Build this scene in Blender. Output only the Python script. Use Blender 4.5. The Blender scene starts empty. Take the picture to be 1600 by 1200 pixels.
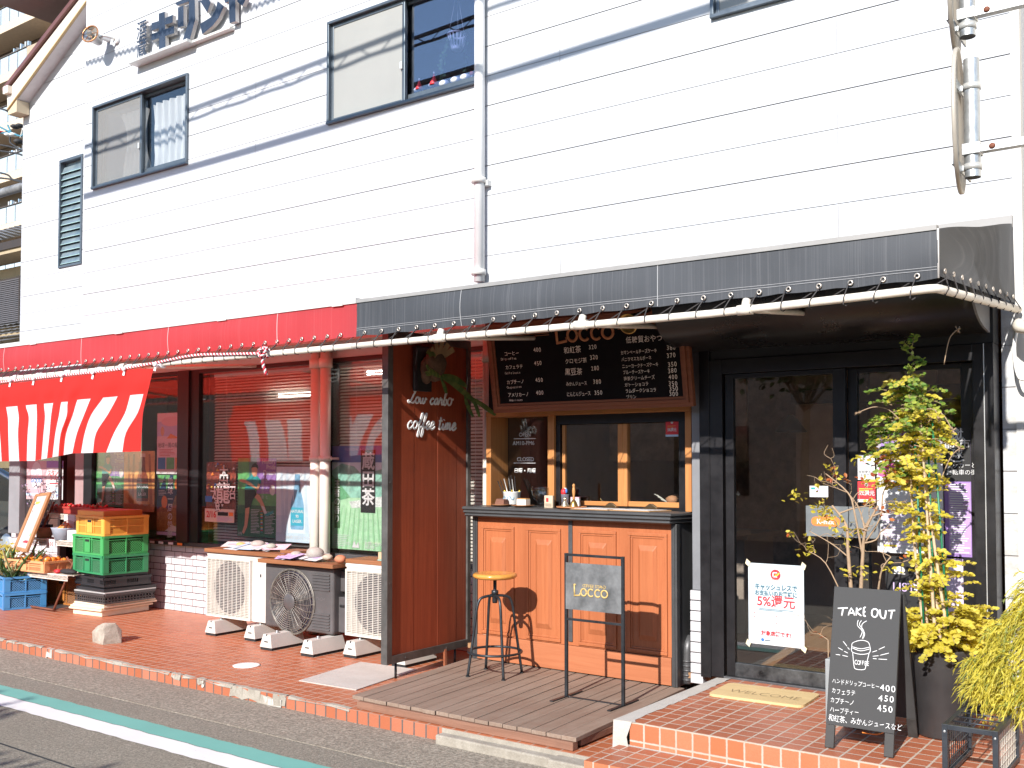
import bpy, bmesh, math, random
from math import radians, sin, cos, pi, sqrt
from mathutils import Vector, Matrix
random.seed(11)
sc = bpy.context.scene
COL = sc.collection

# ------------------------------------------------------------------ camera
FPX, PIT, YAW = 1590.0, radians(1.9), math.atan(2190 / 1590.0)
EYE = Vector((0, 0, 1.6))
_f = Vector((-cos(YAW), sin(YAW), 0)); RT = Vector((sin(YAW), cos(YAW), 0)); ZU = Vector((0, 0, 1))
FW = _f * cos(PIT) + ZU * sin(PIT); UP = -_f * sin(PIT) + ZU * cos(PIT)
PCY = 720 - FPX * math.tan(PIT)
cd = bpy.data.cameras.new('camera'); cam = bpy.data.objects.new('camera', cd); COL.objects.link(cam)
cam.matrix_world = Matrix(((RT.x, UP.x, -FW.x, EYE.x), (RT.y, UP.y, -FW.y, EYE.y), (RT.z, UP.z, -FW.z, EYE.z), (0, 0, 0, 1)))
cd.sensor_width = 36; cd.sensor_fit = 'HORIZONTAL'; cd.lens = FPX / 1600 * 36; cd.shift_y = (PCY - 600) / 1600
cd.clip_end = 600; cd.clip_start = 0.05
sc.camera = cam
# ------------------------------------------------------------------ sky, sun, exposure
SUN = Vector((-0.115, 0.859, -0.499)).normalized()
w = bpy.data.worlds.new('World'); sc.world = w; w.use_nodes = True
nt = w.node_tree; bg = nt.nodes['Background']; sky = nt.nodes.new('ShaderNodeTexSky')
sky.sky_type = 'NISHITA'; sky.sun_disc = False; sky.sun_elevation = radians(30); sky.sun_rotation = math.atan2(-SUN.x, -SUN.y)
sky.air_density = 1.0; sky.dust_density = 0.3; sky.ozone_density = 2.6
nt.links.new(sky.outputs[0], bg.inputs[0]); bg.inputs[1].default_value = 0.118
sl = bpy.data.lights.new('sun', 'SUN'); sl.energy = 4.1; sl.angle = radians(0.5); sl.color = (1, 0.955, 0.89)
so = bpy.data.objects.new('sun', sl); COL.objects.link(so); so.rotation_euler = SUN.to_track_quat('-Z', 'Y').to_euler(); so.location = (2, -20, 20)
sc.view_settings.view_transform = 'Standard'; sc.view_settings.look = 'None'; sc.view_settings.exposure = 0.9; sc.view_settings.gamma = 1
sc.cycles.max_bounces = 8; sc.cycles.transparent_max_bounces = 16; sc.cycles.caustics_reflective = False; sc.cycles.caustics_refractive = False
sc.cycles.use_denoising = True; sc.cycles.sample_clamp_indirect = 6

# ------------------------------------------------------------------ measuring: a picture point on a known real plane
def _ray(px, py): return FW + RT * ((px - 800) / FPX) - UP * ((py - PCY) / FPX)
def at(px, py, y):
    d = _ray(px, py); return EYE + d * ((y - EYE.y) / d.y)
def gz(px, py, z):
    d = _ray(px, py); return EYE + d * ((z - EYE.z) / d.z)
def atx(px, py, x):
    d = _ray(px, py); return EYE + d * ((x - EYE.x) / d.x)

# ------------------------------------------------------------------ objects
def thing(name, label, cat, loc=(0, 0, 0), rz=0, group=None):
    o = bpy.data.objects.new(name, None); COL.objects.link(o)
    o.location = loc; o.rotation_euler = (0, 0, rz); o.empty_display_size = 0.1
    o['label'] = label; o['category'] = cat
    if group: o['group'] = group
    return o
def tag(o, label, cat, group=None):
    o['label'] = label; o['category'] = cat
    if group: o['group'] = group
    return o
def dup(root, loc, rz=0, label=None, scale=None):
    r = root.copy(); COL.objects.link(r); r.location = loc; r.rotation_euler = (0, 0, rz)
    if label: r['label'] = label
    if scale: r.scale = scale
    for ch in list(root.children):
        c = ch.copy(); COL.objects.link(c); c.parent = r
        for g in list(ch.children):
            d = g.copy(); COL.objects.link(d); d.parent = c
    return r

def rounded(x0, x1, z0, z1, r, n=4):
    p = []
    for cx, cz, a0 in ((x1 - r, z1 - r, 0), (x0 + r, z1 - r, 90), (x0 + r, z0 + r, 180), (x1 - r, z0 + r, 270)):
        for k in range(n + 1):
            a = radians(a0 + 90 * k / n); p.append((cx + r * cos(a), cz + r * sin(a)))
    return p
def smooth_path(pts, n=5):
    pts = [Vector(p) for p in pts]; out = []
    for i in range(len(pts) - 1):
        p0 = pts[max(i - 1, 0)]; p1 = pts[i]; p2 = pts[i + 1]; p3 = pts[min(i + 2, len(pts) - 1)]
        for k in range(n):
            t = k / n
            out.append(0.5 * ((2 * p1) + (p2 - p0) * t + (2 * p0 - 5 * p1 + 4 * p2 - p3) * t * t + (3 * p1 - p0 - 3 * p2 + p3) * t ** 3))
    out.append(pts[-1]); return out

_gl = {}
def glyphs(s, bold=0.0):
    k = (s, bold)
    if k not in _gl:
        c = bpy.data.curves.new('lettering', 'FONT'); c.body = s; c.size = 1; c.offset = bold; c.resolution_u = 3
        o = bpy.data.objects.new('lettering', c); COL.objects.link(o)
        m = bpy.data.meshes.new_from_object(o.evaluated_get(bpy.context.evaluated_depsgraph_get()))
        _gl[k] = ([(v.co.x, v.co.y) for v in m.vertices], [tuple(p.vertices) for p in m.polygons])
        bpy.data.objects.remove(o); bpy.data.curves.remove(c); bpy.data.meshes.remove(m)
    return _gl[k]

class MB:
    def __init__(s): s.bm = bmesh.new(); s.mats = []
    def mi(s, m):
        if m not in s.mats: s.mats.append(m)
        return s.mats.index(m)
    def poly(s, pts, m, smooth=False):
        try:
            f = s.bm.faces.new([s.bm.verts.new(p) for p in pts])
        except ValueError: return None
        f.material_index = s.mi(m); f.smooth = smooth; return f
    def mesh(s, verts, faces, m, smooth=False):
        vs = [s.bm.verts.new(v) for v in verts]; i = s.mi(m)
        for f in faces:
            try: g = s.bm.faces.new([vs[k] for k in f])
            except ValueError: continue
            g.material_index = i; g.smooth = smooth
    def box(s, x0, x1, y0, y1, z0, z1, m, M=None):
        v = [(x, y, z) for z in (z0, z1) for y in (y0, y1) for x in (x0, x1)]
        if M is not None: v = [M @ Vector(p) for p in v]
        s.mesh(v, [(0, 2, 3, 1), (4, 5, 7, 6), (0, 1, 5, 4), (2, 6, 7, 3), (0, 4, 6, 2), (1, 3, 7, 5)], m)
    def prism(s, outline, fr, depth, m, smooth=False):     # outline in frame (o,u,v,n): extruded along -n by depth
        o, u, v, n = fr; k = len(outline)
        a = [o + u * p[0] + v * p[1] for p in outline]; b = [p - n * depth for p in a]
        f = [tuple(range(k)), tuple(range(2 * k - 1, k - 1, -1))] + [(i, i + k, (i + 1) % k + k, (i + 1) % k) for i in range(k)]
        vs = [s.bm.verts.new(p) for p in a + b]; mi = s.mi(m)
        for j, q in enumerate(f):
            g = s.bm.faces.new([vs[i] for i in q]); g.material_index = mi; g.smooth = smooth and j > 1
    def cyl(s, p0, p1, r0, m, r1=None, n=14, cap=True):
        s.tube([p0, p1], r0, m, n=n, r1=r1, cap=cap)
    def tube(s, pts, r, m, n=8, r1=None, cap=True, closed=False, flat=1.0, fup=None):
        pts = [Vector(p) for p in pts]; N = len(pts)
        if r1 is None: r1 = r
        rings = []; prev = None
        for i, p in enumerate(pts):
            if closed: t = pts[(i + 1) % N] - pts[i - 1]
            else: t = pts[min(i + 1, N - 1)] - pts[max(i - 1, 0)]
            if t.length < 1e-9: t = Vector((0, 0, 1))
            t.normalize()
            if fup is not None: a = Vector(fup)
            elif prev is None: a = Vector((0, 0, 1)) if abs(t.z) < 0.9 else Vector((1, 0, 0))
            else: a = prev
            a = a - t * a.dot(t)
            if a.length < 1e-6: a = t.orthogonal()
            a.normalize(); b = t.cross(a); prev = a
            rr = r[i] if isinstance(r, (list, tuple)) else r + (r1 - r) * (i / max(N - 1, 1))
            rings.append([s.bm.verts.new(p + (a * cos(2 * pi * k / n) * flat + b * sin(2 * pi * k / n)) * rr) for k in range(n)])
        mi = s.mi(m)
        for i in range(N if closed else N - 1):
            A, B = rings[i], rings[(i + 1) % N]
            for k in range(n):
                f = s.bm.faces.new((A[k], A[(k + 1) % n], B[(k + 1) % n], B[k])); f.material_index = mi; f.smooth = n > 4
        if cap and not closed:
            for R in (rings[0][::-1], rings[-1]):
                f = s.bm.faces.new(R); f.material_index = mi
    def lathe(s, prof, m, c=(0, 0, 0), n=24, M=None):
        rings = []; c = Vector(c)
        for r, z in prof:
            ring = []
            for k in range(n):
                p = Vector((r * cos(2 * pi * k / n), r * sin(2 * pi * k / n), z))
                if M is not None: p = M @ p
                ring.append(s.bm.verts.new(c + p))
            rings.append(ring)
        mi = s.mi(m)
        for A, B in zip(rings, rings[1:]):
            for k in range(n):
                f = s.bm.faces.new((A[k], A[(k + 1) % n], B[(k + 1) % n], B[k])); f.material_index = mi; f.smooth = True
        for R, rev in ((rings[0], True), (rings[-1], False)):
            if prof[0 if rev else -1][0] > 1e-5:
                f = s.bm.faces.new(R[::-1] if rev else R); f.material_index = mi
    def sheet(s, fn, nu, nv, m, smooth=True, mfn=None):
        V = [[s.bm.verts.new(fn(i / nu, j / nv)) for i in range(nu + 1)] for j in range(nv + 1)]
        for j in range(nv):
            for i in range(nu):
                f = s.bm.faces.new((V[j][i], V[j][i + 1], V[j + 1][i + 1], V[j + 1][i])); f.smooth = smooth
                f.material_index = s.mi(mfn(i, j) if mfn else m)
    def blob(s, c, rx, ry, rz, m, n=10, rough=0.0, M=None):
        prof = []; c = Vector(c); rings = []
        k2 = max(5, n // 2 + 1); seed = random.random() * 9
        for j in range(k2):
            a = pi * j / (k2 - 1); ring = []
            for k in range(n):
                q = 2 * pi * k / n; t = 1 + rough * sin(3 * q + seed) * sin(2 * a + seed)
                p = Vector((rx * sin(a) * cos(q) * t, ry * sin(a) * sin(q) * t, rz * cos(a)))
                if M is not None: p = M @ p
                ring.append(c + p)
            rings.append(ring)
        vs = [p for r in rings[1:-1] for p in r] + [rings[0][0], rings[-1][0]]
        F = []; R = k2 - 2
        for j in range(R - 1):
            for k in range(n): F.append((j * n + k, (j + 1) * n + k, (j + 1) * n + (k + 1) % n, j * n + (k + 1) % n))
        for k in range(n):
            F.append((R * n, k, (k + 1) % n)); F.append((R * n + 1, (R - 1) * n + (k + 1) % n, (R - 1) * n + k))
        s.mesh(vs, F, m, True)
    def text(s, t, fr, x, y, size, m, al='l', bold=0.0, jit=0.0, off=0.002, vert=False, sx=1.0, adv=None):
        o, u, v, n = fr
        if vert or jit:
            cx = 0; items = []
            for ch in t:
                a = 1.0 if ord(ch) > 0x2000 else (0.3 if ch == ' ' else 0.62)
                if adv: a *= adv
                items.append((ch, cx, a)); cx += a
            for ch, c0, a in items:
                if ch == ' ': continue
                vs, fs = glyphs(ch, bold); ang = random.uniform(-jit, jit); dy = random.uniform(-jit, jit) * 0.3; ss = 1 + random.uniform(-jit, jit) * 0.6
                ca, sa = cos(ang), sin(ang)
                P = []
                for (gx, gy) in vs:
                    gx -= 0.5; gy -= 0.38
                    gx, gy = (gx * ca - gy * sa) * ss * sx, (gx * sa + gy * ca) * ss
                    if vert: X, Y = gx * size, gy * size - (c0 + 0.5) * size
                    else: X, Y = (c0 + 0.5) * size * sx + gx * size - (cx * size * sx * (0.5 if al == 'c' else 1 if al == 'r' else 0)), (gy + 0.38 + dy) * size
                    P.append(o + u * (x + X) + v * (y + Y) + n * off)
                s.mesh(P, fs, m)
            return
        vs, fs = glyphs(t, bold)
        if not vs: return
        w_ = max(p[0] for p in vs); d = {'l': 0, 'c': w_ / 2, 'r': w_}[al]
        s.mesh([o + u * (x + (p[0] - d) * size * sx) + v * (y + p[1] * size) + n * off for p in vs], fs, m)
    def build(s, name, parent=None, bev=0, local=False, seg=2, weld=True):
        me = bpy.data.meshes.new(name); bm = s.bm
        if parent is not None and not local: bmesh.ops.translate(bm, verts=bm.verts, vec=-(Vector(parent_origin(parent))))
        if weld == 2: bmesh.ops.remove_doubles(bm, verts=bm.verts, dist=0.0004)
        bm.to_mesh(me); bm.free()
        for m in s.mats: me.materials.append(m)
        o = bpy.data.objects.new(name, me); COL.objects.link(o)
        if parent is not None: o.parent = parent
        if bev:
            b = o.modifiers.new('bevel', 'BEVEL'); b.width = bev; b.segments = seg; b.limit_method = 'ANGLE'; b.angle_limit = radians(35)
        return o
def parent_origin(p):
    v = Vector((0, 0, 0))
    while p is not None: v += p.location; p = p.parent
    return v
def own(mb, name, label, cat, group=None, bev=0, loc=None):
    """a one-mesh thing whose origin is put at loc"""
    if loc is not None: bmesh.ops.translate(mb.bm, verts=mb.bm.verts, vec=-Vector(loc))
    o = mb.build(name, bev=bev)
    if loc is not None: o.location = loc
    return tag(o, label, cat, group)
def structure(mb, name, bev=0):
    o = mb.build(name, bev=bev); o['kind'] = 'structure'; return o
def frame_y(x0, z0, y): return (Vector((x0, y, z0)), Vector((1, 0, 0)), Vector((0, 0, 1)), Vector((0, -1, 0)))

# ------------------------------------------------------------------ materials
class NT:
    def __init__(s, name):
        s.m = bpy.data.materials.new(name); s.m.use_nodes = True; s.t = s.m.node_tree; s.t.nodes.clear()
        s.o = s.n('ShaderNodeOutputMaterial')
    def n(s, t, **k):
        x = s.t.nodes.new(t)
        for a, b in k.items(): setattr(x, a, b)
        return x
    def set(s, sock, v):
        if hasattr(v, 'is_linked') or hasattr(v, 'links'): s.t.links.new(v, sock)
        elif isinstance(v, (tuple, list)) and len(v) == 3 and sock.type == 'RGBA': sock.default_value = (*v, 1)
        else: sock.default_value = v
    def math(s, op, a, b=0.0, c=None, clamp=False):
        x = s.n('ShaderNodeMath', operation=op, use_clamp=clamp); s.set(x.inputs[0], a); s.set(x.inputs[1], b)
        if c is not None: s.set(x.inputs[2], c)
        return x.outputs[0]
    def mix(s, f, a, b, mode='MIX'):
        x = s.n('ShaderNodeMix', data_type='RGBA', blend_type=mode); s.set(x.inputs[0], f); s.set(x.inputs[6], a); s.set(x.inputs[7], b); return x.outputs[2]
    def noise(s, vec, scale, det=5, rough=0.6, dist=0.0):
        x = s.n('ShaderNodeTexNoise'); s.t.links.new(vec, x.inputs['Vector']); x.inputs['Scale'].default_value = scale; x.inputs['Detail'].default_value = det
        x.inputs['Roughness'].default_value = rough; x.inputs['Distortion'].default_value = dist; return x.outputs[0]
    def ramp(s, f, st):
        x = s.n('ShaderNodeValToRGB'); e = x.color_ramp.elements
        while len(e) < len(st): e.new(0.5)
        for q, (p, c) in zip(e, st): q.position = p; q.color = (*c, 1) if len(c) == 3 else c
        s.t.links.new(f, x.inputs[0]); return x.outputs[0]
    def mr(s, f, a, b, c=0.0, d=1.0):
        x = s.n('ShaderNodeMapRange'); s.set(x.inputs[0], f)
        for i, v in enumerate((a, b, c, d)): x.inputs[i + 1].default_value = v
        return x.outputs[0]
    def obj(s): return s.n('ShaderNodeTexCoord').outputs['Object']
    def pos(s): return s.n('ShaderNodeNewGeometry').outputs['Position']
    def scale(s, vec, sc3):
        x = s.n('ShaderNodeMapping'); s.t.links.new(vec, x.inputs[0]); x.inputs['Scale'].default_value = sc3; return x.outputs[0]
    def xyz(s, vec):
        x = s.n('ShaderNodeSeparateXYZ'); s.t.links.new(vec, x.inputs[0]); return x.outputs
    def comb(s, a, b, c=0.0):
        x = s.n('ShaderNodeCombineXYZ'); s.set(x.inputs[0], a); s.set(x.inputs[1], b); s.set(x.inputs[2], c); return x.outputs[0]
    def white(s, vec):
        x = s.n('ShaderNodeTexWhiteNoise', noise_dimensions='3D'); s.t.links.new(vec, x.inputs[0]); return x.outputs[0]
    def bump(s, h, st=0.3, d=0.01):
        x = s.n('ShaderNodeBump'); s.t.links.new(h, x.inputs['Height']); x.inputs['Strength'].default_value = st; x.inputs['Distance'].default_value = d; return x.outputs[0]
    def bsdf(s, col, rough=0.6, metal=0.0, normal=None, spec=0.5, coat=0.0):
        b = s.n('ShaderNodeBsdfPrincipled'); s.set(b.inputs['Base Color'], col); s.set(b.inputs['Roughness'], rough); b.inputs['Metallic'].default_value = metal
        b.inputs['Specular IOR Level'].default_value = spec; b.inputs['Coat Weight'].default_value = coat
        if normal is not None: s.t.links.new(normal, b.inputs['Normal'])
        return b.outputs[0]
    def out(s, sh): s.t.links.new(sh, s.o.inputs[0]); return s.m
def mul(c, k): return tuple(min(1, max(0, x * k)) for x in c)
def M(name, col, rough=0.6, metal=0.0, var=0.12, vs=5, bump=0.0, bs=80, spec=0.5, coat=0.0, tint=None):
    t = NT(name); p = t.obj(); n1 = t.noise(p, vs, 6, 0.65)
    c = t.mix(t.mr(n1, 0.3, 0.7), mul(col, 1 - var), tint or mul(col, 1 + var * 0.7))
    n2 = t.noise(p, bs, 3, 0.6)
    nm = t.bump(n2, bump, 0.004) if bump else None
    r = t.mr(n1, 0.3, 0.7, max(0.02, rough - 0.08), min(1, rough + 0.08))
    return t.out(t.bsdf(c, r, metal, nm, spec, coat))
def cloth(name, col, trans, amt=0.45, streak=0.0, var=0.12, rough=0.7, pale=None):
    t = NT(name); p = t.obj(); n1 = t.noise(p, 1.3, 5)
    c = t.mix(t.mr(n1, 0.3, 0.7), mul(col, 1 - var), mul(col, 1 + var))
    if streak:
        s_ = t.noise(t.scale(p, (95, .5, .5)), 1.0, 5, 0.7); c = t.mix(t.math('MULTIPLY', t.mr(s_, 0.52, 0.72), streak), c, pale)
    n2 = t.noise(p, 260, 2)
    b = t.bsdf(c, rough, 0, t.bump(n2, 0.15, 0.002), 0.35)
    if amt <= 0: return t.out(b)
    tr = t.n('ShaderNodeBsdfTranslucent'); t.set(tr.inputs[0], trans)
    mx = t.n('ShaderNodeMixShader'); mx.inputs[0].default_value = amt; t.t.links.new(b, mx.inputs[1]); t.t.links.new(tr.outputs[0], mx.inputs[2])
    return t.out(mx.outputs[0])
def leafmat(name, c1, c2, amt=0.4):
    t = NT(name); p = t.obj(); n1 = t.noise(p, 9, 3); r = t.white(t.scale(p, (19, 19, 19)))
    oi = t.n('ShaderNodeNewGeometry').outputs['Random Per Island']
    c = t.mix(oi, c1, c2); c = t.mix(t.mr(n1, 0.35, 0.65, 0, 0.5), c, mul(c1, 0.6))
    b = t.bsdf(c, 0.5, 0, None, 0.4)
    tr = t.n('ShaderNodeBsdfTranslucent'); t.set(tr.inputs[0], c)
    mx = t.n('ShaderNodeMixShader'); mx.inputs[0].default_value = amt; t.t.links.new(b, mx.inputs[1]); t.t.links.new(tr.outputs[0], mx.inputs[2])
    return t.out(mx.outputs[0])
def glassmat(name, tint=(0.93, 0.96, 0.95), k=1.6, ior=1.52, rough=0.0, wav=0.0):
    t = NT(name); lw_ = t.n('ShaderNodeLayerWeight'); lw_.inputs[0].default_value = 0.5
    f0 = ((ior - 1) / (ior + 1)) ** 2
    f = t.math('MULTIPLY', t.math('ADD', t.math('MULTIPLY', t.math('POWER', lw_.outputs['Facing'], 5.0), 1 - f0), f0), k, clamp=True)
    tr = t.n('ShaderNodeBsdfTransparent'); t.set(tr.inputs[0], tint)
    g = t.n('ShaderNodeBsdfGlossy'); g.inputs['Roughness'].default_value = rough; g.inputs[0].default_value = (1, 1, 1, 1)
    if wav:
        nm = t.bump(t.noise(t.pos(), 1.6, 1), wav, 0.01); t.t.links.new(nm, g.inputs['Normal'])
    mx = t.n('ShaderNodeMixShader'); t.t.links.new(f, mx.inputs[0]); t.t.links.new(tr.outputs[0], mx.inputs[1]); t.t.links.new(g.outputs[0], mx.inputs[2])
    return t.out(mx.outputs[0])
def wood(name, c1, c2, axis=2, fine=60, rough=0.5, coat=0.0, knots=0.0, spec=0.4, dark=None):
    t = NT(name); p = t.obj(); s3 = [fine, fine, fine]; s3[axis] = fine * 0.035
    n1 = t.noise(t.scale(p, s3), 1, 6, 0.7, 0.4); s4 = [7, 7, 7]; s4[axis] = 0.7
    n2 = t.noise(t.scale(p, s4), 1, 3)
    c = t.ramp(n1, [(0.3, c1), (0.7, c2)]); c = t.mix(t.mr(n2, 0.3, 0.7, 0, 0.5), c, mul(c1, 0.75))
    if knots:
        v = t.n('ShaderNodeTexVoronoi'); v.inputs['Scale'].default_value = 3.1; s5 = [1, 1, 1]; s5[axis] = 0.45
        t.t.links.new(t.scale(p, s5), v.inputs['Vector']); c = t.mix(t.math('MULTIPLY', t.mr(v.outputs['Distance'], 0.02, 0.10, 1, 0), knots), c, mul(c1, 0.3))
    if dark: 
        n3 = t.noise(p, 2.2, 6, 0.7); c = t.mix(t.mr(n3, 0.5, 0.72, 0, 0.6), c, dark)
    return t.out(t.bsdf(c, rough, 0, t.bump(n1, 0.25, 0.003), spec, coat))
def tilemat(name, a, b, px, py, ox, oy, g, base, base2, grout, bond=0.0, rough=0.5, flem=None, vary=1.0, dirt=0.25, bstr=0.5):
    """square or brick tiles laid on world axes a,b"""
    t = NT(name); P = t.pos(); q = t.xyz(P)
    u = t.math('SUBTRACT', q[a], ox); v = t.math('SUBTRACT', q[b], oy)
    vd = t.math('DIVIDE', v, py); row = t.math('FLOOR', vd)
    if bond or flem:
        par = t.math('MODULO', t.math('ABSOLUTE', row), 2.0); u = t.math('ADD', u, t.math('MULTIPLY', par, bond * px))
    ud = t.math('DIVIDE', u, px); cu = t.math('FLOOR', ud)
    fu = t.math('MULTIPLY', t.math('FRACT', ud), px); fv = t.math('MULTIPLY', t.math('FRACT', vd), py)
    du = t.math('MINIMUM', fu, t.math('SUBTRACT', px, fu)); dv = t.math('MINIMUM', fv, t.math('SUBTRACT', py, fv))
    if flem:
        du = t.math('MINIMUM', du, t.math('ABSOLUTE', t.math('SUBTRACT', fu, flem))); half = t.math('GREATER_THAN', fu, flem); cu = t.math('ADD', cu, t.math('MULTIPLY', half, 0.5))
    wob = t.math('MULTIPLY', t.math('SUBTRACT', t.noise(P, 60, 2), 0.5), g * 0.5)
    d = t.math('ADD', t.math('MINIMUM', du, dv), wob)
    mask = t.mr(d, g * 0.32, g * 0.62)
    r = t.white(t.comb(cu, row, 0.0)); n1 = t.noise(P, 1.7, 6, 0.65); n2 = t.noise(P, 120, 3, 0.7)
    c = t.mix(t.math('MULTIPLY', r, vary), base, base2); c = t.mix(t.mr(n1, 0.4, 0.75, 0, dirt), c, mul(base, 0.55)); c = t.mix(t.mr(n2, 0.35, 0.75, 0, 0.35), c, mul(base, 0.72))
    gc = t.mix(t.mr(n1, 0.3, 0.7), mul(grout, 0.75), grout)
    h = t.math('ADD', mask, t.math('MULTIPLY', n2, 0.25))
    return t.out(t.bsdf(t.mix(mask, gc, c), t.mr(mask, 0, 1, 0.85, rough), 0, t.bump(h, bstr, 0.003), 0.4))
# ------------------------------------------------------------------ shared materials
def siding_mat():
    t = NT('white siding'); p = t.pos(); n1 = t.noise(p, 0.9, 5); n2 = t.noise(p, 70, 4, 0.7); n3 = t.noise(t.scale(p, (6, 6, 0.6)), 1.5, 5, 0.7)
    c = t.mix(t.mr(n1, 0.3, 0.7), (0.50, 0.515, 0.545), (0.54, 0.55, 0.57))
    z = t.xyz(p)[2]; n4 = t.noise(t.scale(p, (3, 3, 5)), 2.0, 6, 0.75)
    grime = t.math('MULTIPLY', t.mr(z, 3.10, 2.93), t.mr(n4, 0.42, 0.62)); c = t.mix(t.math('MULTIPLY', grime, 0.55), c, (0.36, 0.33, 0.27))
    c = t.mix(t.math('MULTIPLY', t.mr(n3, 0.55, 0.8), 0.10), c, (0.45, 0.45, 0.45))
    return t.out(t.bsdf(c, 0.62, 0, t.bump(n2, 0.35, 0.004), 0.3))
SIDING = siding_mat()
GAP = M('siding joint', (0.34, 0.315, 0.31), 0.9)
WHITEPAINT = M('white paint', (0.60, 0.585, 0.555), 0.45, var=0.08, vs=3)
CREAMPIPE = M('cream pipe', (0.70, 0.66, 0.58), 0.4, var=0.08, vs=4)
OLDPIPE = M('ivory painted pipe', (0.76, 0.70, 0.60), 0.45, var=0.14, vs=14, tint=(0.80, 0.74, 0.66))
SASH = M('blue grey aluminium', (0.12, 0.145, 0.17), 0.35, 0.5, vs=8)
DARKALU = M('black aluminium', (0.017, 0.016, 0.018), 0.38, 0.3, var=0.25, vs=9, bump=0.05)
BROWNALU = M('brown anodised aluminium', (0.045, 0.022, 0.022), 0.4, 0.3, vs=8)
GREYMETAL = M('grey painted metal', (0.10, 0.10, 0.105), 0.45, 0.4, var=0.2, vs=10)
GALV = M('galvanised steel', (0.55, 0.57, 0.58), 0.42, 0.75, var=0.2, vs=22)
LIGHTMETAL = M('light metal', (0.62, 0.62, 0.60), 0.4, 0.4)
BLACKIRON = M('black iron', (0.045, 0.05, 0.057), 0.4, 0.6, var=0.25, vs=14, bump=0.1)
BLACKPAINT = M('black paint', (0.016, 0.016, 0.017), 0.5, var=0.25, vs=6, bump=0.05)
CHALK = M('white chalk', (0.80, 0.80, 0.80), 0.9, var=0.15, vs=60)
CREAMCHALK = M('cream chalk', (0.72, 0.60, 0.48), 0.9, var=0.15, vs=60)
WHITE = M('white plastic', (0.80, 0.80, 0.79), 0.4, var=0.05)
PAPER = M('paper', (0.62, 0.62, 0.63), 0.7, var=0.05)
BLACK = M('black', (0.012, 0.012, 0.013), 0.6)
RUBBER = M('black rubber', (0.02, 0.02, 0.022), 0.8)
RED = M('printed red', (0.62, 0.03, 0.04), 0.5, var=0.06)
ORANGE = M('printed orange', (0.75, 0.22, 0.04), 0.5, var=0.08)
PINK = M('printed pink', (0.78, 0.42, 0.50), 0.5, var=0.08)
PURPLE = M('printed purple', (0.30, 0.18, 0.46), 0.5, var=0.15)
LILAC = M('printed lilac', (0.55, 0.42, 0.68), 0.5, var=0.1)
BLUE = M('printed blue', (0.05, 0.18, 0.50), 0.5, var=0.1)
SKYBLUE = M('printed sky blue', (0.45, 0.62, 0.80), 0.5, var=0.08)
TEAL = M('printed teal', (0.02, 0.30, 0.30), 0.5, var=0.1)
GREEN = M('printed green', (0.12, 0.42, 0.14), 0.5, var=0.3, vs=14)
DKGREEN = M('printed dark green', (0.03, 0.14, 0.06), 0.5, var=0.3, vs=20)
SKIN = M('printed skin', (0.62, 0.33, 0.20), 0.5, var=0.15)
NAVY = M('printed navy', (0.012, 0.018, 0.06), 0.5)
YELLOW = M('printed yellow', (0.80, 0.58, 0.06), 0.5)
BRASS = M('brass', (0.62, 0.42, 0.14), 0.3, 0.9)
GOLDPAINT = M('gold paint', (0.58, 0.40, 0.14), 0.5, var=0.15, vs=30)
GLASS = glassmat('window glass', (0.965, 0.975, 0.97), 1.8, 1.52, 0.0, 0.04)
DARKGLASS = glassmat('tinted glass', (0.75, 0.78, 0.9), 4.2, 1.55, 0.0, 0.05)
CLEAR = glassmat('drinking glass', (0.96, 0.97, 0.97), 1.3, 1.5)
TILE_B, TILE_B2, TILE_G = (0.40, 0.115, 0.050), (0.50, 0.18, 0.095), (0.42, 0.37, 0.32)
FLOORTILE = tilemat('terracotta floor tiles', 0, 1, .0916, .0916, -5.62, 4.503, .0115, (0.42, 0.122, 0.052), (0.52, 0.172, 0.080), (0.50, 0.32, 0.235), rough=0.42, dirt=0.4)
KERBTILE = tilemat('terracotta edge tiles', 0, 2, .0916, .30, -5.62, -.2, .012, TILE_B, (0.50, 0.20, 0.13), (0.12, 0.105, 0.10), rough=0.5)
STEPTOP = tilemat('terracotta step treads', 0, 1, .091, .0916, -2.638, 4.662, .010, (0.38, 0.115, 0.055), (0.50, 0.175, 0.095), (0.54, 0.45, 0.37), rough=0.45, dirt=0.45)
STEPFRONT = tilemat('terracotta step risers', 0, 2, .091, .094, -2.638, .249 - .094 * 3, .010, (0.44, 0.14, 0.06), (0.53, 0.20, 0.11), (0.50, 0.43, 0.36), rough=0.5)
WALLTILE = tilemat('white brick tiles', 0, 2, .352, .0665, -8.42, .745, .008, (0.60, 0.58, 0.61), (0.66, 0.65, 0.67), (0.10, 0.08, 0.09), bond=0.5, flem=.232, rough=0.25, dirt=0.08, bstr=0.8)
def concrete(name, c1, c2, sc_=9):
    t = NT(name); p = t.pos(); n = t.noise(p, sc_, 8, 0.75); n2 = t.noise(p, 140, 4, 0.7)
    c = t.ramp(n, [(0.3, c1), (0.7, c2)]); c = t.mix(t.mr(n2, 0.35, 0.7, 0, 0.4), c, mul(c1, 0.6))
    return t.out(t.bsdf(c, 0.88, 0, t.bump(t.math('ADD', n, t.math('MULTIPLY', n2, 0.5)), 0.6, 0.006), 0.25))
CONC = concrete('rough concrete', (0.26, 0.23, 0.19), (0.46, 0.42, 0.36))
PALECONC = concrete('pale concrete', (0.46, 0.43, 0.39), (0.58, 0.55, 0.51), 4)
ROCKMAT = concrete('weathered stone', (0.26, 0.22, 0.18), (0.56, 0.50, 0.42), 12)
STONE = concrete('river stone', (0.34, 0.31, 0.28), (0.46, 0.43, 0.40), 14)
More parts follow.
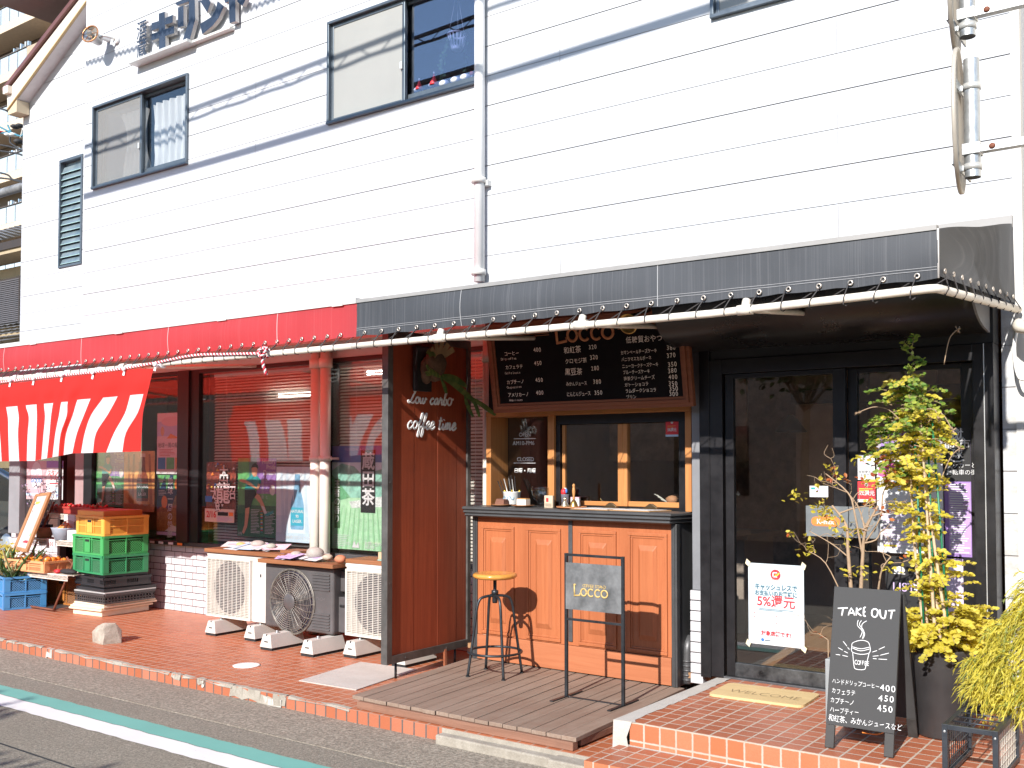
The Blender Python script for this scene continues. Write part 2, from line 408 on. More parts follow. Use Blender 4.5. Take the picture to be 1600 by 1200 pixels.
def asphalt(name, lo, hi, fine=170, light=0.0):
    t = NT(name); p = t.pos(); n1 = t.noise(p, 0.7, 5, 0.6); n2 = t.noise(p, fine, 3, 0.8); n3 = t.noise(p, fine * 0.38, 4, 0.7)
    v = t.n('ShaderNodeTexVoronoi'); v.inputs['Scale'].default_value = fine * 0.62; t.t.links.new(p, v.inputs['Vector'])
    c = t.ramp(t.mix(0.5, n2, n3), [(0.34, mul(lo, 0.35)), (0.5, lo), (0.66, hi)])
    c = t.mix(t.mr(v.outputs['Color'], 0.55, 0.95, 0, 0.5), c, mul(hi, 1.25)); c = t.mix(t.mr(n1, 0.35, 0.7, 0, 0.35), c, mul(lo, 0.75))
    n4 = t.noise(t.scale(p, (1, 3, 1)), 2.3, 6, 0.75); c = t.mix(t.mr(n4, 0.6, 0.8, 0, 0.4), c, mul(lo, 0.5))
    return t.out(t.bsdf(c, 0.9, 0, t.bump(t.math('ADD', n2, n3), 0.9, 0.006), 0.3))
ASPH = asphalt('asphalt', (0.235, 0.208, 0.168), (0.41, 0.368, 0.305))
ASPH2 = asphalt('older asphalt', (0.26, 0.226, 0.182), (0.48, 0.425, 0.35), 120)
def roadpaint(name, col):
    t = NT(name); p = t.pos(); n = t.noise(p, 150, 4, 0.75); n2 = t.noise(t.scale(p, (2, 40, 1)), 3.0, 4, 0.7); n3 = t.noise(p, 2.0, 4)
    c = t.mix(t.mr(n3, 0.3, 0.7), mul(col, 0.9), col); c = t.mix(t.mr(n, 0.62, 0.75, 0, 0.55), c, (0.16, 0.15, 0.13))
    c = t.mix(t.mr(n2, 0.66, 0.70, 0, 0.5), c, (0.2, 0.19, 0.17))
    return t.out(t.bsdf(c, 0.7, 0, t.bump(n, 0.4, 0.003), 0.35))

# ------------------------------------------------------------------ ground
m = MB(); m.box(-140, 90, -60, 110, -0.5, 0.0, ASPH); structure(m, 'road')
m = MB(); m.box(-60, 20, 4.02, 4.5, -0.02, 0.004, ASPH2); structure(m, 'road_shoulder')
def stripe(name, y0, y1, mat):
    m = MB(); xs = [-40 + i * 0.09 for i in range(480)]
    for a, b in zip(xs, xs[1:]):
        f = lambda x, k: 0.004 * sin(x * 31 + k) + 0.003 * sin(x * 83 + 2 * k)
        m.poly([(a, y0 + f(a, y0), 0.004), (b, y0 + f(b, y0), 0.004), (b, y1 + f(b, y1), 0.004), (a, y1 + f(a, y1), 0.004)], mat)
    return structure(m, name)
stripe('green_road_line', 3.625, 3.775, roadpaint('green road paint', (0.16, 0.40, 0.35)))
stripe('white_road_line', 3.462, 3.619, roadpaint('white road paint', (0.72, 0.71, 0.70)))
# sunk service cover line across the road bottom left
m = MB(); m.tube([(-9, 3.02, 0.0), (-5.8, 3.005, 0.0), (-4.2, 2.98, 0.0)], 0.006, BLACK, n=5); structure(m, 'road_seam')
# terrace
m = MB()
m.poly([(-40, 4.5, .08), (-2.75, 4.5, .08), (-2.75, 6.42, .08), (-40, 6.42, .08)], FLOORTILE)
m.poly([(-40, 4.5, -.05), (-3.76, 4.5, -.05), (-3.76, 4.5, .08), (-40, 4.5, .08)], KERBTILE)
m.poly([(-3.76, 4.5, -.05), (-2.75, 4.5, -.05), (-2.75, 4.5, .08), (-3.76, 4.5, .08)], CONC)
structure(m, 'terrace')
m = MB()   # mortar left where edge tiles broke away
def chip(x0, x1, z0, z1, depth=0.012, n=9, mat=CONC):
    top = [(x0 + (x1 - x0) * i / n, z1 + random.uniform(-.006, .004)) for i in range(n + 1)]
    bot = [(x0 + (x1 - x0) * i / n + random.uniform(-.01, .01), z0 + random.uniform(-.010, .010)) for i in range(n + 1)]
    for i in range(n):
        yy = [4.5 - depth * random.uniform(.2, 1) for _ in range(2)]
        m.mesh([(top[i][0], 4.53, top[i][1] + .003), (top[i + 1][0], 4.53, top[i + 1][1] + .003), (top[i + 1][0], yy[1] + .008, top[i + 1][1]), (top[i][0], yy[0] + .008, top[i][1]),
                (bot[i + 1][0], 4.493, bot[i + 1][1]), (bot[i][0], 4.493, bot[i][1])], [(0, 1, 2, 3), (3, 2, 4, 5)], mat, False)
chip(-5.62, -5.07, .012, .083); chip(-5.30, -5.1, -.01, .05, .02, 6, PALECONC); chip(-6.28, -6.17, .05, .084, n=4); chip(-5.98, -5.90, .045, .084, n=3); chip(-5.93, -5.90, .03, .08, n=3, mat=PALECONC)
chip(-7.93, -7.84, .01, .083, n=3, mat=PALECONC); chip(-8.55, -8.42, .066, .084, n=4)
for a, b in ((-12, -8.6), (-8.4, -8.0), (-7.8, -6.3), (-6.15, -5.6), (-5.05, -4.5)): chip(a, b, .072, .083, .006, max(4, int((b - a) * 9)))
structure(m, 'broken_edge')
m = MB(); m.box(-3.76, -2.70, 4.44, 4.62, -.05, .055, CONC); m.box(-2.97, -2.695, 4.40, 4.66, -.05, .062, CONC); structure(m, 'kerb_base', .008)
# entrance steps
m = MB()
m.poly([(-2.63, 4.66, .25), (1.5, 4.66, .25), (1.5, 5.96, .25), (-2.63, 5.96, .25)], STEPTOP)
m.poly([(-2.63, 4.66, -.05), (1.5, 4.66, -.05), (1.5, 4.66, .25), (-2.63, 4.66, .25)], STEPFRONT)
m.poly([(-2.69, 4.31, .124), (1.5, 4.31, .124), (1.5, 4.66, .124), (-2.69, 4.66, .124)], STEPTOP)
m.poly([(-2.69, 4.31, -.05), (1.5, 4.31, -.05), (1.5, 4.31, .124), (-2.69, 4.31, .124)], STEPFRONT)
m.poly([(-2.69, 4.66, -.05), (-2.69, 4.31, -.05), (-2.69, 4.31, .124), (-2.69, 4.66, .124)], STEPFRONT)
m.tube([(-2.69, 4.662, .126), (1.5, 4.662, .126)], 0.006, PALECONC, n=5)
structure(m, 'entrance_steps')
m = MB()
N = 26
pts = []
for i in range(N + 1):
    y = 4.655 + (5.93 - 4.655) * i / N
    pts.append((y, -2.632 + random.uniform(-.006, .014) + (.03 if i in (0,) else 0)))
for (ya, xa), (yb, xb) in zip(pts, pts[1:]):
    m.mesh([(-2.725, ya, .248), (-2.725, yb, .248), (xb, yb, .252), (xa, ya, .252), (-2.735, ya, -.02), (-2.735, yb, -.02)], [(0, 3, 2, 1), (0, 1, 5, 4)], PALECONC)
m.mesh([(-2.735, 4.655, -.02), (-2.725, 4.655, .248), (-2.615, 4.655, .252), (-2.645, 4.652, .17), (-2.63, 4.652, .10), (-2.66, 4.652, -.02)], [(0, 1, 2, 3, 4, 5)][::1], PALECONC)
structure(m, 'step_edging')

# ------------------------------------------------------------------ the shop building
shop = thing('shop_building', 'white two storey shop with clapboard siding above and shop fronts at street level', 'building', (-5.5, 6.1, 0))
def rows(mb, x0, x1, z0, z1, y, holes, phase=3.384, pitch=.2302, mat=SIDING, left=None, seams=()):
    k0 = math.floor((z0 - phase) / pitch); zb = {round(z0, 4), round(z1, 4)}
    k = k0
    while phase + k * pitch < z1:
        z = phase + k * pitch
        if z > z0: zb.add(round(z, 4))
        k += 1
    joints = {round(phase + j * pitch, 4) for j in range(k0 - 1, k + 1)}
    for h in holes:
        for z in h[2:]: 
            if z0 < z < z1: zb.add(round(z, 4))
    zb = sorted(zb)
    for a, b in zip(zb, zb[1:]):
        zm = (a + b) / 2; cuts = sorted((h[0], h[1]) for h in holes if h[2] < zm < h[3]); segs = []; cur = x0 if left is None else None
        xl = x0 if left is None else max(x0, left(a)); xl2 = x0 if left is None else max(x0, left(b))
        if xl >= x1: continue
        cur = xl
        for c0, c1 in cuts: 
            if c0 > cur: segs.append((cur, c0))
            cur = max(cur, c1)
        segs.append((cur, x1))
        idx = round((a - phase) / pitch)
        ga = (.0036 if idx % 2 == 0 else .0022) if a in joints else 0; gb = (.0036 if round((b - phase) / pitch) % 2 == 0 else .0022) if b in joints else 0
        for s0, s1 in segs:
            if s1 - s0 < .01: continue
            parts = [s0] + [q for q in sorted(seams) if s0 < q < s1] + [s1]
            for p0, p1 in zip(parts, parts[1:]):
                e0 = p0 + (.0015 if p0 in seams else 0); e1 = p1 - (.0015 if p1 in seams else 0)
                tl = e0 if left is None or p0 != xl else xl2
                mb.poly([(e0, y, a + ga), (e1, y, a + ga), (e1, y, b - gb), (tl, y, b - gb)], mat)
            mb.poly([(s0, y + .007, a), (s1, y + .007, a), (s1, y + .007, b), (s0 if left is None else max(s0, xl2), y + .007, b)], GAP)
def reveal(mb, h, y, d, mat):
    x0, x1, z0, z1 = h
    mb.poly([(x0, y, z0), (x0, y + d, z0), (x0, y + d, z1), (x0, y, z1)], mat); mb.poly([(x1, y, z0), (x1, y, z1), (x1, y + d, z1), (x1, y + d, z0)], mat)
    mb.poly([(x0, y, z1), (x0, y + d, z1), (x1, y + d, z1), (x1, y, z1)], mat); mb.poly([(x0, y, z0), (x1, y, z0), (x1, y + d, z0), (x0, y + d, z0)], mat)
WA, WB, WC = (-9.96, -8.325, 4.49, 5.385), (-6.385, -4.70, 4.49, 5.385), (-2.81, -1.15, 4.49, 5.385)
m = MB()
rows(m, -10.14, -1.03, 2.62, 7.6, 6.1, [WA, WB, WC, (-10.2, -1.115, 0, 2.62)], seams=(-1.99, -7.34, -4.0))
rows(m, -1.10, -1.03, 0.0, 2.62, 6.1, [], seams=())
for h in (WA, WB, WC): reveal(m, h, 6.1, .12, WHITEPAINT)
m.box(-1.03, -.985, 6.092, 6.16, 0, 7.6, WHITEPAINT)                    # corner trim
m.box(-10.14, -10.13, 6.1015, 7.05, 2.6, 7.6, SIDING)
m.box(-1.0, -.985, 6.16, 12, 0, 7.6, SIDING)
m.poly([(-10.14, 6.1, 2.62), (-10.14, 6.42, 2.62), (-1.1, 6.42, 2.62), (-1.1, 6.1, 2.62)], WHITEPAINT)
m.build('siding_wall', shop)
SL = lambda z: -13.17 + max(0, (z - 6.55)) / .47
m = MB(); LV = (-12.26, -11.735, 4.05, 5.435)
rows(m, -13.17, -10.14, 2.7, 7.9, 7.05, [LV], phase=3.31, left=SL)
reveal(m, LV, 7.05, .1, WHITEPAINT); m.box(-13.18, -13.17, 7.045, 11, 0, 6.4, SIDING)
m.build('wing_wall', shop)
# roof of the wing and body: barge board, soffit, metal edge
BROWNMETAL = M('brown roof metal', (0.17, 0.075, 0.07), 0.45, 0.2)
BY = 6.86
b0_, b1_, b2_, b3_ = at(11, 138, BY), at(118, 0, BY), at(20, 159, BY), at(133, 4, BY)
ks = (b1_.z - b0_.z) / (b1_.x - b0_.x); xa, xb = b0_.x, -9.6; zT = lambda x: b0_.z + (x - b0_.x) * ks
kl = (b3_.z - b2_.z) / (b3_.x - b2_.x); zL = lambda x: b2_.z + (x - b2_.x) * kl
fr = (Vector((0, BY, 0)), Vector((1, 0, 0)), Vector((0, 0, 1)), Vector((0, -1, 0)))
m = MB()
m.prism([(xa, zT(xa) - .05), (xa + .02, zL(xa + .02)), (xb, zL(xb)), (xb, zT(xb) - .05)], fr, .03, M('ivory barge board', (0.62, 0.57, 0.51), 0.5, vs=2))
m.prism([(xa + .02, zL(xa + .02) - .001), (xa + .03, zL(xa + .03) - .018), (xb, zL(xb) - .018), (xb, zL(xb) - .001)], (fr[0] + Vector((0, -.012, 0)), *fr[1:]), .03, M('yellow pine edge', (0.50, 0.36, 0.18), 0.6))
m.poly([(xa + .03, BY + .03, zL(xa) + .005), (xb, BY + .03, zL(xb) + .005), (xb, 7.06, zL(xb) + .005), (xa + .03, 7.06, zL(xa) + .005)], M('soffit', (0.60, 0.58, 0.58), 0.6))
m.box(-13.24, -13.02, 6.87, 7.04, zL(-13.13) - .13, zL(-13.13) + .03, M('beige eave box', (0.52, 0.43, 0.30), 0.6))
m.build('barge_board', shop)
m = MB()
m.prism([(xa - .06, zT(xa) + .0), (xa - .04, zT(xa) - .05), (xb, zT(xb) - .048), (xb, zT(xb) + .02)], (fr[0] + Vector((0, -.04, 0)), *fr[1:]), 6.0, BROWNMETAL)
m.build('roof', shop)
g_ = at(8, 140, 6.8); m = MB(); m.tube([(g_.x, 6.84, g_.z), (g_.x, 9, g_.z)], .05, OLDPIPE, n=10); m.box(g_.x - .06, g_.x + .06, 6.80, 6.86, g_.z - .05, g_.z + .05, OLDPIPE); m.build('gutter', shop, .005)
m = MB(); m.box(-13.1, -1.05, 6.5, 12, 7.55, 7.6, GAP); m.box(-13.1, -1.05, 11.9, 12, 0, 7.6, GAP); m.box(-13.1, -1.05, 6.42, 11.9, 2.62, 2.68, GAP); m.build('rear_body', shop)
# downpipe on the upper wall
m = MB(); m.tube([(-4.69, 6.04, 7.5), (-4.69, 6.04, 2.95)], .040, WHITE, n=16)
for z in (3.72, 3.02, 6.2): m.cyl((-4.69, 6.03, z - .02), (-4.69, 6.03, z + .02), .056, WHITEPAINT, n=16); 
m.box(-4.76, -4.62, 6.05, 6.10, 3.68, 3.72, WHITEPAINT)
m.build('downpipe', shop)

SCREENMAT = None
def screenmat():
    t = NT('insect screen'); n = t.noise(t.obj(), 2, 3); d = t.bsdf(t.mix(n, (0.30, 0.30, 0.30), (0.34, 0.34, 0.335)), 0.8, 0, None, 0.2)
    tr = t.n('ShaderNodeBsdfTransparent'); mx = t.n('ShaderNodeMixShader'); mx.inputs[0].default_value = 0.42
    t.t.links.new(tr.outputs[0], mx.inputs[1]); t.t.links.new(d, mx.inputs[2]); return t.out(mx.outputs[0])
SCREEN = screenmat(); CURT = cloth('white curtain', (0.80, 0.80, 0.82), (0.8, 0.8, 0.82), 0.35)
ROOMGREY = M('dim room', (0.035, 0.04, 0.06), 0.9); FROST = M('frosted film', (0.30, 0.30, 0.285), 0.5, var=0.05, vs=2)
def slide_window(h, parent, frost=False, curtain=False):
    x0, x1, z0, z1 = h; y = 6.1; m = MB(); f = .024
    m.box(x0, x1, y - .028, y + .10, z1 - f, z1, SASH); m.box(x0, x1, y - .035, y + .10, z0, z0 + f, SASH); m.box(x0, x0 + f, y - .028, y + .10, z0 + f, z1 - f, SASH); m.box(x1 - f, x1, y - .028, y + .10, z0 + f, z1 - f, SASH)
    xm = (x0 + x1) / 2
    for a, b, yy in ((x0 + f, xm + .03, .005), (xm - .03, x1 - f, .05)):
        s = .027; bt = .03 if yy < .02 else .075
        m.box(a, a + s, y + yy, y + yy + .028, z0 + f, z1 - f, SASH); m.box(b - s, b, y + yy, y + yy + .028, z0 + f, z1 - f, SASH)
        m.box(a + s, b - s, y + yy, y + yy + .028, z0 + f, z0 + f + bt, SASH); m.box(a + s, b - s, y + yy, y + yy + .028, z1 - f - .03, z1 - f, SASH)
    m.box(xm - .012, xm + .012, y - .012, y + .004, z0 + .30, z0 + .36, LIGHTMETAL)
    win = m.build('window', parent, .003)
    def sub(name, m2): 
        o = m2.build(name, win); return o
    m = MB(); m.box(xm + .004, x1 - f - .027, y + .062, y + .066, z0 + f + .075, z1 - f - .03, DARKGLASS if frost else GLASS); sub('pane', m)
    m = MB(); m.box(x0 + f + .027, xm - .004, y + .012, y + .015, z0 + f + .03, z1 - f - .03, FROST if frost else SCREEN); sub('insect_screen', m)
    if not frost:
        m = MB(); m.box(x0 + f, xm, y + .064, y + .068, z0 + f, z1 - f, GLASS); sub('pane', m)
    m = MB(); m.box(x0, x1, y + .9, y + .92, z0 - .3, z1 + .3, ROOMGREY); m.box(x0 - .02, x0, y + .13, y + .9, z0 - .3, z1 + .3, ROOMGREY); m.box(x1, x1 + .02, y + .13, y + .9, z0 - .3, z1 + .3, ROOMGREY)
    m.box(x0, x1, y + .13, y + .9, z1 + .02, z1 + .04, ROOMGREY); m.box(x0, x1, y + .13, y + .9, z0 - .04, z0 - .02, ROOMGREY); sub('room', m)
    if curtain:
        for a, b, g in ((xm + .06, x1 - .13, 0), (x0 + .30, xm - .03, 1)):
            m = MB(); W = b - a
            def fn(u, v, a=a, W=W, g=g):
                z = z1 - .13 - v * (z1 - z0 - .22)
                gather = 1 - (.35 * sin(pi * min(1, v * 1.2)) if g else .04 * v); sh = (.12 * v if g else 0)
                x = a + W * (u * gather + (1 - gather) * .65) + sh * .4
                return (x, y + .12 + .022 * sin(u * 34 + 1.2 * sin(v * 3)) + .012 * sin(u * 71), z + .012 * cos(u * 34))
            m.sheet(fn, 64, 10, CURT); sub('curtain', m)
    return win
winA = slide_window(WA, shop, curtain=True); winB = slide_window(WB, shop, frost=True); winC = slide_window(WC, shop, frost=True)
# louvre window of the wing
m = MB(); x0, x1, z0, z1 = LV; y = 7.05
m.box(x0, x1, y - .02, y + .08, z1 - .035, z1, SASH); m.box(x0, x1, y - .02, y + .08, z0, z0 + .03, SASH); m.box(x0, x0 + .03, y - .02, y + .08, z0 + .03, z1 - .035, SASH); m.box(x1 - .03, x1, y - .02, y + .08, z0 + .03, z1 - .035, SASH)
lw = m.build('window', shop, .003); m = MB()
k = 0; z = z0 + .05
LOUV = M('blue green louvre glass', (0.10, 0.15, 0.19), 0.08, spec=0.9, tint=(0.20, 0.25, 0.27))
LEDGE = M('louvre glass edge', (0.30, 0.44, 0.43), 0.3)
while z < z1 - .10:
    m.mesh([(x0 + .03, y + .0, z), (x1 - .03, y + .0, z), (x1 - .03, y + .035, z + .088), (x0 + .03, y + .035, z + .088)], [(0, 1, 2, 3)], LOUV)
    m.box(x0 + .03, x1 - .03, y - .004, y + .002, z - .004, z + .004, LEDGE); z += .083
m.box(x0 + .03, x1 - .03, y + .06, y + .07, z0, z1, M('pale blue lining', (0.25, 0.34, 0.42), 0.5)); m.box(x0 + .03, x0 + .12, y + .037, y + .055, z0 + .03, z1 - .1, NAVY)
m.build('louvre_slats', lw)

# ---- ground floor shop front (glass plane y = 6.38)
m = MB(); m.poly([(-12.09, 6.4, 0), (-10.95, 6.4, 0), (-10.95, 6.4, .742), (-12.09, 6.4, .742)], WALLTILE); m.poly([(-10.40, 6.4, 0), (-4.4, 6.4, 0), (-4.4, 6.4, .742), (-10.40, 6.4, .742)], WALLTILE)
m.poly([(-12.09, 6.4, .742), (-10.95, 6.4, .742), (-10.95, 6.6, .742), (-12.09, 6.6, .742)], WALLTILE); m.poly([(-12.09, 6.4, 0), (-12.09, 6.4, .742), (-12.09, 6.9, .742), (-12.09, 6.9, 0)], WALLTILE)
m.build('tile_wall', shop)
m = MB()
m.box(-12.2, -4.75, 6.36, 6.6, 2.51, 2.62, WHITEPAINT)                                 # lintel
m.box(-12.2, -10.4, 6.60, 6.72, .0, 2.6, M('brown wall', (0.16, 0.07, 0.05), 0.6))
m.build('lintel', shop)
m = MB(); m.box(-10.45, -4.75, 6.355, 6.50, .744, .785, GREYMETAL); m.build('sill', shop, .004)
m = MB()
m.box(-8.78, -8.60, 6.33, 6.50, .786, 2.508, BROWNALU); m.box(-8.60, -8.46, 6.35, 6.48, .786, 2.508, DARKALU)
m.box(-6.74, -6.62, 6.35, 6.48, .786, 2.508, DARKALU); m.box(-10.47, -10.31, 6.34, 6.50, .08, 2.508, DARKALU)
m.box(-8.46, -6.74, 6.35, 6.45, 2.47, 2.508, BROWNALU); m.box(-6.62, -4.76, 6.35, 6.45, 2.47, 2.508, BROWNALU); m.box(-10.31, -8.78, 6.35, 6.45, 2.47, 2.508, BROWNALU)
m.box(-10.67, -10.475, 6.36, 6.55, .08, 2.508, M('pinkish pillar', (0.34, 0.24, 0.24), 0.5)); m.box(-10.98, -10.93, 6.34, 6.42, .08, 2.508, BROWNALU)
m.box(-11.98, -11.74, 6.30, 6.50, .745, 2.508, M('grey post', (0.24, 0.25, 0.27), 0.5)); m.box(-4.82, -4.75, 6.35, 6.5, .786, 2.508, DARKALU)
m.build('window_frame', shop, .003)
for a, b, z0, z1 in ((-10.31, -8.78, .786, 2.47), (-8.46, -6.74, .786, 2.47), (-6.62, -4.82, .786, 2.47), (-11.74, -10.98, .745, 2.5)):
    m = MB(); m.box(a, b, 6.375, 6.381, z0, z1, GLASS); m.build('shop_pane', shop)
m = MB()   # inside of the shop
IN1 = M('shop interior wall', (0.30, 0.20, 0.16), 0.9); IN2 = M('shop interior floor', (0.18, 0.14, 0.11), 0.7)
m.box(-12.2, -4.86, 8.6, 8.65, 0, 2.6, IN1); m.box(-12.2, -12.15, 6.73, 8.6, 0, 2.6, IN1); m.box(-4.86, -4.84, 6.42, 8.6, 0, 2.6, IN1); m.box(-12.15, -4.87, 6.42, 8.6, .05, .09, IN2)
for x in (-9.6, -8.3, -7.1, -5.9):
    m.box(x, x + .8, 8.2, 8.59, .1, 1.9, M('shelf goods', (0.22, 0.10, 0.07), 0.6, var=0.6, vs=7))
m.build('shop_interior', shop)
WOODLT = wood('honey pine', (0.46, 0.20, 0.065), (0.62, 0.31, 0.11), 2, 55, 0.45)
WOODFLOOR = wood('cafe floor boards', (0.30, 0.16, 0.08), (0.42, 0.25, 0.13), 1, 40, 0.5)
m = MB(); CW = M('cafe wall', (0.22, 0.145, 0.105), 0.9, var=0.5, vs=1.5); CW2 = M('cafe brick', (0.34, 0.21, 0.15), 0.8, var=0.5, vs=9)
m.box(-4.80, -1.05, 9.4, 9.45, 0, 2.6, CW2); m.box(-4.80, -4.78, 6.3, 9.4, 0, 2.6, CW); m.box(-1.08, -1.06, 6.11, 9.4, 0, 2.6, CW); m.box(-4.78, -1.09, 6.02, 9.4, .20, .235, WOODFLOOR)
m.box(-2.75, -1.75, 7.4, 7.44, 1.15, 2.45, M('brown board partition', (.50, .32, .21), .7, var=.3, vs=3)); m.box(-2.28, -2.20, 7.32, 7.39, .24, 2.5, M('dark post', (.04, .03, .025), .6)); m.box(-2.75, -1.3, 7.30, 7.39, 2.02, 2.12, m.mats[-1]); m.box(-4.3, -3.1, 7.3, 7.34, 1.6, 2.3, CW2); m.box(-3.9, -3.2, 7.2, 7.6, 1.02, 1.06, M('pale table', (.45, .36, .28), .5)); m.box(-3.75, -3.65, 7.25, 7.32, 1.065, 1.19, M('cream packet', (.6, .5, .38), .6)); m.box(-3.55, -3.40, 7.25, 7.35, 1.065, 1.22, M('red packet', (.5, .12, .08), .6)); m.lathe([(.02, .12), (.10, .02), (.11, 0), (.10, 0), (.015, .1)], M('dark pendant shade', (.05, .04, .03), .5), (-2.6, 6.9, 1.80), 20)
m.box(-3.3, -2.2, 8.9, 9.39, .24, 1.1, M('dim cabinet', (0.42, 0.28, 0.20), 0.6)); m.box(-2.0, -1.3, 8.95, 9.39, .24, 1.9, M('dim shelf', (0.10, 0.06, 0.045), 0.6))
m.box(-3.95, -3.25, 7.6, 8.2, .24, .98, M('dim counter', (0.30, 0.24, 0.20), 0.6)); m.box(-4.0, -3.2, 7.55, 8.25, .98, 1.02, M('dim counter top', (0.25, 0.2, 0.17), 0.5))
m.build('cafe_interior', shop)
# twin downpipes on the shop front, cream
m = MB()
for x in (-6.69, -6.57):
    m.tube([(x, 6.26, 2.60), (x, 6.26, .09)], .047, CREAMPIPE, n=16)
    m.cyl((x, 6.26, 1.60), (x, 6.26, 1.64), .058, CREAMPIPE, n=16); m.cyl((x, 6.26, 2.42), (x, 6.26, 2.50), .060, CREAMPIPE, n=16)
m.box(-6.76, -6.50, 6.27, 6.36, 1.61, 1.63, CREAMPIPE); m.build('shopfront_downpipes'[:-1], shop)
m = MB(); m.tube([(-4.735, 6.22, 2.60), (-4.735, 6.22, .09)], .048, CREAMPIPE, n=16); m.cyl((-4.735, 6.22, 2.36), (-4.735, 6.22, 2.44), .056, CREAMPIPE, n=16); m.build('shopfront_downpipe', shop)
# ---- cafe front: black boarded wall round the take-out window, posts, tile strip
m = MB()
m.box(-4.67, -4.60, 6.13, 6.30, .08, 2.6, DARKALU); m.box(-4.60, -2.77, 6.20, 6.30, .08, 1.265, BLACKPAINT); m.box(-4.60, -2.77, 6.20, 6.30, 1.955, 2.61, BLACKPAINT)
m.box(-2.915, -2.836, 5.985, 6.2, .775, 2.6, M('grey clad strip', (0.20, 0.205, 0.22), 0.5)); m.box(-2.835, -2.765, 5.93, 6.2, .24, 2.6, DARKALU)
m.build('cafe_front', shop, .003)
m = MB()
for i in range(9):
    z = .775 - (i + 1) * .066; m.box(-2.925, -2.838, 5.97, 6.19, z + .003, z + .063, M('white glazed tile', (0.52, 0.51, 0.53), 0.3) if i == 0 else m.mats[0])
m.build('tile_strip', shop, .003)
# ------------------------------------------------------------------ take-out window
KY = 6.10
def K(px, py): p = at(px, py, KY); return p.x, p.z
m = MB(); xl, xr = -4.625, -2.945; zb, zt = 1.268, 1.965
WF = wood('orange pine frame', (0.44, 0.17, 0.055), (0.60, 0.29, 0.10), 2, 50, 0.42); WFH = wood('orange pine rail', (0.44, 0.17, 0.055), (0.58, 0.27, 0.09), 0, 50, 0.42)
m.box(xl, xl + .045, KY - .06, KY + .16, zb, zt - .04, WF); m.box(xr - .045, xr, KY - .06, KY + .16, zb, zt - .04, WF)
m.box(xl, xr, KY - .062, KY + .16, zt - .04, zt, WFH); m.box(-4.085, -4.030, KY - .04, KY + .05, zb, zt - .04, WF)
kw = m.build('takeout_window', shop, .003)
m = MB(); a, b = -4.03, xr - .046
m.box(a, b, KY - .015, KY + .05, zt - .105, zt - .041, DARKALU); m.box(a, a + .035, KY - .015, KY + .05, zb, zt - .105, DARKALU); m.box(b - .065, b, KY - .02, KY + .05, zb, zt - .105, DARKALU); m.box(a + .035, b - .065, KY - .01, KY + .05, zb, zb + .018, DARKALU)
m.build('black_track', kw, .002)
m = MB(); xm = at(973, 720, KY).x
m.box(a + .04, a + .065, KY + .005, KY + .03, zb + .02, zt - .11, WF); m.box(xm - .04, xm + .035, KY + .0, KY + .045, zb + .02, zt - .11, WF); m.box(xm - .004, xm + .003, KY - .004, KY + .01, zb + .02, zt - .11, WF)
m.box(a + .065, xm - .04, KY + .005, KY + .03, zb + .02, zb + .05, WFH); m.box(xm + .035, b - .066, KY + .012, KY + .038, zb + .02, zb + .055, WFH)
m.build('sliding_sash', kw, .003)
m = MB(); m.box(xl + .05, -4.09, KY + .13, KY + .134, zb, zt - .045, GLASS); m.build('pane', kw)
m = MB(); m.box(a + .066, xm - .041, KY + .018, KY + .021, zb + .05, zt - .11, GLASS); m.build('pane', kw)
m = MB(); m.box(xm + .036, b - .067, KY + .024, KY + .027, zb + .055, zt - .11, GLASS); m.build('pane', kw)
# inner jamb wood visible on the left
m = MB(); fr = frame_y(0, 0, KY + .128)
WT = M('white window lettering', (0.86, 0.86, 0.84), 0.5)
def KP(px, py): p = at(px, py, KY + .128); return p.x, p.z
for s, px, py, sz, bo in (('OPEN', 820, 682, .042, 0), ('AM10-PM6', 818, 695.5, .044, 0), ('CLOSED', 821, 720.5, .042, .018), ('日曜・月曜', 820, 738.5, .040, .012)):
    x, z = KP(px, py); m.text(s, fr, x, z, sz, WT, 'c', bo)
for py in (685.5, 723.5):
    x, z = KP(820, py); m.box(x - .10, x + .10, KY + .125, KY + .127, z - .0025, z + .0025, WT)
m.build('opening_hours_lettering', kw)

# ------------------------------------------------------------------ entrance doors
DY = 5.95
m = MB(); xl, xr = -2.765, -1.112; zt = 2.235
m.box(xl, xl + .085, DY - .015, DY + .14, .25, zt, DARKALU); m.box(xr - .105, xr, DY - .015, DY + .14, .25, zt, DARKALU); m.box(xl + .085, xr - .105, DY - .015, DY + .14, zt - .09, zt, DARKALU)
m.box(xl + .085, xr - .105, DY - .02, DY + .13, .235, .262, GREYMETAL); m.box(xl - .008, xl - .002, DY - .02, DY + .0, .25, zt, M('dull brass strip', (0.20, 0.13, 0.05), 0.6, 0.4)); m.box(xr - .05, xr - .045, DY - .019, DY - .014, .25, zt, LIGHTMETAL)
m.box(xl, xr, DY + .0, DY + .14, zt + .002, 2.61, BLACKPAINT)
dr = m.build('entrance_door', shop, .003)
def leaf(x0, x1, y, rail):
    m = MB()
    m.box(x0, x0 + .055, y, y + .04, .264, zt - .092, DARKALU); m.box(x1 - .075, x1, y, y + .04, .264, zt - .092, DARKALU)
    m.box(x0 + .055, x1 - .075, y, y + .04, zt - .122, zt - .092, DARKALU); m.box(x0 + .055, x1 - .075, y, y + .04, .264, .264 + rail, M('scuffed kick rail', (0.035, 0.038, 0.045), 0.35, 0.4, var=0.6, vs=9, tint=(0.12, 0.125, 0.13)) if rail > .05 else DARKALU)
    o = m.build('door_leaf', dr, .003); return o
leaf(-2.67, -1.915, DY + .005, .085); leaf(-1.915, -1.218, DY + .05, .085)
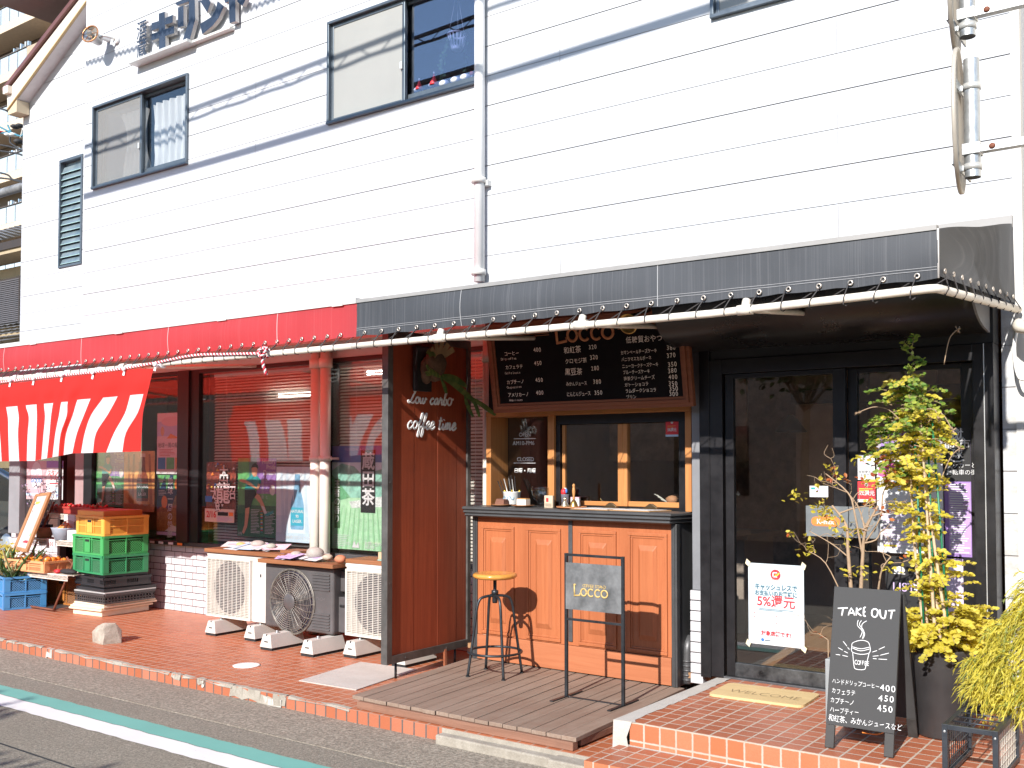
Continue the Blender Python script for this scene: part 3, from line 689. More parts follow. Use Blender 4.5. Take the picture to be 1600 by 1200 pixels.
m = MB(); m.box(-2.615, -1.99, DY + .022, DY + .026, .349, zt - .122, GLASS); m.build('pane', dr)
m = MB(); m.box(-1.86, -1.293, DY + .068, DY + .072, .349, zt - .122, GLASS); m.build('pane', dr)
# curved roller cover above the door
m = MB(); prof = []
for k in range(15):
    t = k / 14; prof.append((5.50 + .46 * t ** 1.25 - .055 * sin(pi * t), 2.56 - .30 * t - .055 * sin(pi * t) + .03 * t * t))
ROLL = M('black vinyl', (0.016, 0.015, 0.016), 0.30, var=0.3, vs=2, spec=0.5)
m.sheet(lambda u, v: (-2.945 + 1.81 * u, prof[min(14, int(round(v * 14)))][0] + .006 * sin(u * 9 + v * 3), prof[min(14, int(round(v * 14)))][1] + .006 * sin(u * 7)), 40, 14, ROLL)
m.build('roller_cover', shop)
m = MB(); m.prism([(p[0], p[1]) for p in prof] + [(5.985, 2.26), (5.985, 2.56)], (Vector((-1.128, 0, 0)), Vector((0, 1, 0)), Vector((0, 0, 1)), Vector((1, 0, 0))), .012, M('grey end plate', (0.20, 0.20, 0.21), 0.5)); m.build('end_plate', shop)
m = MB(); m.tube(smooth_path([(-1.0, 6.02, 2.34), (-.97, 5.9, 2.30), (-.86, 5.82, 2.28), (-.7, 5.8, 2.26)]), .03, CREAMPIPE, n=10); m.build('conduit', shop)
m = MB(); m.tube(smooth_path([(-1.01, 6.03, 2.31), (-1.02, 6.0, 2.2), (-1.0, 5.98, 2.06), (-.95, 5.95, 2.03), (-.8, 5.9, 2.05)]), .010, WHITE, n=8); m.build('cable', shop)
m = MB(); m.tube(smooth_path([(-2.99, 6.10, .44), (-2.985, 6.06, .40), (-2.985, 6.05, .32), (-2.985, 6.05, .16)]), .036, GREYMETAL, n=12)
for k in range(5): m.cyl((-2.985, 6.05, .18 + k * .03), (-2.985, 6.05, .19 + k * .03), .041, GREYMETAL, n=12)
m.build('vent_hose', shop)

# ------------------------------------------------------------------ awnings
PZ, PY = 2.35, 4.755
AWR = cloth('red awning canvas', (0.58, 0.085, 0.10), (1.0, 0.075, 0.045), 0.52, 0.22, 0.08, 0.55, (0.74, 0.36, 0.36))
AWB = cloth('charcoal awning canvas', (0.052, 0.056, 0.064), (0.02, 0.02, 0.022), 0.0, 0.5, 0.18, 0.6, (0.16, 0.16, 0.17))
EYELET = M('eyelet metal', (0.62, 0.55, 0.48), 0.35, 0.7); CORD = M('dark cord', (0.05, 0.045, 0.045), 0.8); STITCH = M('pale stitching', (0.32, 0.32, 0.33), 0.7)
WT_, ET_, VT_ = 2.905, 2.415, 2.640     # canvas at the wall, valance foot, valance head
EDY = 4.785; BX = at(557, 500, 4.785).x
def vy(x, v): return EDY + .010 * sin(x * 2.3) * sin(pi * v) - .008 * sin(pi * v) + .004 * sin(x * 17 + v * 3) * v
def canopy(x0, x1, mat, nm):
    m = MB(); nx = int((x1 - x0) * 11)
    m.sheet(lambda u, v: (x0 + (x1 - x0) * u, vy(x0 + (x1 - x0) * u, v), VT_ + (ET_ - VT_) * v + .004 * sin((x0 + (x1 - x0) * u) * 43) * (v > .95)), nx, 8, mat)
    m.sheet(lambda u, v: (x0 + (x1 - x0) * u, 6.09 + (EDY - 6.09) * v, WT_ + (VT_ - WT_) * v - .02 * sin(pi * v)), nx // 2, 4, mat); return m
def lacing(mb, x0, x1, step=.15):
    x = x0; k = 0
    while x < x1:
        d = random.uniform(-.02, .02); e = Vector((x + d, EDY - .008, ET_ + .020))
        fwd = step * random.uniform(.2, .45)
        mb.tube([e, (x - fwd * .5, PY - .024, PZ + .012), (x - fwd * .62, PY - .018, PZ - .018), (x - fwd * .6, PY + .012, PZ - .022), (x + step * .3, PY + .024, PZ + .02), (x + step + .0, EDY + .02, ET_ + .018)], .0032, CORD, n=4)
        x += step; k += 1
def eyelets(mb, x0, x1, step=.15):
    x = x0
    while x < x1:
        c = Vector((x, EDY - .002, ET_ + .020)); nrm = Vector((0, -1, 0))
        a = Vector((1, 0, 0)); b = nrm.cross(a); 
        mb.tube([c + nrm * .006 + (a * cos(q) + b * sin(q)) * .0105 for q in [2 * pi * i / 10 for i in range(10)]], .004, EYELET, n=5, closed=True); x += step
red = thing('red_awning', 'red canvas awning over the left shop windows laced to an ivory pipe', 'awning', (-9, 5.4, 2.4))
m = canopy(-15.5, BX, AWR, 'canopy')
m.build('canopy', red)
m = MB(); PRS = M('pale red seam', (0.66, 0.25, 0.25), 0.6)
for x in (-14.2, -12.95, -11.7, -10.45, -9.2, -7.95, -6.75, -5.5):
    for k in range(8):
        v0, v1 = k / 8, (k + 1) / 8; z0, z1 = VT_ + (ET_ - VT_) * v0, VT_ + (ET_ - VT_) * v1
        m.poly([(x - .005, vy(x, v0) - .003, z0), (x - .005, vy(x, v1) - .003, z1), (x + .005, vy(x, v1) - .003, z1), (x + .005, vy(x, v0) - .003, z0)], PRS)
m.build('seam_tape', red)
m = MB(); m.box(-15.5, BX, 4.775, 4.83, VT_ - .006, VT_ + .030, WHITEPAINT); m.box(-15.5, BX, 6.06, 6.098, WT_ - .02, WT_ + .03, WHITEPAINT)
for x in (-14, -12.7, -11.3, -10.0, -8.7, -7.4, -6.1, -4.9): m.box(x - .05, x + .05, 4.768, 4.774, VT_ - .012, VT_ + .016, WHITEPAINT)
m.build('head_rail', red)
m = MB(); m.tube([(-15.5, PY, PZ), (-12, PY, PZ - .012), (-9, PY, PZ - .008), (-6.0, PY, PZ), (BX, PY, PZ)], .020, OLDPIPE, n=14)
m.build('front_pipe', red)
m = MB(); lacing(m, -12.5, BX - .1, .125); m.build('lacing_cord', red)
m = MB(); eyelets(m, -12.5, BX - .1, .125); m.build('eyelet_row', red)
for x in (-12.9, -10.6, -7.3):
    m = MB(); m.tube([(x, PY, PZ), (x, 6.09, 2.46)], .016, OLDPIPE, n=10); m.cyl((x - .035, PY, PZ), (x + .035, PY, PZ), .030, OLDPIPE, n=12); m.build('support_arm', red)

blk = thing('black_awning', 'charcoal canvas awning with hipped right end over the cafe door and window', 'awning', (-3.5, 5.4, 2.4))
m = canopy(BX + .002, -1.115, AWB, 'canopy')
HT = Vector((-1.115, EDY, VT_)); HC = Vector((-1.115, EDY, ET_ + .012))
SB = Vector((-1.02, 6.05, 2.455)); ST = Vector((-1.03, 6.08, 2.895))
def side(u, v):
    top = HT.lerp(ST, u); bot = HC.lerp(SB, u); p = top.lerp(bot, v); bul = .045 * sin(pi * v) * sin(pi * min(1, u * 1.1)); return p + Vector((-bul * .6, 0, .004 * sin(u * 9) * (1 - v)))
m.sheet(side, 18, 12, AWB); m.build('canopy', blk)
m = MB(); m.tube([HT + Vector((0, -.004, 0)), HC + Vector((0, -.004, -.01))], .005, M('pale piping', (0.55, 0.52, 0.50), 0.6), n=6); m.build('piping', blk)
m = MB()
fl = M('grey flashing', (0.30, 0.29, 0.28), 0.55, 0.2)
m.box(BX + .001, -1.12, 4.777, 4.82, VT_ - .005, VT_ + .018, fl); m.box(BX + .001, -1.03, 6.06, 6.098, WT_ - .03, WT_ + .035, fl); m.build('head_rail', blk)
m = MB(); C = Vector((-1.115, PY, PZ + .018))
m.tube([(BX + .001, PY, PZ), (-4, PY, PZ), (-2.2, PY, PZ - .004), (-1.5, PY, PZ + .010), C + Vector((-.04, 0, 0)), C + Vector((-.008, .012, 0)), C + Vector((0, .05, .002)), (-1.06, 5.4, 2.392), (-1.005, 6.05, 2.418)], .020, OLDPIPE, n=14); m.build('front_pipe', blk)
for x in (-4.0, -2.98, -2.02):
    m = MB(); m.cyl((x - .04, PY, PZ), (x + .04, PY, PZ), .026, OLDPIPE, n=12); m.cyl((x, PY, PZ + .01), (x, PY + .02, PZ + .05), .022, OLDPIPE, n=10)
    m.tube([(x, PY, PZ), (x, 6.09, 2.48)], .015, OLDPIPE, n=10)
    m.build('support_arm', blk)
m = MB(); lacing(m, BX + .08, -1.2)
for k in range(10):
    t = (k + .5) / 10; e = HC.lerp(SB, t) + Vector((.004, 0, .03)); p = C.lerp(Vector((-1.005, 6.05, 2.418)), min(1, t + .02))
    m.tube([e, p + Vector((.022, -.006, .004)), p + Vector((.006, 0, -.024)), p + Vector((-.02, .02, .0)), e + Vector((-.02, .05, -.01))], .0032, CORD, n=4)
m.build('lacing_cord', blk)
m = MB(); eyelets(m, BX + .08, -1.2)
for k in range(10):
    t = (k + .5) / 10; c = HC.lerp(SB, t) + Vector((.008, 0, .028)); a = Vector((.07, 1, 0)).normalized(); b = Vector((0, 0, 1))
    m.tube([c + (a * cos(q) + b * sin(q)) * .010 for q in [2 * pi * i / 10 for i in range(10)]], .0036, EYELET, n=5, closed=True)
m.build('eyelet_row', blk)
m = MB()
for zz in (.040, .052):
    v = 1 - zz / (VT_ - ET_)
    for i in range(int((-1.12 - BX) / .054) + 1):
        xa = BX + .003 + i * .054; xb = min(-1.12, xa + .054); z = ET_ + zz
        m.poly([(xa, vy(xa, v) - .003, z), (xb, vy(xb, v) - .003, z), (xb, vy(xb, v) - .003, z + .0022), (xa, vy(xa, v) - .003, z + .0022)], STITCH)
m.build('stitch_line', blk)
m = MB()
for x in (-3.85, -2.52):
    for k in range(8):
        v0, v1 = k / 8, (k + 1) / 8; z0, z1 = VT_ + (ET_ - VT_) * v0, VT_ + (ET_ - VT_) * v1
        m.poly([(x - .0025, vy(x, v0) - .003, z0), (x - .0025, vy(x, v1) - .003, z1), (x + .0025, vy(x, v1) - .003, z1), (x + .0025, vy(x, v0) - .003, z0)], STITCH)
m.build('seam_line', blk)

# ------------------------------------------------------------------ festival curtain hung from the red awning
CRED = cloth('red festival cloth', (0.66, 0.035, 0.030), (0.95, 0.07, 0.03), 0.4, 0, 0.08, 0.8)
CWHT = cloth('white festival cloth', (0.82, 0.81, 0.83), (0.85, 0.8, 0.82), 0.4, 0, 0.03, 0.8)
T0 = [1195, 1085, 980, 860, 755, 645, 565, 510, 443, 367, 305, 215, 145, 52, -35, -130, -220, -320, -420]
T1 = [1147, 1040, 900, 760, 700, 605, 556, 490, 425, 375, 308, 240, 157, 66, -20, -115, -205, -305, -405]
T2 = [1050, 950, 800, 705, 640, 550, 505, 460, 412, 362, 303, 230, 150, 69, 0, -100, -190, -290, -390]
T3 = [1020, 885, 775, 675, 603, 530, 486, 437, 391, 344, 294, 223, 160, 76, 14, -95, -185, -280, -380]
TT = [1250, 1150, 1060, 960, 860, 760, 665, 580, 495, 410, 325, 240, 155, 65, -25, -120, -215, -310, -410]
def yt(x): return 540 - x * .117 if x < 1150 else 405 + (x - 1150) * .0
def y0(x): return 722 - x * .088 + (8 if x < 600 else 0)
def yb(x): return 1178 - .014 * x if x < 300 else (1170 - (x - 300) * .19 if x < 600 else 1112 - (x - 600) * .03)
def cpt(tx, ty, yy): return at(tx / 5.3333, 500 + ty / 5.3333, yy)
m = MB(); E0, E1, E2, E3, ET = 1228, 1192, 1181, 1173, 1278
cols = [(ET, E0, E1, E2, E3)] + list(zip(TT, T0, T1, T2, T3)); nrow = []
for ci, (a, b, c, d, e) in enumerate(cols):
    wv = .011 * sin(ci * 2.4); YB = 4.72
    key = [cpt(a, yt(a), YB - .01), cpt((a + b) / 2, (yt(a) + y0(b)) / 2, YB - .012 + wv * .5), cpt(b, y0(b), YB + wv), cpt(c, 800 - .04 * c + 20, YB + wv * 1.6), cpt(d, 960 - .02 * d, YB + wv * 1.8), cpt(e, yb(e), YB + wv * 2)]
    nrow.append(smooth_path(key, 4))
SUB = 3
for ci in range(len(nrow) - 1):
    white = ci % 2 == 1
    for rj in range(len(nrow[0]) - 1):
        mat = CWHT if white and rj >= 8 else CRED
        for s in range(SUB):
            def P(r, t):
                q = nrow[ci][r].lerp(nrow[ci + 1][r], t); return q + Vector((0, -.006 * sin(pi * t) * (1 if ci % 3 else -1) * min(1, r / 8), 0))
            t0, t1 = s / SUB, (s + 1) / SUB; m.poly([P(rj, t0), P(rj + 1, t0), P(rj + 1, t1), P(rj, t1)], mat, True)
nor = thing('festival_curtain', 'red and white striped festival curtain hanging under the red awning', 'curtain', (-8, 4.72, 2.3))
m.build('curtain_cloth', nor, weld=2)
m = MB(); TIE = M('white plastic tape', (0.80, 0.78, 0.80), 0.4)
for tx, ty in ((100, 505), (295, 490), (530, 462), (790, 440), (1050, 410), (1310, 372)):
    p = cpt(tx, ty, 4.715); q = cpt(tx - 22, ty + 55, 4.70); m.cyl((p.x - .03, PY, PZ - .008), (p.x + .03, PY, PZ - .008), .029, TIE, n=10)
    m.mesh([p + Vector((-.012, -.012, 0)), p + Vector((.014, -.012, .005)), q + Vector((.012, 0, 0)), q + Vector((-.016, 0, .006))], [(0, 1, 2, 3)], TIE); m.blob(p + Vector((0, -.02, 0)), .022, .015, .018, TIE, 8)
m.build('tape_tie', nor)
ROW_ = M('rope white', (0.78, 0.76, 0.76), 0.8); ROR = M('rope red', (0.55, 0.03, 0.05), 0.8)
def rope(mb, pts, r):
    L = []
    P = [Vector(p) for p in pts]; acc = 0
    seg = []
    for a, b in zip(P, P[1:]):
        n_ = max(1, int((b - a).length / .006))
        for k in range(n_): seg.append(a.lerp(b, k / n_))
    seg.append(P[-1])
    for ph, mt in ((0, ROW_), (pi, ROR)):
        q = []
        for i, p in enumerate(seg):
            t = (seg[min(i + 1, len(seg) - 1)] - seg[max(i - 1, 0)]).normalized(); a = t.orthogonal() if abs(t.z) > .9 else t.cross(Vector((0, 0, 1))).normalized(); b = t.cross(a)
            g = i * .006 / .036 * 2 * pi + ph; q.append(p + a * cos(g) * r * .55 + b * sin(g) * r * .55)
        mb.tube(q[::1], r * .75, mt, n=5)
m = MB(); yy = PY - .032
key = [(-9.6, yy, 2.305), (-8.6, yy, 2.318), (-7.4, yy, 2.33), (-6.85, yy, 2.355), (-6.38, yy, 2.385), (-6.0, yy, 2.372), (-5.60, yy, 2.352)]
rope(m, smooth_path(key, 5), .009)
rope(m, [(-5.60, yy, 2.352), (-5.575, yy - .015, 2.32), (-5.565, yy - .01, 2.26), (-5.545, yy, 2.20)], .009)
for a in range(5):
    c = Vector((-5.57, yy, 2.355)); M_ = Matrix.Rotation(a * .7, 3, 'Y') @ Matrix.Rotation(.5 + a, 3, 'Z')
    rope(m, [c + M_ @ Vector((.045 * cos(q), .012, .03 * sin(q))) for q in [2 * pi * i / 14 for i in range(15)]], .008)
m.build('twisted_rope', nor)
# ------------------------------------------------------------------ posters and signs
class Flat:
    """flat printed sheet facing the street: corners given on a real plane y"""
    def __init__(s, x0, x1, z0, z1, y, base, th=.0016):
        s.m = MB(); s.x0, s.z0, s.w, s.h, s.y = x0, z0, x1 - x0, z1 - z0, y; s.k = 0
        s.m.box(x0, x1, y, y + th, z0, z1, base); s.c = ((x0 + x1) / 2, y, z0)
    def L(s): s.k += 1; return s.y - .0006 - s.k * .00025
    def P(s, u, v, y): return Vector((s.x0 + u * s.w, y, s.z0 + v * s.h))
    def rect(s, u0, v0, u1, v1, m): y = s.L(); s.m.poly([s.P(u0, v0, y), s.P(u1, v0, y), s.P(u1, v1, y), s.P(u0, v1, y)], m); return s
    def poly(s, pts, m): y = s.L(); s.m.poly([s.P(u, v, y) for u, v in pts], m); return s
    def disc(s, u, v, r, m, ry=None, n=20):
        y = s.L(); c = s.P(u, v, y); s.m.poly([c + Vector((r * cos(2 * pi * i / n), 0, (ry or r) * sin(2 * pi * i / n))) for i in range(n)], m); return s
    def line(s, pts, r, m):
        y = s.L(); P = [s.P(u, v, y) for u, v in pts]
        for a, b in zip(P, P[1:]):
            d = (b - a).normalized(); nn = Vector((-d.z, 0, d.x)) * r; s.m.poly([a - nn, b - nn, b + nn, a + nn], m)
        return s
    def text(s, t, u, v, size, m, al='l', bold=0, vert=False, jit=0, sx=1.0, adv=None):
        y = s.L(); s.m.text(t, (Vector((s.x0, y, s.z0)), Vector((1, 0, 0)), Vector((0, 0, 1)), Vector((0, -1, 0))), u * s.w, v * s.h, size, m, al, bold, jit, 0, vert, sx, adv); return s
    def lines(s, u0, u1, v0, v1, n, m, th=.35, seed=1):
        rg = random.Random(seed); y = s.L()
        for i in range(n):
            va = v0 + (v1 - v0) * i / n; vb = va + (v1 - v0) / n * th; e = u0 + (u1 - u0) * rg.uniform(.6, 1)
            s.m.poly([s.P(u0, va, y), s.P(e, va, y), s.P(e, vb, y), s.P(u0, vb, y)], m)
        return s
    def end(s, name, label, cat='poster', group=None): return own(s.m, name, label, cat, group, loc=s.c)
PY_IN = 6.392
def S(px, py, y=PY_IN): p = at(px, py, y); return p.x, p.z
def sheet(a, b, base, y=PY_IN, th=.0016):
    x0, z1 = S(*a, y); x1, z0 = S(*b, y); return Flat(x0, x1, z0, z1, y, base, th)
GP = 'posters in the shop windows'
PRPINK = M('pale pink print', (0.80, 0.52, 0.60), 0.5, var=0.06, vs=3); EARTH = M('mountain print', (0.30, 0.17, 0.07), 0.5, var=0.7, vs=22); AMBER = M('amber print', (0.66, 0.32, 0.09), 0.5, var=0.4, vs=6)
p = sheet((246, 646), (288, 741), PRPINK)
p.rect(0, .62, 1, .86, LILAC).disc(.5, .86, .16, PINK, .05).poly([(.3, .55), (.5, .66), (.75, .6), (1, .55)], ORANGE).disc(.2, .7, .03, SKIN, .05).rect(0, .48, 1, .58, PRPINK)
p.text('地球一周の船旅', .04, .44, .056, M('grey lettering', (0.2, 0.12, 0.15), .6), 'l', .01, sx=1.0).lines(.1, .7, .30, .42, 5, RED, .3).rect(.74, .31, .97, .38, RED).rect(.05, .08, .32, .27, BLUE).rect(.36, .08, .64, .27, GREEN).rect(.68, .08, .95, .27, ORANGE).rect(0, 0, 1, .06, PAPER)
p.end('cruise_poster', 'pink cruise poster with three small photos, above the mountain poster', group=GP)
p = sheet((246, 742), (287, 838), NAVY)
p.rect(0, .42, 1, 1, M('deep blue print', (.02, .05, .12), .5, var=.5, vs=8)).poly([(0, .06), (0, .42), (.25, .5), (.5, .38), (.68, .66), (.8, .66), (.9, .5), (1, .46), (1, .06)], EARTH).poly([(.0, 1), (.12, .78), (.3, 1)], GREEN).poly([(.3, 1), (.35, .72), (.48, 1)], GREEN).poly([(.6, 1), (.62, .75), (.85, 1)], GREEN)
p.disc(.76, .85, .05, ORANGE, .06).disc(.28, .55, .05, ORANGE, .065).poly([(.6, .12), (.95, .3), (.98, .1)], GREEN).poly([(.3, .07), (.6, .17), (.95, .11), (.9, .06)], PAPER)
p.rect(0, 0, 1, .055, LILAC).text('地球一周の船旅', .5, .96, .088, PAPER, 'c', .02, True).lines(.06, .38, .66, .76, 4, PAPER, .35).lines(.06, .32, .88, .94, 2, PAPER, .4)
p.end('mountain_cruise_poster', 'dark mountain poster with vertical white lettering, below the pink one', group=GP)
def footballer(p, u, v, s, flip=1):
    q = lambda pts: [(u + a * 1.35 * s * flip / p.w, v + b * s / p.h) for a, b in pts]
    HAIR = BLACK
    p.poly(q([(-.16, -.05), (-.05, -.05), (-.08, -.45), (-.13, -.78), (-.22, -.95), (-.26, -.9), (-.2, -.72)]), SKIN).poly(q([(-.05, -.02), (.08, -.08), (.2, -.2), (.30, -.42), (.36, -.46), (.38, -.40), (.3, -.2), (.2, -.02), (.05, .06)]), SKIN)
    p.poly(q([(.24, -.26), (.31, -.28), (.40, -.44), (.34, -.48)]), PAPER).poly(q([(.33, -.46), (.40, -.42), (.55, -.36), (.56, -.42), (.40, -.50)]), TEAL)
    p.poly(q([(-.2, .10), (.06, .12), (.12, .0), (.02, -.12), (-.04, -.3), (-.19, -.34), (-.2, -.1)]), BLACK)
    p.poly(q([(-.2, .1), (-.16, .34), (-.02, .46), (.12, .44), (.24, .32), (.2, .2), (.10, .22), (.07, .11)]), TEAL).poly(q([(.24, .32), (.2, .2), (.14, .12), (.06, .16), (.10, .22)]), TEAL)
    p.poly(q([(.16, .26), (.22, .24), (.16, .1), (-.1, .22), (-.28, .32), (-.26, .36), (-.05, .28), (.12, .16)]), SKIN).poly(q([(-.16, .34), (-.2, .26), (-.34, .3), (-.33, .35)]), SKIN)
    p.poly(q([(.03, .42), (.1, .42), (.14, .54), (.13, .64), (.05, .68), (-.02, .62), (-.01, .5)]), SKIN).poly(q([(-.03, .6), (.0, .7), (.08, .74), (.15, .68), (.15, .6), (.1, .64), (.02, .64)]), HAIR)
def soccer(a, b, label):
    p = sheet(a, b, GREEN)
    p.rect(.5, .55, 1, 1, PURPLE).rect(.3, .7, .5, 1, M('teal mist', (.10, .25, .22), .5, var=.3)).rect(0, 0, 1, .40, DKGREEN)
    for i, t in enumerate(('History', 'Pride', 'Dream')): p.text(t, .985, .93 - i * .07, .062 * p.w / .55, PAPER, 'r', .015)
    p.text('サッカーと、', .76, .74, .038, PAPER, 'c', 0, True).text('自転車の街。', .66, .74, .038, PAPER, 'c', 0, True).disc(.91, .60, .04, PAPER, .05)
    p.lines(.36, .6, .05, .36, 16, PAPER, .3, 2).lines(.72, 1.0, .05, .34, 16, PAPER, .3, 3)
    for i in range(14): p.rect(.62, .06 + i * .02, .67, .073 + i * .02, (TEAL, RED, SKYBLUE, YELLOW)[i % 4])
    footballer(p, .40, .54, p.h * .54); p.text('日程', .04, .02, .03, PAPER)
    return p.end('football_poster', label, group=GP)
soccer((151, 705), (193, 793), 'green football poster beside the amber bottle poster at the left window')
soccer((372, 716), (431, 841), 'green and purple football poster between the drum poster and the pale blue bottle poster')
def bottle(a, b, bg, glass, lab, label, cap, foot=None, shade=None):
    p = sheet(a, b, bg)
    for u, du in ((.12, .05), (.3, -.06), (.8, .05)): p.poly([(u, .95), (u + .06, .95), (u + du + .10, .12), (u + du, .12)], shade)
    p.rect(0, 0, 1, .12, shade)
    c = .62; k = .30 / p.w * .32
    prof = [(.17, .17), (.19, .2), (.19, .48), (.165, .56), (.085, .70), (.07, .90), (.08, .93)]
    p.poly([(c - r, v) for r, v in prof] + [(c + r, v) for r, v in prof[::-1]], glass).poly([(c - .085, .90), (c + .085, .90), (c + .08, .96), (c - .08, .96)], cap)
    p.rect(c - .185, .22, c + .185, .46, lab); 
    for i, t in enumerate(('NATURAL', '90', 'LAGER')): p.text(t, c, .39 - i * .065, .036 * p.w / .42, PAPER, 'c', .02)
    p.rect(c - .12, .55, c - .09, .82, shade)
    if foot: p.text(foot, .97, .045, .036, PAPER, 'r', .015)
    return p.end('bottle_poster', label, group=GP)
bottle((194, 705), (241, 800), AMBER, M('brown bottle print', (.22, .05, .02), .4, var=.4), M('green label', (.02, .09, .06), .5), 'amber poster of a brown bottle in the left window', M('cap', (.7, .5, .4), .5), None, M('amber shade', (.36, .13, .03), .5, var=.4))
bottle((432, 729), (485, 849), M('icy print', (.66, .76, .84), .5, var=.1, vs=3), M('pale blue bottle', (.20, .42, .62), .4, var=.4, vs=9), M('cyan label', (.05, .38, .52), .5), 'pale blue poster of a frosted bottle beside the twin downpipes', PAPER, '2020年プロジェクト', M('icy shade', (.54, .67, .78), .5, var=.2))
p = sheet((323, 722), (368, 817), M('festival print', (.28, .06, .035), .5, var=.8, vs=30))
rg = random.Random(5)
for i in range(60): u, v = rg.uniform(.02, .95), rg.uniform(.25, .98); p.poly([(u, v), (u + rg.uniform(.04, .1), v + .01), (u + .05, v + rg.uniform(.02, .06))], rg.choice((RED, ORANGE, BLUE, BLACK, PAPER, YELLOW, SKIN)))
p.rect(0, 0, 1, .22, M('cream print', (.78, .66, .58), .5))
for t, u, v, sz in (('大', .64, .96, .14), ('田', .64, .82, .15), ('太', .34, .60, .15), ('鼓', .52, .44, .16), ('龍', .62, .68, .22), ('沼', .9, .62, .14)):
    p.text(t, u + .01, v, sz, BLACK, 'c', .05, True).text(t, u, v, sz, PAPER, 'c', .015, True)
p.text('2/16', .06, .075, .085, RED, 'l', .02).rect(.45, .11, .8, .17, BLACK).rect(.83, .11, .97, .17, ORANGE).lines(.42, .98, .02, .10, 4, LILAC, .3).rect(.02, .33, .26, .43, BLUE)
p.end('drum_festival_poster', 'crowded red drum festival poster with large white characters', group=GP)
p = sheet((519, 697), (598, 862), M('tea field print', (.38, .62, .40), .5, var=.25, vs=18))
p.rect(0, .84, 1, 1, M('blue band', (.10, .16, .42), .5)).rect(0, .72, 1, .84, M('misty sky', (.62, .74, .80), .5)).poly([(0, .5), (0, .76), (.2, .83), (.45, .80), (.6, .72), (1, .78), (1, .5)], M('hill print', (.26, .52, .42), .5, var=.4, vs=16)).poly([(.0, .72), (.18, .62), (.38, .5), (0, .45)], M('wood print', (.14, .38, .20), .5, var=.5, vs=26)).poly([(.35, .46), (1, .52), (1, .42), (.4, .40)], M('village print', (.62, .66, .64), .5, var=.5, vs=40))
for i in range(9): p.poly([(.05 + i * .11, 0), (.09 + i * .11, 0), (.22 + i * .085, .40), (.205 + i * .085, .40)], M('tea row', (.28, .54, .30), .5) if i == 0 else p.m.mats[-1])
p.rect(.58, .36, .86, .96, BLACK).rect(.06, .2, .17, .68, M('dark column', (.05, .12, .05), .5)).text('蔵田茶', .725, .94, .155, PAPER, 'c', .02, True).text('王者の香り', .115, .67, .076, PAPER, 'c', .01, True)
p.text('F U J I E D A   A C H A', .5, .955, .03, LILAC, 'c').lines(.05, .40, .03, .15, 7, PAPER, .3).text('お問い合わせ', .66, .05, .04, PAPER).text('お茶の里', .66, .02, .03, PAPER).poly([(.42, .02), (.46, .09), (.5, .04), (.54, .08), (.56, .02)], PAPER)
p.end('tea_poster', 'tall green tea field poster with big vertical white characters beside the wooden panel', group=GP)
p = sheet((42, 720), (72, 781), M('pink leaflet', (.55, .38, .41), .5), 6.36); p.disc(.5, .62, .12, PAPER, .16)
for i, (t, c) in enumerate((('LOVE', SKYBLUE), ('LOCAL', PINK), ('GOOD', BLUE))): p.text(t, .5, .66 - i * .11, .075, c, 'c', .03)
p.rect(0, .1, 1, .16, SKYBLUE).lines(.06, .95, .17, .3, 4, PINK, .4); p.end('pink_poster', 'pink poster with a white oval at the left end of the shop front', group=GP)
p = sheet((73, 720), (98, 781), PAPER, 6.36); p.rect(0, .82, 1, 1, PURPLE).text('スタンプ', .5, .62, .075, RED, 'c', .02).text('ラリー', .5, .5, .075, RED, 'c', .02).lines(.08, .5, .05, .36, 5, SKYBLUE, .4).rect(.55, .05, .95, .3, SKYBLUE).rect(.2, .40, .95, .43, RED)
p.end('stamp_rally_poster', 'white poster with red lettering and purple top beside the pink poster', group=GP)
p = sheet((218, 843), (287, 853), BLACK, 6.34); 
for u, c in ((.30, PAPER), (.5, PAPER), (.72, PAPER), (.92, ORANGE)): p.rect(u - .06, .1, u + .05, .9, c)
p.end('sticker_strip', 'black strip with four small stickers at the window sill', 'sticker')
# ---- door papers
DP = DY + .018
def SD(a, b, base, y=DP, th=.0016): return sheet(a, b, base, y, th)
PALE = M('pale blue paper', (.50, .57, .61), .6, var=.04); TEALTXT = M('teal lettering', (.03, .12, .18), .6)
p = SD((1169, 879), (1257, 1014), PALE)
p.rect(0, .0, 1, .10, PAPER).disc(.5, .87, .032, RED).line([(.455, .895), (.455, .845), (.53, .845)], .0035, PAPER).line([(.455, .895), (.53, .895)], .0035, PAPER).line([(.49, .87), (.51, .855), (.57, .895)], .004, YELLOW).text('CASHLESS', .5, .80, .016, M('pale red', (.7, .35, .3), .6), 'c')
p.text('キャッシュレスで', .5, .685, .040, TEALTXT, 'c', .025, sx=.84).text('お支払いのお客様に', .5, .612, .034, TEALTXT, 'c', .022, sx=.88).text('5%還元', .5, .482, .078, RED, 'c', .012, sx=.98)
p.lines(.2, .85, .425, .455, 2, TEALTXT, .3).rect(.08, .18, .92, .395, PAPER).rect(.08, .392, .92, .41, M('grey bar', (.42, .44, .45), .6)).text('対象店舗です!', .5, .122, .030, RED, 'c', .02).lines(.3, .46, .05, .07, 1, M('ink', (.1, .15, .2), .6), .6).disc(.26, .06, .010, BLUE).lines(.58, .9, .045, .07, 2, SKYBLUE, .4)
for u, v in ((.1, .38), (.5, .36), (.1, .33), (.5, .27)): p.rect(u, v, u + .03, v + .007, RED)
for u, v in ((0, 1), (1, 1), (0, 0), (1, 0)): p.poly([(u - .05, v - .01), (u + .02, v - .05), (u + .05, v + .01), (u - .02, v + .05)], M('yellowed tape', (.68, .62, .45), .4) if u == 0 and v == 1 else p.m.mats[-1])
p.end('cashless_poster', 'pale blue cashless refund poster taped low on the glass door')
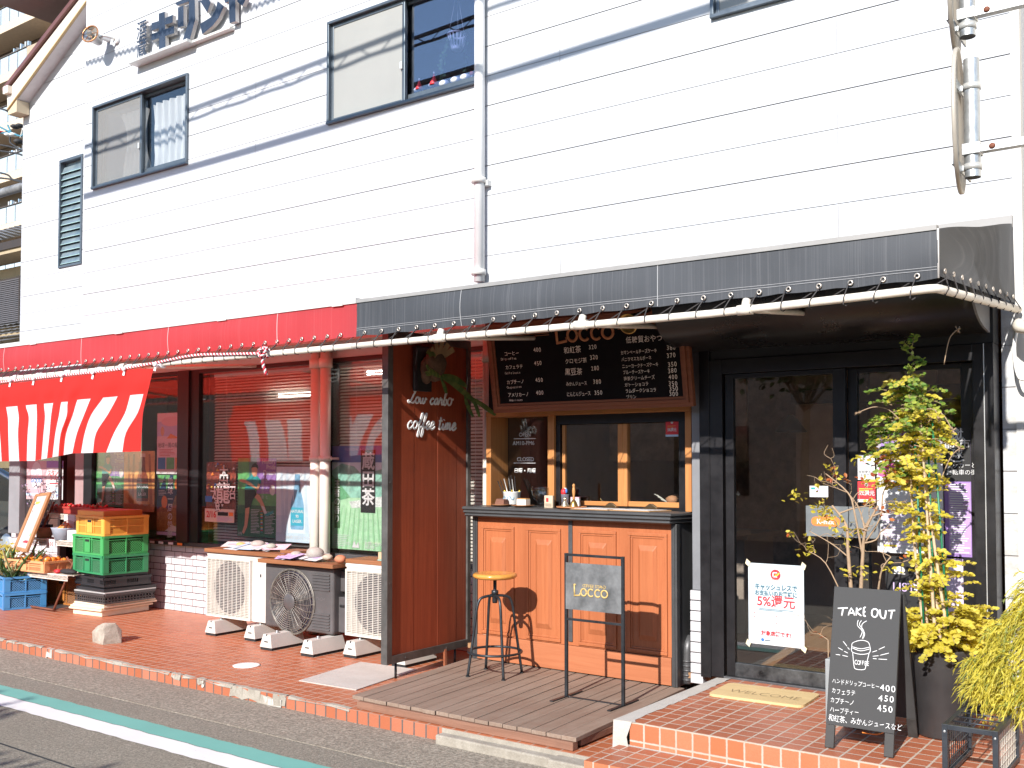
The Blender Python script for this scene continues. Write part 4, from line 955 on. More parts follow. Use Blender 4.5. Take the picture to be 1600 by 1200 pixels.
p = SD((1369, 669), (1475, 868), PAPER, DY + .030)
p.rect(0, .74, 1, 1, M('grey mauve print', (.36, .32, .38), .5)).text('HISTORY', .06, .90, .072, M('plum lettering', (.13, .03, .10), .6), 'l', .02).text('PRIDE', .06, .82, .085, PURPLE, 'l', .02).text('DREAM', .06, .74, .085, PURPLE, 'l', .02)
p.poly([(.02, .62), (.05, .72), (.3, .73), (.4, .68), (.25, .6), (.12, .6)], M('magenta print', (.50, .09, .28), .5)).rect(.55, .1, .78, .5, SKYBLUE).poly([(.6, .5), (.7, .62), (.82, .5), (.74, .28), (.66, .3)], BLUE).lines(.08, .5, .05, .34, 14, LILAC, .25).rect(.1, .05, .3, .065, YELLOW)
p.end('history_poster', 'grey and white poster headed with big serif words behind the tall shrub')
p = SD((1474, 668), (1519, 871), PURPLE, DY + .046)
p.rect(0, .58, 1, 1, BLACK).text('蹴', .5, .91, .07, PAPER, 'c', .01).text('市', .78, .84, .06, PAPER, 'c', .01).text('都', .2, .84, .06, PAPER, 'c', .01).text('球', .5, .765, .06, PAPER, 'c', .01).line([(.25, .75), (.4, .735), (.6, .735), (.75, .75)], .004, PAPER).disc(.5, .87, .012, GOLDPAINT).text('サッカーと、', .08, .69, .032, PAPER, 'l', 0).text('自転車の街。', .08, .635, .032, PAPER, 'l', 0)
p.rect(.16, .02, .98, .57, M('lilac print', (.42, .28, .55), .5))
for i in range(30): p.lines(.2 + .02 * (i % 3), .95, .03 + i * .018, .045 + i * .018, 1, PAPER, .55, i)
p.end('schedule_poster', 'purple schedule poster with black top at the right of the door')
p = SD((1478, 872), (1522, 1000), LILAC, DY + .064); p.rect(.05, .05, .95, .95, M('plain lilac', (.60, .52, .70), .5)); p.end('lilac_poster', 'plain lilac poster low on the right door glass below the schedule')
p = SD((1340, 752), (1368, 785), RED); p.disc(.5, .84, .010, PAPER).text('5%還元', .5, .34, .032, PAPER, 'c', .02, sx=.9).rect(0, 0, 1, .14, PAPER).lines(.1, .9, .55, .7, 2, YELLOW, .5); p.end('refund_sticker', 'red refund sticker on the door stile above the metal plate', 'sticker')
p = SD((1340, 711), (1367, 750), PAPER); p.rect(.1, .55, .9, .8, SKYBLUE).rect(.15, .58, .5, .76, PINK).text('全部使える', .5, .28, .018, BLACK, 'c').text('お店です', .5, .14, .018, BLACK, 'c'); p.end('payment_sticker', 'white payment sticker above the red sticker on the door stile', 'sticker')
p = SD((1265, 759), (1294, 777), PAPER); p.rect(.08, .68, .3, .86, TEAL)
for a in range(5): p.disc(.5 + .075 * cos(a * 2 * pi / 5 + .3), .48 + .17 * sin(a * 2 * pi / 5 + .3), .008, LILAC)
p.disc(.5, .48, .005, PAPER); p.end('flower_sticker', 'small white sticker with a lilac flower on the door glass', 'sticker')
m = MB(); x0, z1 = S(1259, 790, DY - .03); x1, z0 = S(1372, 842, DY - .03); m.box(x0, x1, DY - .03, DY + .004, z0, z1, M('brushed grey plate', (.22, .24, .25), .45, .5, var=.2, vs=3)); m.box(x0 + .25, x0 + .255, DY - .0312, DY - .0302, z0, z1, BLACK)
push = thing('push_plate', 'wide grey metal plate across the door behind the bare shrub', 'door plate', (x0, DY, z0)); m.build('plate_body', push, .003)
m = MB(); fr = frame_y(0, 0, DY - .0305); cx = at(1290, 815, DY - .03); m.prism([(cx.x + a, cx.z + b) for a, b in rounded(-.085, .085, -.027, .027, .025)], fr, .0008, M('orange sticker', (.75, .20, .05), .5)); m.prism([(cx.x + a, cx.z + b) for a, b in rounded(-.079, .079, -.021, .021, .02)], (fr[0] + Vector((0, -.001, 0)), *fr[1:]), .0008, ORANGE)
m.text('K-mix', (fr[0] + Vector((0, -.0012, 0)), *fr[1:]), cx.x, cx.z - .014, .042, PAPER, 'c', .02); m.build('orange_sticker', push)
p = SD((1383, 868), (1475, 960), BLACK, DY + .06); p.disc(.25, .75, .03, CHALK, .02).line([(.15, .68), (.35, .68)], .002, CHALK).text('ヒラメ', .48, .68, .05, CHALK, 'l', 0, jit=.1).text('LISTA', .12, .36, .07, LILAC, 'l').lines(.5, .9, .4, .55, 2, CHALK, .3); p.end('chalk_notice', 'black chalk notice low on the right door behind the shrubs', 'notice')
# red sticker in the take-out window
p = sheet((1040, 656), (1060, 682), RED, KY + .005); p.disc(.5, .84, .009, PAPER).text('5%還元', .5, .32, .026, PAPER, 'c', .02, sx=.8).rect(0, 0, 1, .12, SKYBLUE).lines(.15, .85, .55, .68, 2, ORANGE, .5); p.end('window_sticker', 'small red refund sticker at the top right of the take-out window', 'sticker')

# ------------------------------------------------------------------ shop sign letters on the upper wall
SY = 6.03
SGN = M('dark blue letter face', (0.045, 0.06, 0.09), 0.25, 0.3, var=0.3, vs=5, spec=0.7); SGS = M('letter side', (0.50, 0.47, 0.45), 0.5)
def px8(x, y): p = at(200 + x / 8, y / 8, SY); return (p.x, p.z)
sign = thing('shop_sign', 'row of dark blue raised characters on the upper siding with a ledge beneath', 'sign', (-9.0, 6.06, 5.7))
fr = (Vector((0, SY, 0)), Vector((1, 0, 0)), Vector((0, 0, 1)), Vector((0, -1, 0)))
def stroke(pl): 
    q = [px8(*a) for a in pl]; global m
    ar = sum(q[i][0] * q[(i + 1) % len(q)][1] - q[(i + 1) % len(q)][0] * q[i][1] for i in range(len(q)))
    if ar < 0: q = q[::-1]
    m.prism(q, fr, .04, SGS); m.poly([Vector((a, SY - .001, b)) for a, b in q], SGN)
m = MB(); stroke([(295, 290), (385, 262), (385, 352), (295, 385)]); stroke([(465, 225), (560, 186), (560, 280), (465, 310)]); stroke([(293, 425), (385, 395), (385, 478), (293, 510)]); stroke([(465, 365), (575, 325), (578, 415), (465, 450)]); stroke([(385, 170), (460, 145), (470, 605), (388, 630)]); m.build('character_ki', sign)
m = MB(); stroke([(625, 95), (695, 68), (695, 325), (625, 345)]); stroke([(762, 20), (835, -8), (840, 245), (775, 490), (680, 515), (760, 270)]); stroke([(590, 40), (835, -60), (835, -8), (615, 70)]); m.build('character_ri', sign)
m = MB(); stroke([(900, 10), (1000, -30), (1035, 30), (990, 155)]); stroke([(1120, 12), (1200, 80), (1130, 230), (1060, 320), (930, 430), (900, 300), (1045, 210), (1100, 110)]); m.build('character_n', sign)
m = MB(); stroke([(1255, -150), (1340, -180), (1345, 265), (1270, 290)]); stroke([(1200, -10), (1255, -30), (1255, 20), (1215, 36)]); stroke([(1365, -60), (1480, -20), (1430, 75), (1365, 20)]); m.build('character_do', sign)
m = MB()
for t, yc in (('酒', 390), ('蔵', 620)):
    c = px8(178, yc); 
    for off, mt in ((.0, SGS), (-.02, SGS), (-.045, SGN)): m.text(t, (Vector((c[0], SY + .03 + off * .8, c[1])), Vector((1, 0, 0)), Vector((0, 0, 1)), Vector((0, -1, 0))), -.085, -.06, .20, mt, 'l', .012, sx=.85)
m.build('small_characters'[:-1], sign)
m = MB(); a = px8(55, 785); b = px8(790, 540); m.box(a[0], b[0], 5.98, 6.098, a[1] - .03, a[1] + .0, LIGHTMETAL); m.box(b[0], px8(1260, 320)[0], 6.04, 6.098, a[1] - .025, a[1] - .0, WHITEPAINT); m.build('ledge', sign, .004)
# wall flood lamp
lp = at(141, 53, 5.86); lamp = thing('flood_lamp', 'round reflector lamp with copper rim on an arm at the wall corner', 'lamp', tuple(lp))
R_ = Matrix.Rotation(radians(60), 3, 'X'); R_ = Matrix.Rotation(radians(20), 3, 'Z') @ Matrix.Rotation(radians(78), 3, 'X')
m = MB(); m.lathe([(.03, -.16), (.045, -.14), (.06, -.07), (.085, -.02), (.092, .0), (.088, .0), (.06, -.05), (.02, -.07)], M('lamp housing', (.62, .60, .58), .35, .6), lp, 24, R_); m.build('reflector', lamp)
m = MB(); m.tube([lp + R_ @ Vector((.092 * cos(q), .092 * sin(q), .002)) for q in [2 * pi * i / 24 for i in range(24)]], .009, M('copper rim', (.50, .24, .12), .35, .8), n=6, closed=True); m.build('rim', lamp)
m = MB(); m.lathe([(.02, -.05), (.035, -.02), (.03, .02), (.0, .03)], M('lamp bulb', (.45, .40, .34), .1), lp, 16, R_)
for k in range(3): 
    a = k * pi / 3; m.tube([lp + R_ @ Vector((.09 * cos(a), .09 * sin(a), .006)), lp + R_ @ Vector((-.09 * cos(a), -.09 * sin(a), .006))], .004, M('copper rim', (.50, .24, .12), .35, .8) if k == 0 else m.mats[-1], n=5)
m.build('bulb', lamp)
m = MB(); m.tube([lp + R_ @ Vector((0, 0, -.12)), lp + Vector((.08, .10, .0)), lp + Vector((.12, .235, -.01))], .014, LIGHTMETAL, n=8); m.cyl(lp + Vector((.12, .21, -.01)), lp + Vector((.12, .238, -.01)), .045, WHITE, n=14); m.tube([lp + R_ @ Vector((0, 0, -.15)), lp + Vector((-.04, .12, .03)), lp + Vector((-.04, .235, .03))], .03, WHITE, n=10); m.build('arm', lamp)
# decorations behind window B
wb = WB; m = MB()
for px, sc_, c in ((655, 1.0, RED), (678, 1.15, RED)):
    q = at(px, 141 - (px - 655) * .32, 6.19); m.lathe([(.035 * sc_, 0), (.03 * sc_, .02), (.012 * sc_, .06), (.003, .085 * sc_)], c, q, 10); m.blob(q + Vector((0, 0, .09 * sc_)), .01, .01, .01, PAPER, 6); m.blob(q + Vector((-.02, -.01, .005)), .03, .02, .02, PAPER, 8)
for px in (694, 712, 727): q = at(px, 131 - (px - 694) * .3, 6.19); m.blob(q, .05, .04, .03, PAPER, 10)
for px in (737, 745): q = at(px, 115, 6.19); m.blob(q, .02, .02, .02, M('red cap', (.6, .12, .08), .5), 8); m.cyl(q + Vector((0, 0, -.04)), q, .008, PAPER, n=6)
own(m, 'window_ornaments'[:-1], 'row of tiny red and white ornaments on the sill inside the upper right window', 'ornament', loc=(-5.2, 6.19, 4.53))
hp = at(714, 60, 6.28); hang = thing('hanging_planter', 'white slatted planter hanging inside the dark upper window', 'planter', tuple(hp))
m = MB(); WPL = M('white planter', (.72, .74, .80), .5)
m.tube([hp + Vector((.075 * cos(q), .075 * sin(q), .03)) for q in [2 * pi * i / 18 for i in range(18)]], .008, WPL, n=6, closed=True); m.lathe([(.035, -.10), (.045, -.09), (.045, -.07), (.035, -.07)], WPL, hp, 16)
for i in range(14):
    q = 2 * pi * i / 14; m.tube([hp + Vector((.074 * cos(q), .074 * sin(q), .03)), hp + Vector((.045 * cos(q), .045 * sin(q), -.08))], .007, WPL, n=4)
m.build('slatted_pot', hang)
m = MB()
for i in range(3): q = 2.1 * i; m.tube([hp + Vector((.07 * cos(q), .07 * sin(q), .03)), hp + Vector((0, 0, .4))], .002, M('string', (.5, .5, .5), .8), n=4)
m.build('hanging_string', hang)
VINE = leafmat('vine leaf', (.05, .16, .06), (.14, .26, .10)); m = MB()
for s in range(6):
    q = random.uniform(0, 6.3); b = hp + Vector((.06 * cos(q), .06 * sin(q), .02)); L = random.uniform(.2, .45); pts = [b + Vector((.1 * cos(q) * t + .02 * sin(7 * t), .04 * sin(q) * t, .05 * sin(pi * t) - L * t)) for t in [i / 8 for i in range(9)]]
    m.tube(pts, .0025, VINE, n=4)
    for p_ in pts[1:]:
        a = Vector((random.uniform(-1, 1), random.uniform(-.5, .5), random.uniform(-.6, .3))).normalized() * .035; c = a.cross(Vector((0, 1, 0))) * .4; m.poly([p_, p_ + a * .5 + c, p_ + a, p_ + a * .5 - c], VINE)
m.build('trailing_vine', hang)

# ------------------------------------------------------------------ venetian blinds inside the windows
SLAT = cloth('ivory slat', (.72, .68, .62), (.8, .76, .68), .35, 0, .04, .5); 
def blind(x0, x1, z0, z1, label):
    b = thing('venetian_blind', label, 'blind', ((x0 + x1) / 2, 6.47, z0), group='blinds inside the shop windows'); m = MB(); z = z0
    while z < z1:
        m.mesh([(x0, 6.460, z - .008), (x1, 6.460, z - .008), (x1, 6.478, z + .010), (x0, 6.478, z + .010)], [(0, 1, 2, 3)], SLAT); z += .0285
    m.build('slat_stack', b); m = MB()
    for t in (.12, .5, .88):
        x = x0 + (x1 - x0) * t; m.box(x - .001, x + .001, 6.457, 6.4585, z0, z1, WHITE)
    m.build('ladder_cord', b); m = MB(); m.box(x0, x1, 6.455, 6.485, z1, z1 + .03, WHITE); m.build('head_rail', b)
blind(-8.36, -6.78, .82, 2.43, 'ivory slatted blind behind the middle window with three posters'); blind(-6.60, -4.84, .80, 2.43, 'ivory slatted blind behind the tea poster window')
TUBEM = NT('lit fluorescent tube'); em_ = TUBEM.n('ShaderNodeEmission'); em_.inputs[0].default_value = (1, .96, .88, 1); em_.inputs[1].default_value = 9.0; TUBEM = TUBEM.out(em_.outputs[0])
for x0_, x1_, y_, z_, lab in ((-6.50, -5.75, 6.72, 2.40, 'lit fluorescent tube behind the blind over the tea poster'), (-7.55, -7.05, 6.60, 2.22, 'lit fluorescent tube behind the blind of the middle window')):
    tl = thing('fluorescent_lamp', lab, 'lamp', ((x0_ + x1_) / 2, y_, z_)); m = MB(); m.tube([(x0_, y_, z_), (x1_, y_, z_)], .018, TUBEM, n=10); m.build('tube', tl); m = MB(); m.box(x0_ - .03, x1_ + .03, y_ - .03, y_ + .03, z_ + .025, z_ + .06, WHITE); m.box(x0_ - .03, x0_ - .001, y_ - .02, y_ + .02, z_ - .02, z_ + .025, WHITE); m.box(x1_ + .001, x1_ + .03, y_ - .02, y_ + .02, z_ - .02, z_ + .025, WHITE); m.build('fixture', tl)
# ------------------------------------------------------------------ wooden deck
DKW = wood('weathered deck board', (0.225, 0.155, 0.115), (0.345, 0.262, 0.208), 1, 70, 0.75, knots=.4, dark=(0.20, 0.115, 0.08)); DKF = wood('reddish deck beam', (0.20, 0.095, 0.06), (0.33, 0.18, 0.125), 0, 50, 0.7, dark=(.13, .07, .05))
deck = thing('wooden_deck', 'low weathered plank deck in front of the coffee counter', 'deck', (-3.7, 5.2, .08))
m = MB(); n = 17; x0, x1 = -4.53, -2.885; pw = (x1 - x0) / n
for i in range(n):
    a = x0 + i * pw + .002; b = x0 + (i + 1) * pw - .002; sh = -.06 - .10 * (1 - i / n); y0_ = 4.55 + random.uniform(-.004, .006); dz = random.uniform(-.0015, .0015)
    mb_ = [(a, y0_, .128), (b, y0_, .128), (b + sh, 5.94, .128), (a + sh, 5.94, .128)]
    m.mesh(mb_ + [(p[0], p[1], .150 + dz) for p in mb_], [(3, 2, 1, 0), (4, 5, 6, 7), (0, 1, 5, 4), (1, 2, 6, 5), (2, 3, 7, 6), (3, 0, 4, 7)], DKW)
m.build('deck_board', deck, .002)
m = MB(); m.box(-4.47, -2.90, 4.535, 4.585, .0815, .126, DKF); m.box(-2.945, -2.90, 4.62, 5.9, .09, .126, DKF); m.box(-4.47, -2.95, 5.2, 5.24, .085, .126, DKF); m.build('front_beam', deck, .003)

# ------------------------------------------------------------------ coffee counter
CP = wood('orange brown panel', (0.38, 0.115, 0.045), (0.48, 0.165, 0.07), 2, 60, 0.38, coat=.15, spec=.4); CPH = wood('orange brown rail', (0.38, 0.125, 0.055), (0.48, 0.18, 0.085), 0, 45, 0.5); CT = M('charcoal moulding', (0.055, 0.056, 0.058), 0.42, var=.2, vs=6)
CY0 = 5.93
cnt = thing('coffee_counter', 'panelled orange wood coffee counter with dark moulded top', 'counter', (-3.8, 5.95, .15))
m = MB(); prof = [(5.835, 1.268), (5.828, 1.262), (5.826, 1.25), (5.836, 1.243), (5.840, 1.240), (5.836, 1.236), (5.834, 1.226), (5.845, 1.218), (5.850, 1.216), (5.846, 1.211), (5.844, 1.203), (5.856, 1.195), (5.90, 1.19)]
def mould(prof, xl, xr):
    L = [Vector((xl - (5.93 - p[0]) * .5, p[0], p[1])) for p in prof]; Rr = [Vector((xr - (p[0] - 5.826) * 1.0, p[0], p[1])) for p in prof]; Bk = [Vector((q.x + .0, 6.15, q.z)) for q in Rr]
    return L, Rr, Bk
L, Rr, _ = mould(prof, -4.63, -3.0)
xr_ = -2.985; L = [Vector((-4.63 - (5.93 - p[0]) * .5, p[0], p[1])) for p in prof]; Rr = [Vector((xr_ - (p[0] - 5.826), p[0], p[1])) for p in prof]; Bk = [Vector((xr_ - (p[0] - 5.826) + .06, 6.20, p[1])) for p in prof]; LB = [Vector((q.x, 6.2, q.z)) for q in L]
for A, B in ((LB, L), (L, Rr), (Rr, Bk)):
    for i in range(len(prof) - 1): m.poly([A[i], A[i + 1], B[i + 1], B[i]], CT, False)
m.poly([L[0], Rr[0], Bk[0], LB[0]], CT); m.poly([L[-1], LB[-1], Bk[-1], Rr[-1]], CT)
m.build('counter_top', cnt)
m = MB()
m.box(-4.615, -3.03, CY0, CY0 + .02, .335, 1.20, CP)
m.build('front_board', cnt)
def panel(x0, x1, z0, z1):
    m = MB(); w_ = .022
    for a, b, c, d in ((x0, x1, z1 - w_, z1), (x0, x1, z0, z0 + w_), (x0, x0 + w_, z0 + w_, z1 - w_), (x1 - w_, x1, z0 + w_, z1 - w_)): m.box(a, b, CY0 - .013, CY0, c, d, CP)
    for a, b, c, d in ((x0 + w_, x1 - w_, z1 - w_ - .014, z1 - w_), (x0 + w_, x1 - w_, z0 + w_, z0 + w_ + .014), (x0 + w_, x0 + w_ + .014, z0 + w_ + .014, z1 - w_ - .014), (x1 - w_ - .014, x1 - w_, z0 + w_ + .014, z1 - w_ - .014)): m.box(a, b, CY0 - .006, CY0, c, d, CP)
    fx = .078; fz = .082; a, b, c, d = x0 + fx, x1 - fx, z0 + fz, z1 - fz; t = .022; y0_, y1_ = CY0 - .002, CY0 - .016
    v = [(a, y0_, c), (b, y0_, c), (b, y0_, d), (a, y0_, d), (a + t, y1_, c + t * 1.6), (b - t, y1_, c + t * 1.6), (b - t, y1_, d - t * 1.6), (a + t, y1_, d - t * 1.6)]
    m.mesh(v, [(4, 5, 6, 7), (0, 1, 5, 4), (1, 2, 6, 5), (2, 3, 7, 6), (3, 0, 4, 7)], CP); m.build('raised_panel', cnt, .003)
for a, b in (((753, 820), (804, 999)), ((823, 821), (877, 1008)), ((904, 826), (964, 1013)), ((981, 829), (1044, 1028))): panel(at(*a, CY0).x, at(*b, CY0).x, .345, 1.128)
m = MB(); m.box(-4.612, -3.035, CY0 - .012, CY0 - .0005, .158, .333, CPH); m.build('plinth', cnt, .002)
m = MB(); sx = at(892, 900, CY0).x; m.box(sx - .016, sx + .016, CY0 - .009, CY0 - .0005, .36, 1.195, GREYMETAL); m.build('centre_strip', cnt, .002)
m = MB(); m.box(-4.66, -4.617, CY0 - .008, CY0 + .06, .08, 1.198, CT); m.box(-4.645, -4.632, CY0 - .014, CY0 - .007, .08, 1.198, CT); m.build('corner_post', cnt, .003); m = MB(); m.box(-3.030, -2.990, CY0 - .016, CY0 + .03, .152, 1.192, CT); m.box(-3.018, -3.004, CY0 - .022, CY0 - .015, .152, 1.192, CT); m.build('corner_post', cnt, .003)
m = MB(); m.box(-3.02, -2.996, CY0 + .031, 6.22, .152, 1.192, CT); m.build('end_panel', cnt, .003)

# things standing on the counter
CZ = 1.269
def onc(px, y=6.0): 
    p = at(px, 790, y); return Vector((p.x, y, CZ))
PLW = wood('brown wooden plate', (.26, .11, .05), (.36, .17, .08), 0, 40, .5)
def plate(px, y, r, name, label, food):
    c = onc(px, y); t = thing(name, label, 'plate', tuple(c)); m = MB(); m.lathe([(r * .6, 0), (r, .012), (r, .016), (r * .7, .008), (0, .008)], PLW, c, 24); m.build('plate_dish', t)
    return c
c = plate(784, 5.97, .075, 'wooden_plate', 'brown wooden plate holding a slice of chocolate cake', 0)
m = MB(); m.mesh([(c.x - .045, c.y - .03, c.z + .012), (c.x + .04, c.y - .03, c.z + .012), (c.x + .04, c.y + .03, c.z + .012), (c.x - .045, c.y + .03, c.z + .012), (c.x - .028, c.y - .028, c.z + .055), (c.x + .038, c.y - .028, c.z + .048), (c.x + .038, c.y + .028, c.z + .05), (c.x - .03, c.y + .028, c.z + .056)], [(4, 5, 6, 7), (0, 1, 5, 4), (1, 2, 6, 5), (2, 3, 7, 6), (3, 0, 4, 7)], M('chocolate cake', (.20, .09, .06), .85, bump=.8, bs=120)); m.box(c.x - .05, c.x + .05, c.y - .035, c.y + .035, c.z + .008, c.z + .0118, PAPER)
own(m, 'chocolate_cake', 'slice of chocolate cake on the left wooden plate', 'cake', bev=.004, loc=tuple(c + Vector((0, 0, .012))))
c = plate(817, 5.97, .085, 'wooden_plate', 'brown wooden plate holding a square of pale cheesecake', 0)
m = MB(); m.box(c.x - .035, c.x + .045, c.y - .03, c.y + .03, c.z + .011, c.z + .055, M('pale cheesecake', (.80, .72, .62), .7)); m.box(c.x - .034, c.x + .044, c.y - .029, c.y + .029, c.z + .055, c.z + .062, M('browned top', (.55, .28, .10), .6)); own(m, 'cheesecake', 'square piece of pale cheesecake on the right wooden plate', 'cake', bev=.006, loc=tuple(c + Vector((0, 0, .011))))
c = onc(800, 6.07); pot = thing('white_pot', 'white enamel pot with blue motif holding chopsticks and straws', 'pot', tuple(c)); m = MB(); EN = M('white enamel', (.76, .79, .78), .25)
m.lathe([(.052, 0), (.056, .005), (.066, .10), (.069, .103), (.066, .104), (.060, .095), (.05, .01), (0, .008)], EN, c, 28); m.build('pot_body', pot)
m = MB(); LB_ = M('blue glaze motif', (.15, .35, .50), .4)
for q in (-2.4, -2.0, -1.6, -1.2, -.9): 
    for k in range(3): p_ = c + Vector((.0635 * cos(q + k * .07), .0635 * sin(q + k * .07), .06 + .01 * sin(q * 9 + k))); m.blob(p_, .006, .003, .003, LB_, 6)
m.build('painted_motif', pot)
m = MB()
for i in range(9): 
    q = random.uniform(0, 6.28); b = c + Vector((.035 * cos(q), .035 * sin(q), .01)); m.tube([b, b + Vector((.03 * cos(q) - .05, .03 * sin(q), random.uniform(.17, .215)))], .0035, BLACK if i % 3 else LIGHTMETAL, n=5)
m.build('chopsticks'[:-1], pot); m = MB()
for q in (.4, 2.2, 4.0): b = c + Vector((.045 * cos(q), .045 * sin(q), .07)); m.tube([b, b + Vector((.012 * cos(q), .012 * sin(q), .045))], .005, YELLOW, n=6)
m.build('yellow_straw', pot)
c = onc(845, 6.06); m = MB(); m.lathe([(.045, 0), (.045, .006), (.022, .012), (.018, .03), (.03, .04), (.052, .06), (.068, .09), (.070, .13), (.066, .145), (.067, .145), (.0695, .13), (.067, .09), (.05, .062), (.02, .045), (0, .042)], CLEAR, c, 28); own(m, 'glass_goblet', 'clear round glass goblet behind the cakes', 'glass', loc=tuple(c))
c = onc(857, 5.99); m = MB(); KC = M('kraft card', (.62, .50, .36), .7); m.box(c.x - .035, c.x + .035, c.y, c.y + .02, CZ, CZ + .085, KC); m.box(c.x - .02, c.x + .0, c.y - .001, c.y, CZ + .04, CZ + .068, RED)
for i in range(4): m.box(c.x - .028, c.x + .026, c.y - .0008, c.y, CZ + .008 + i * .006, CZ + .0105 + i * .006, GREYMETAL)
own(m, 'kraft_card_box', 'small kraft card box with a red mark on the counter', 'card box', bev=.001, loc=(c.x, c.y, CZ))
c = onc(893, 5.96); m = MB(); m.lathe([(.08, 0), (.105, .008), (.108, .016), (.10, .014), (.075, .006), (0, .006)], wood('reddish tray', (.42, .16, .07), (.55, .25, .11), 0, 40, .4), c, 28); own(m, 'round_tray', 'round reddish wooden tray under the hand bells', 'tray', loc=tuple(c)); t0 = c + Vector((0, 0, .007))
c = t0 + Vector((.025, -.01, 0)); hb = thing('hand_bell', 'brass hand bell with turned wooden handle on the round tray', 'bell', tuple(c)); m = MB(); m.lathe([(.034, 0), (.030, .012), (.022, .035), (.014, .05), (.006, .056)], BRASS, c, 24); m.build('bell_cup', hb); m = MB(); m.lathe([(.007, .054), (.010, .064), (.007, .08), (.012, .11), (.010, .135), (.007, .142), (.011, .152), (.006, .165), (0, .166)], WOODLT, c, 18); m.build('handle', hb)
c = t0 + Vector((-.055, 0, 0)); m = MB(); m.lathe([(.028, 0), (.026, .015), (.012, .04), (.010, .048), (.014, .052), (.013, .064), (.006, .072), (0, .073)], M('silver bell', (.62, .58, .45), .25, .8), c, 20); own(m, 'small_bell', 'small silvery bell on the round tray left of the hand bell', 'bell', loc=tuple(c))
c = onc(883, 6.05); m = MB(); m.lathe([(.026, 0), (.03, .09), (.031, .095), (.028, .09), (.024, .01), (0, .01)], M('smoky tumbler', (.16, .16, .2), .2), c, 18); m.blob(c + Vector((-.005, -.01, .11)), .022, .02, .028, RED, 10); m.blob(c + Vector((.018, -.012, .118)), .010, .008, .018, BLUE, 8); m.blob(c + Vector((0, 0, .132)), .014, .012, .01, PAPER, 8); own(m, 'sweets_cup', 'smoky cup of red and blue wrapped sweets', 'cup', loc=tuple(c))
c = onc(897, 6.06); m = MB(); m.box(c.x - .03, c.x + .04, c.y, c.y + .02, CZ, CZ + .075, PAPER); m.box(c.x - .03, c.x + .04, c.y - .001, c.y + .021, CZ + .064, CZ + .076, PINK); own(m, 'tissue_packet', 'white packet with pink top behind the hand bell', 'packet', bev=.002, loc=(c.x, c.y, CZ))
CLIP = M('dark bronze clip', (.16, .11, .06), .35, .8); BRD = wood('clipboard wood', (.40, .22, .10), (.55, .33, .17), 0, 40, .5)
for px, lab in ((940, 'menu clipboard left of the other on the counter, white sheet under a bronze clip'), (1003, 'menu clipboard nearest the right end of the counter, white sheet under a bronze clip')):
    c = onc(px, 5.965); t = thing('menu_clipboard', lab, 'clipboard', tuple(c), radians(-3)); m = MB(); sk = lambda x, y, z: (x + y * .25, y, z)
    def bx(x0, x1, y0, y1, z0, z1, mt):
        v = [sk(x, y, z) for z in (z0, z1) for y in (y0, y1) for x in (x0, x1)]; m.mesh(v, [(0, 2, 3, 1), (4, 5, 7, 6), (0, 1, 5, 4), (2, 6, 7, 3), (0, 4, 6, 2), (1, 3, 7, 5)], mt)
    bx(-.17, .14, -.10, .10, 0, .006, BRD); m.build('board', t, local=True); m = MB(); bx(-.145, .125, -.092, .075, .0065, .0085, PAPER); m.build('menu_sheet', t, local=True); m = MB(); m.box(-.03, .075, .055, .10, .0088, .016, CLIP); m.prism([(-.03, .016), (.075, .016), (.055, .03), (.03, .045), (.012, .045), (-.01, .03)], (Vector((0, .07, 0)), Vector((1, 0, 0)), Vector((0, 0, 1)), Vector((0, -1, 0))), .02, CLIP); m.build('clip', t, .002, local=True)
c = at(1044, 770, 6.17); m = MB(); m.box(c.x - .03, c.x + .05, 6.15, 6.2, zb_ := CZ + .0, CZ + .04, PAPER); m.blob((c.x + .03, 6.17, CZ + .07), .045, .03, .03, M('bread crust', (.45, .22, .11), .7), 10, .2)
for i in range(7): m.tube([(c.x, 6.17, CZ + .05), (c.x - .05 - i * .008, 6.16 + .01 * (i % 3), CZ + .07 + i * .006)], .003, M('dried grass', (.5, .48, .42), .8) if i == 0 else m.mats[-1], n=4)
own(m, 'bread_tray', 'bread roll and dried sprigs on a white tray inside the window corner', 'bread', loc=(c.x, 6.17, CZ))

# ------------------------------------------------------------------ menu board
MBW = wood('brown menu frame', (.22, .065, .030), (.32, .11, .05), 0, 45, .5); SLATE = M('black menu slate', (.009, .008, .009), .9, var=.4, vs=3, spec=.15)
tb = Vector((-4.405, 5.86, 1.945)); tp = Vector((0, -.10, .61)).normalized(); MW, MH = 1.575, .66
menu = thing('menu_board', 'tilted black chalk menu board in a stepped brown frame above the take-out window', 'menu board', (-3.6, 5.86, 1.95))
Un = Vector((1, 0, 0)); Nn = Un.cross(tp); Nn = -Nn if Nn.y > 0 else Nn
fr = (tb, Un, tp, Nn)
def mbox(mb, u0, u1, v0, v1, n0, n1, mt):
    P = [tb + Un * u + tp * v + Nn * k for k in (n0, n1) for v in (v0, v1) for u in (u0, u1)]; mb.mesh(P, [(0, 2, 3, 1), (4, 5, 7, 6), (0, 1, 5, 4), (2, 6, 7, 3), (0, 4, 6, 2), (1, 3, 7, 5)], mt)
m = MB(); mbox(m, .06, MW - .06, .06, MH - .06, .0, .012, SLATE); m.build('slate', menu)
m = MB()
for k, (w0, w1, h) in enumerate(((0, .026, .018), (.026, .048, .030), (.048, .066, .020))):
    mbox(m, w0, MW - w0, w0, w1, -.02, h, MBW); mbox(m, w0, MW - w0, MH - w1, MH - w0, -.02, h, MBW); mbox(m, w0, w1, w1, MH - w1, -.02, h, MBW); mbox(m, MW - w1, MW - w0, w1, MH - w1, -.02, h, MBW)
m.build('frame', menu, .002)
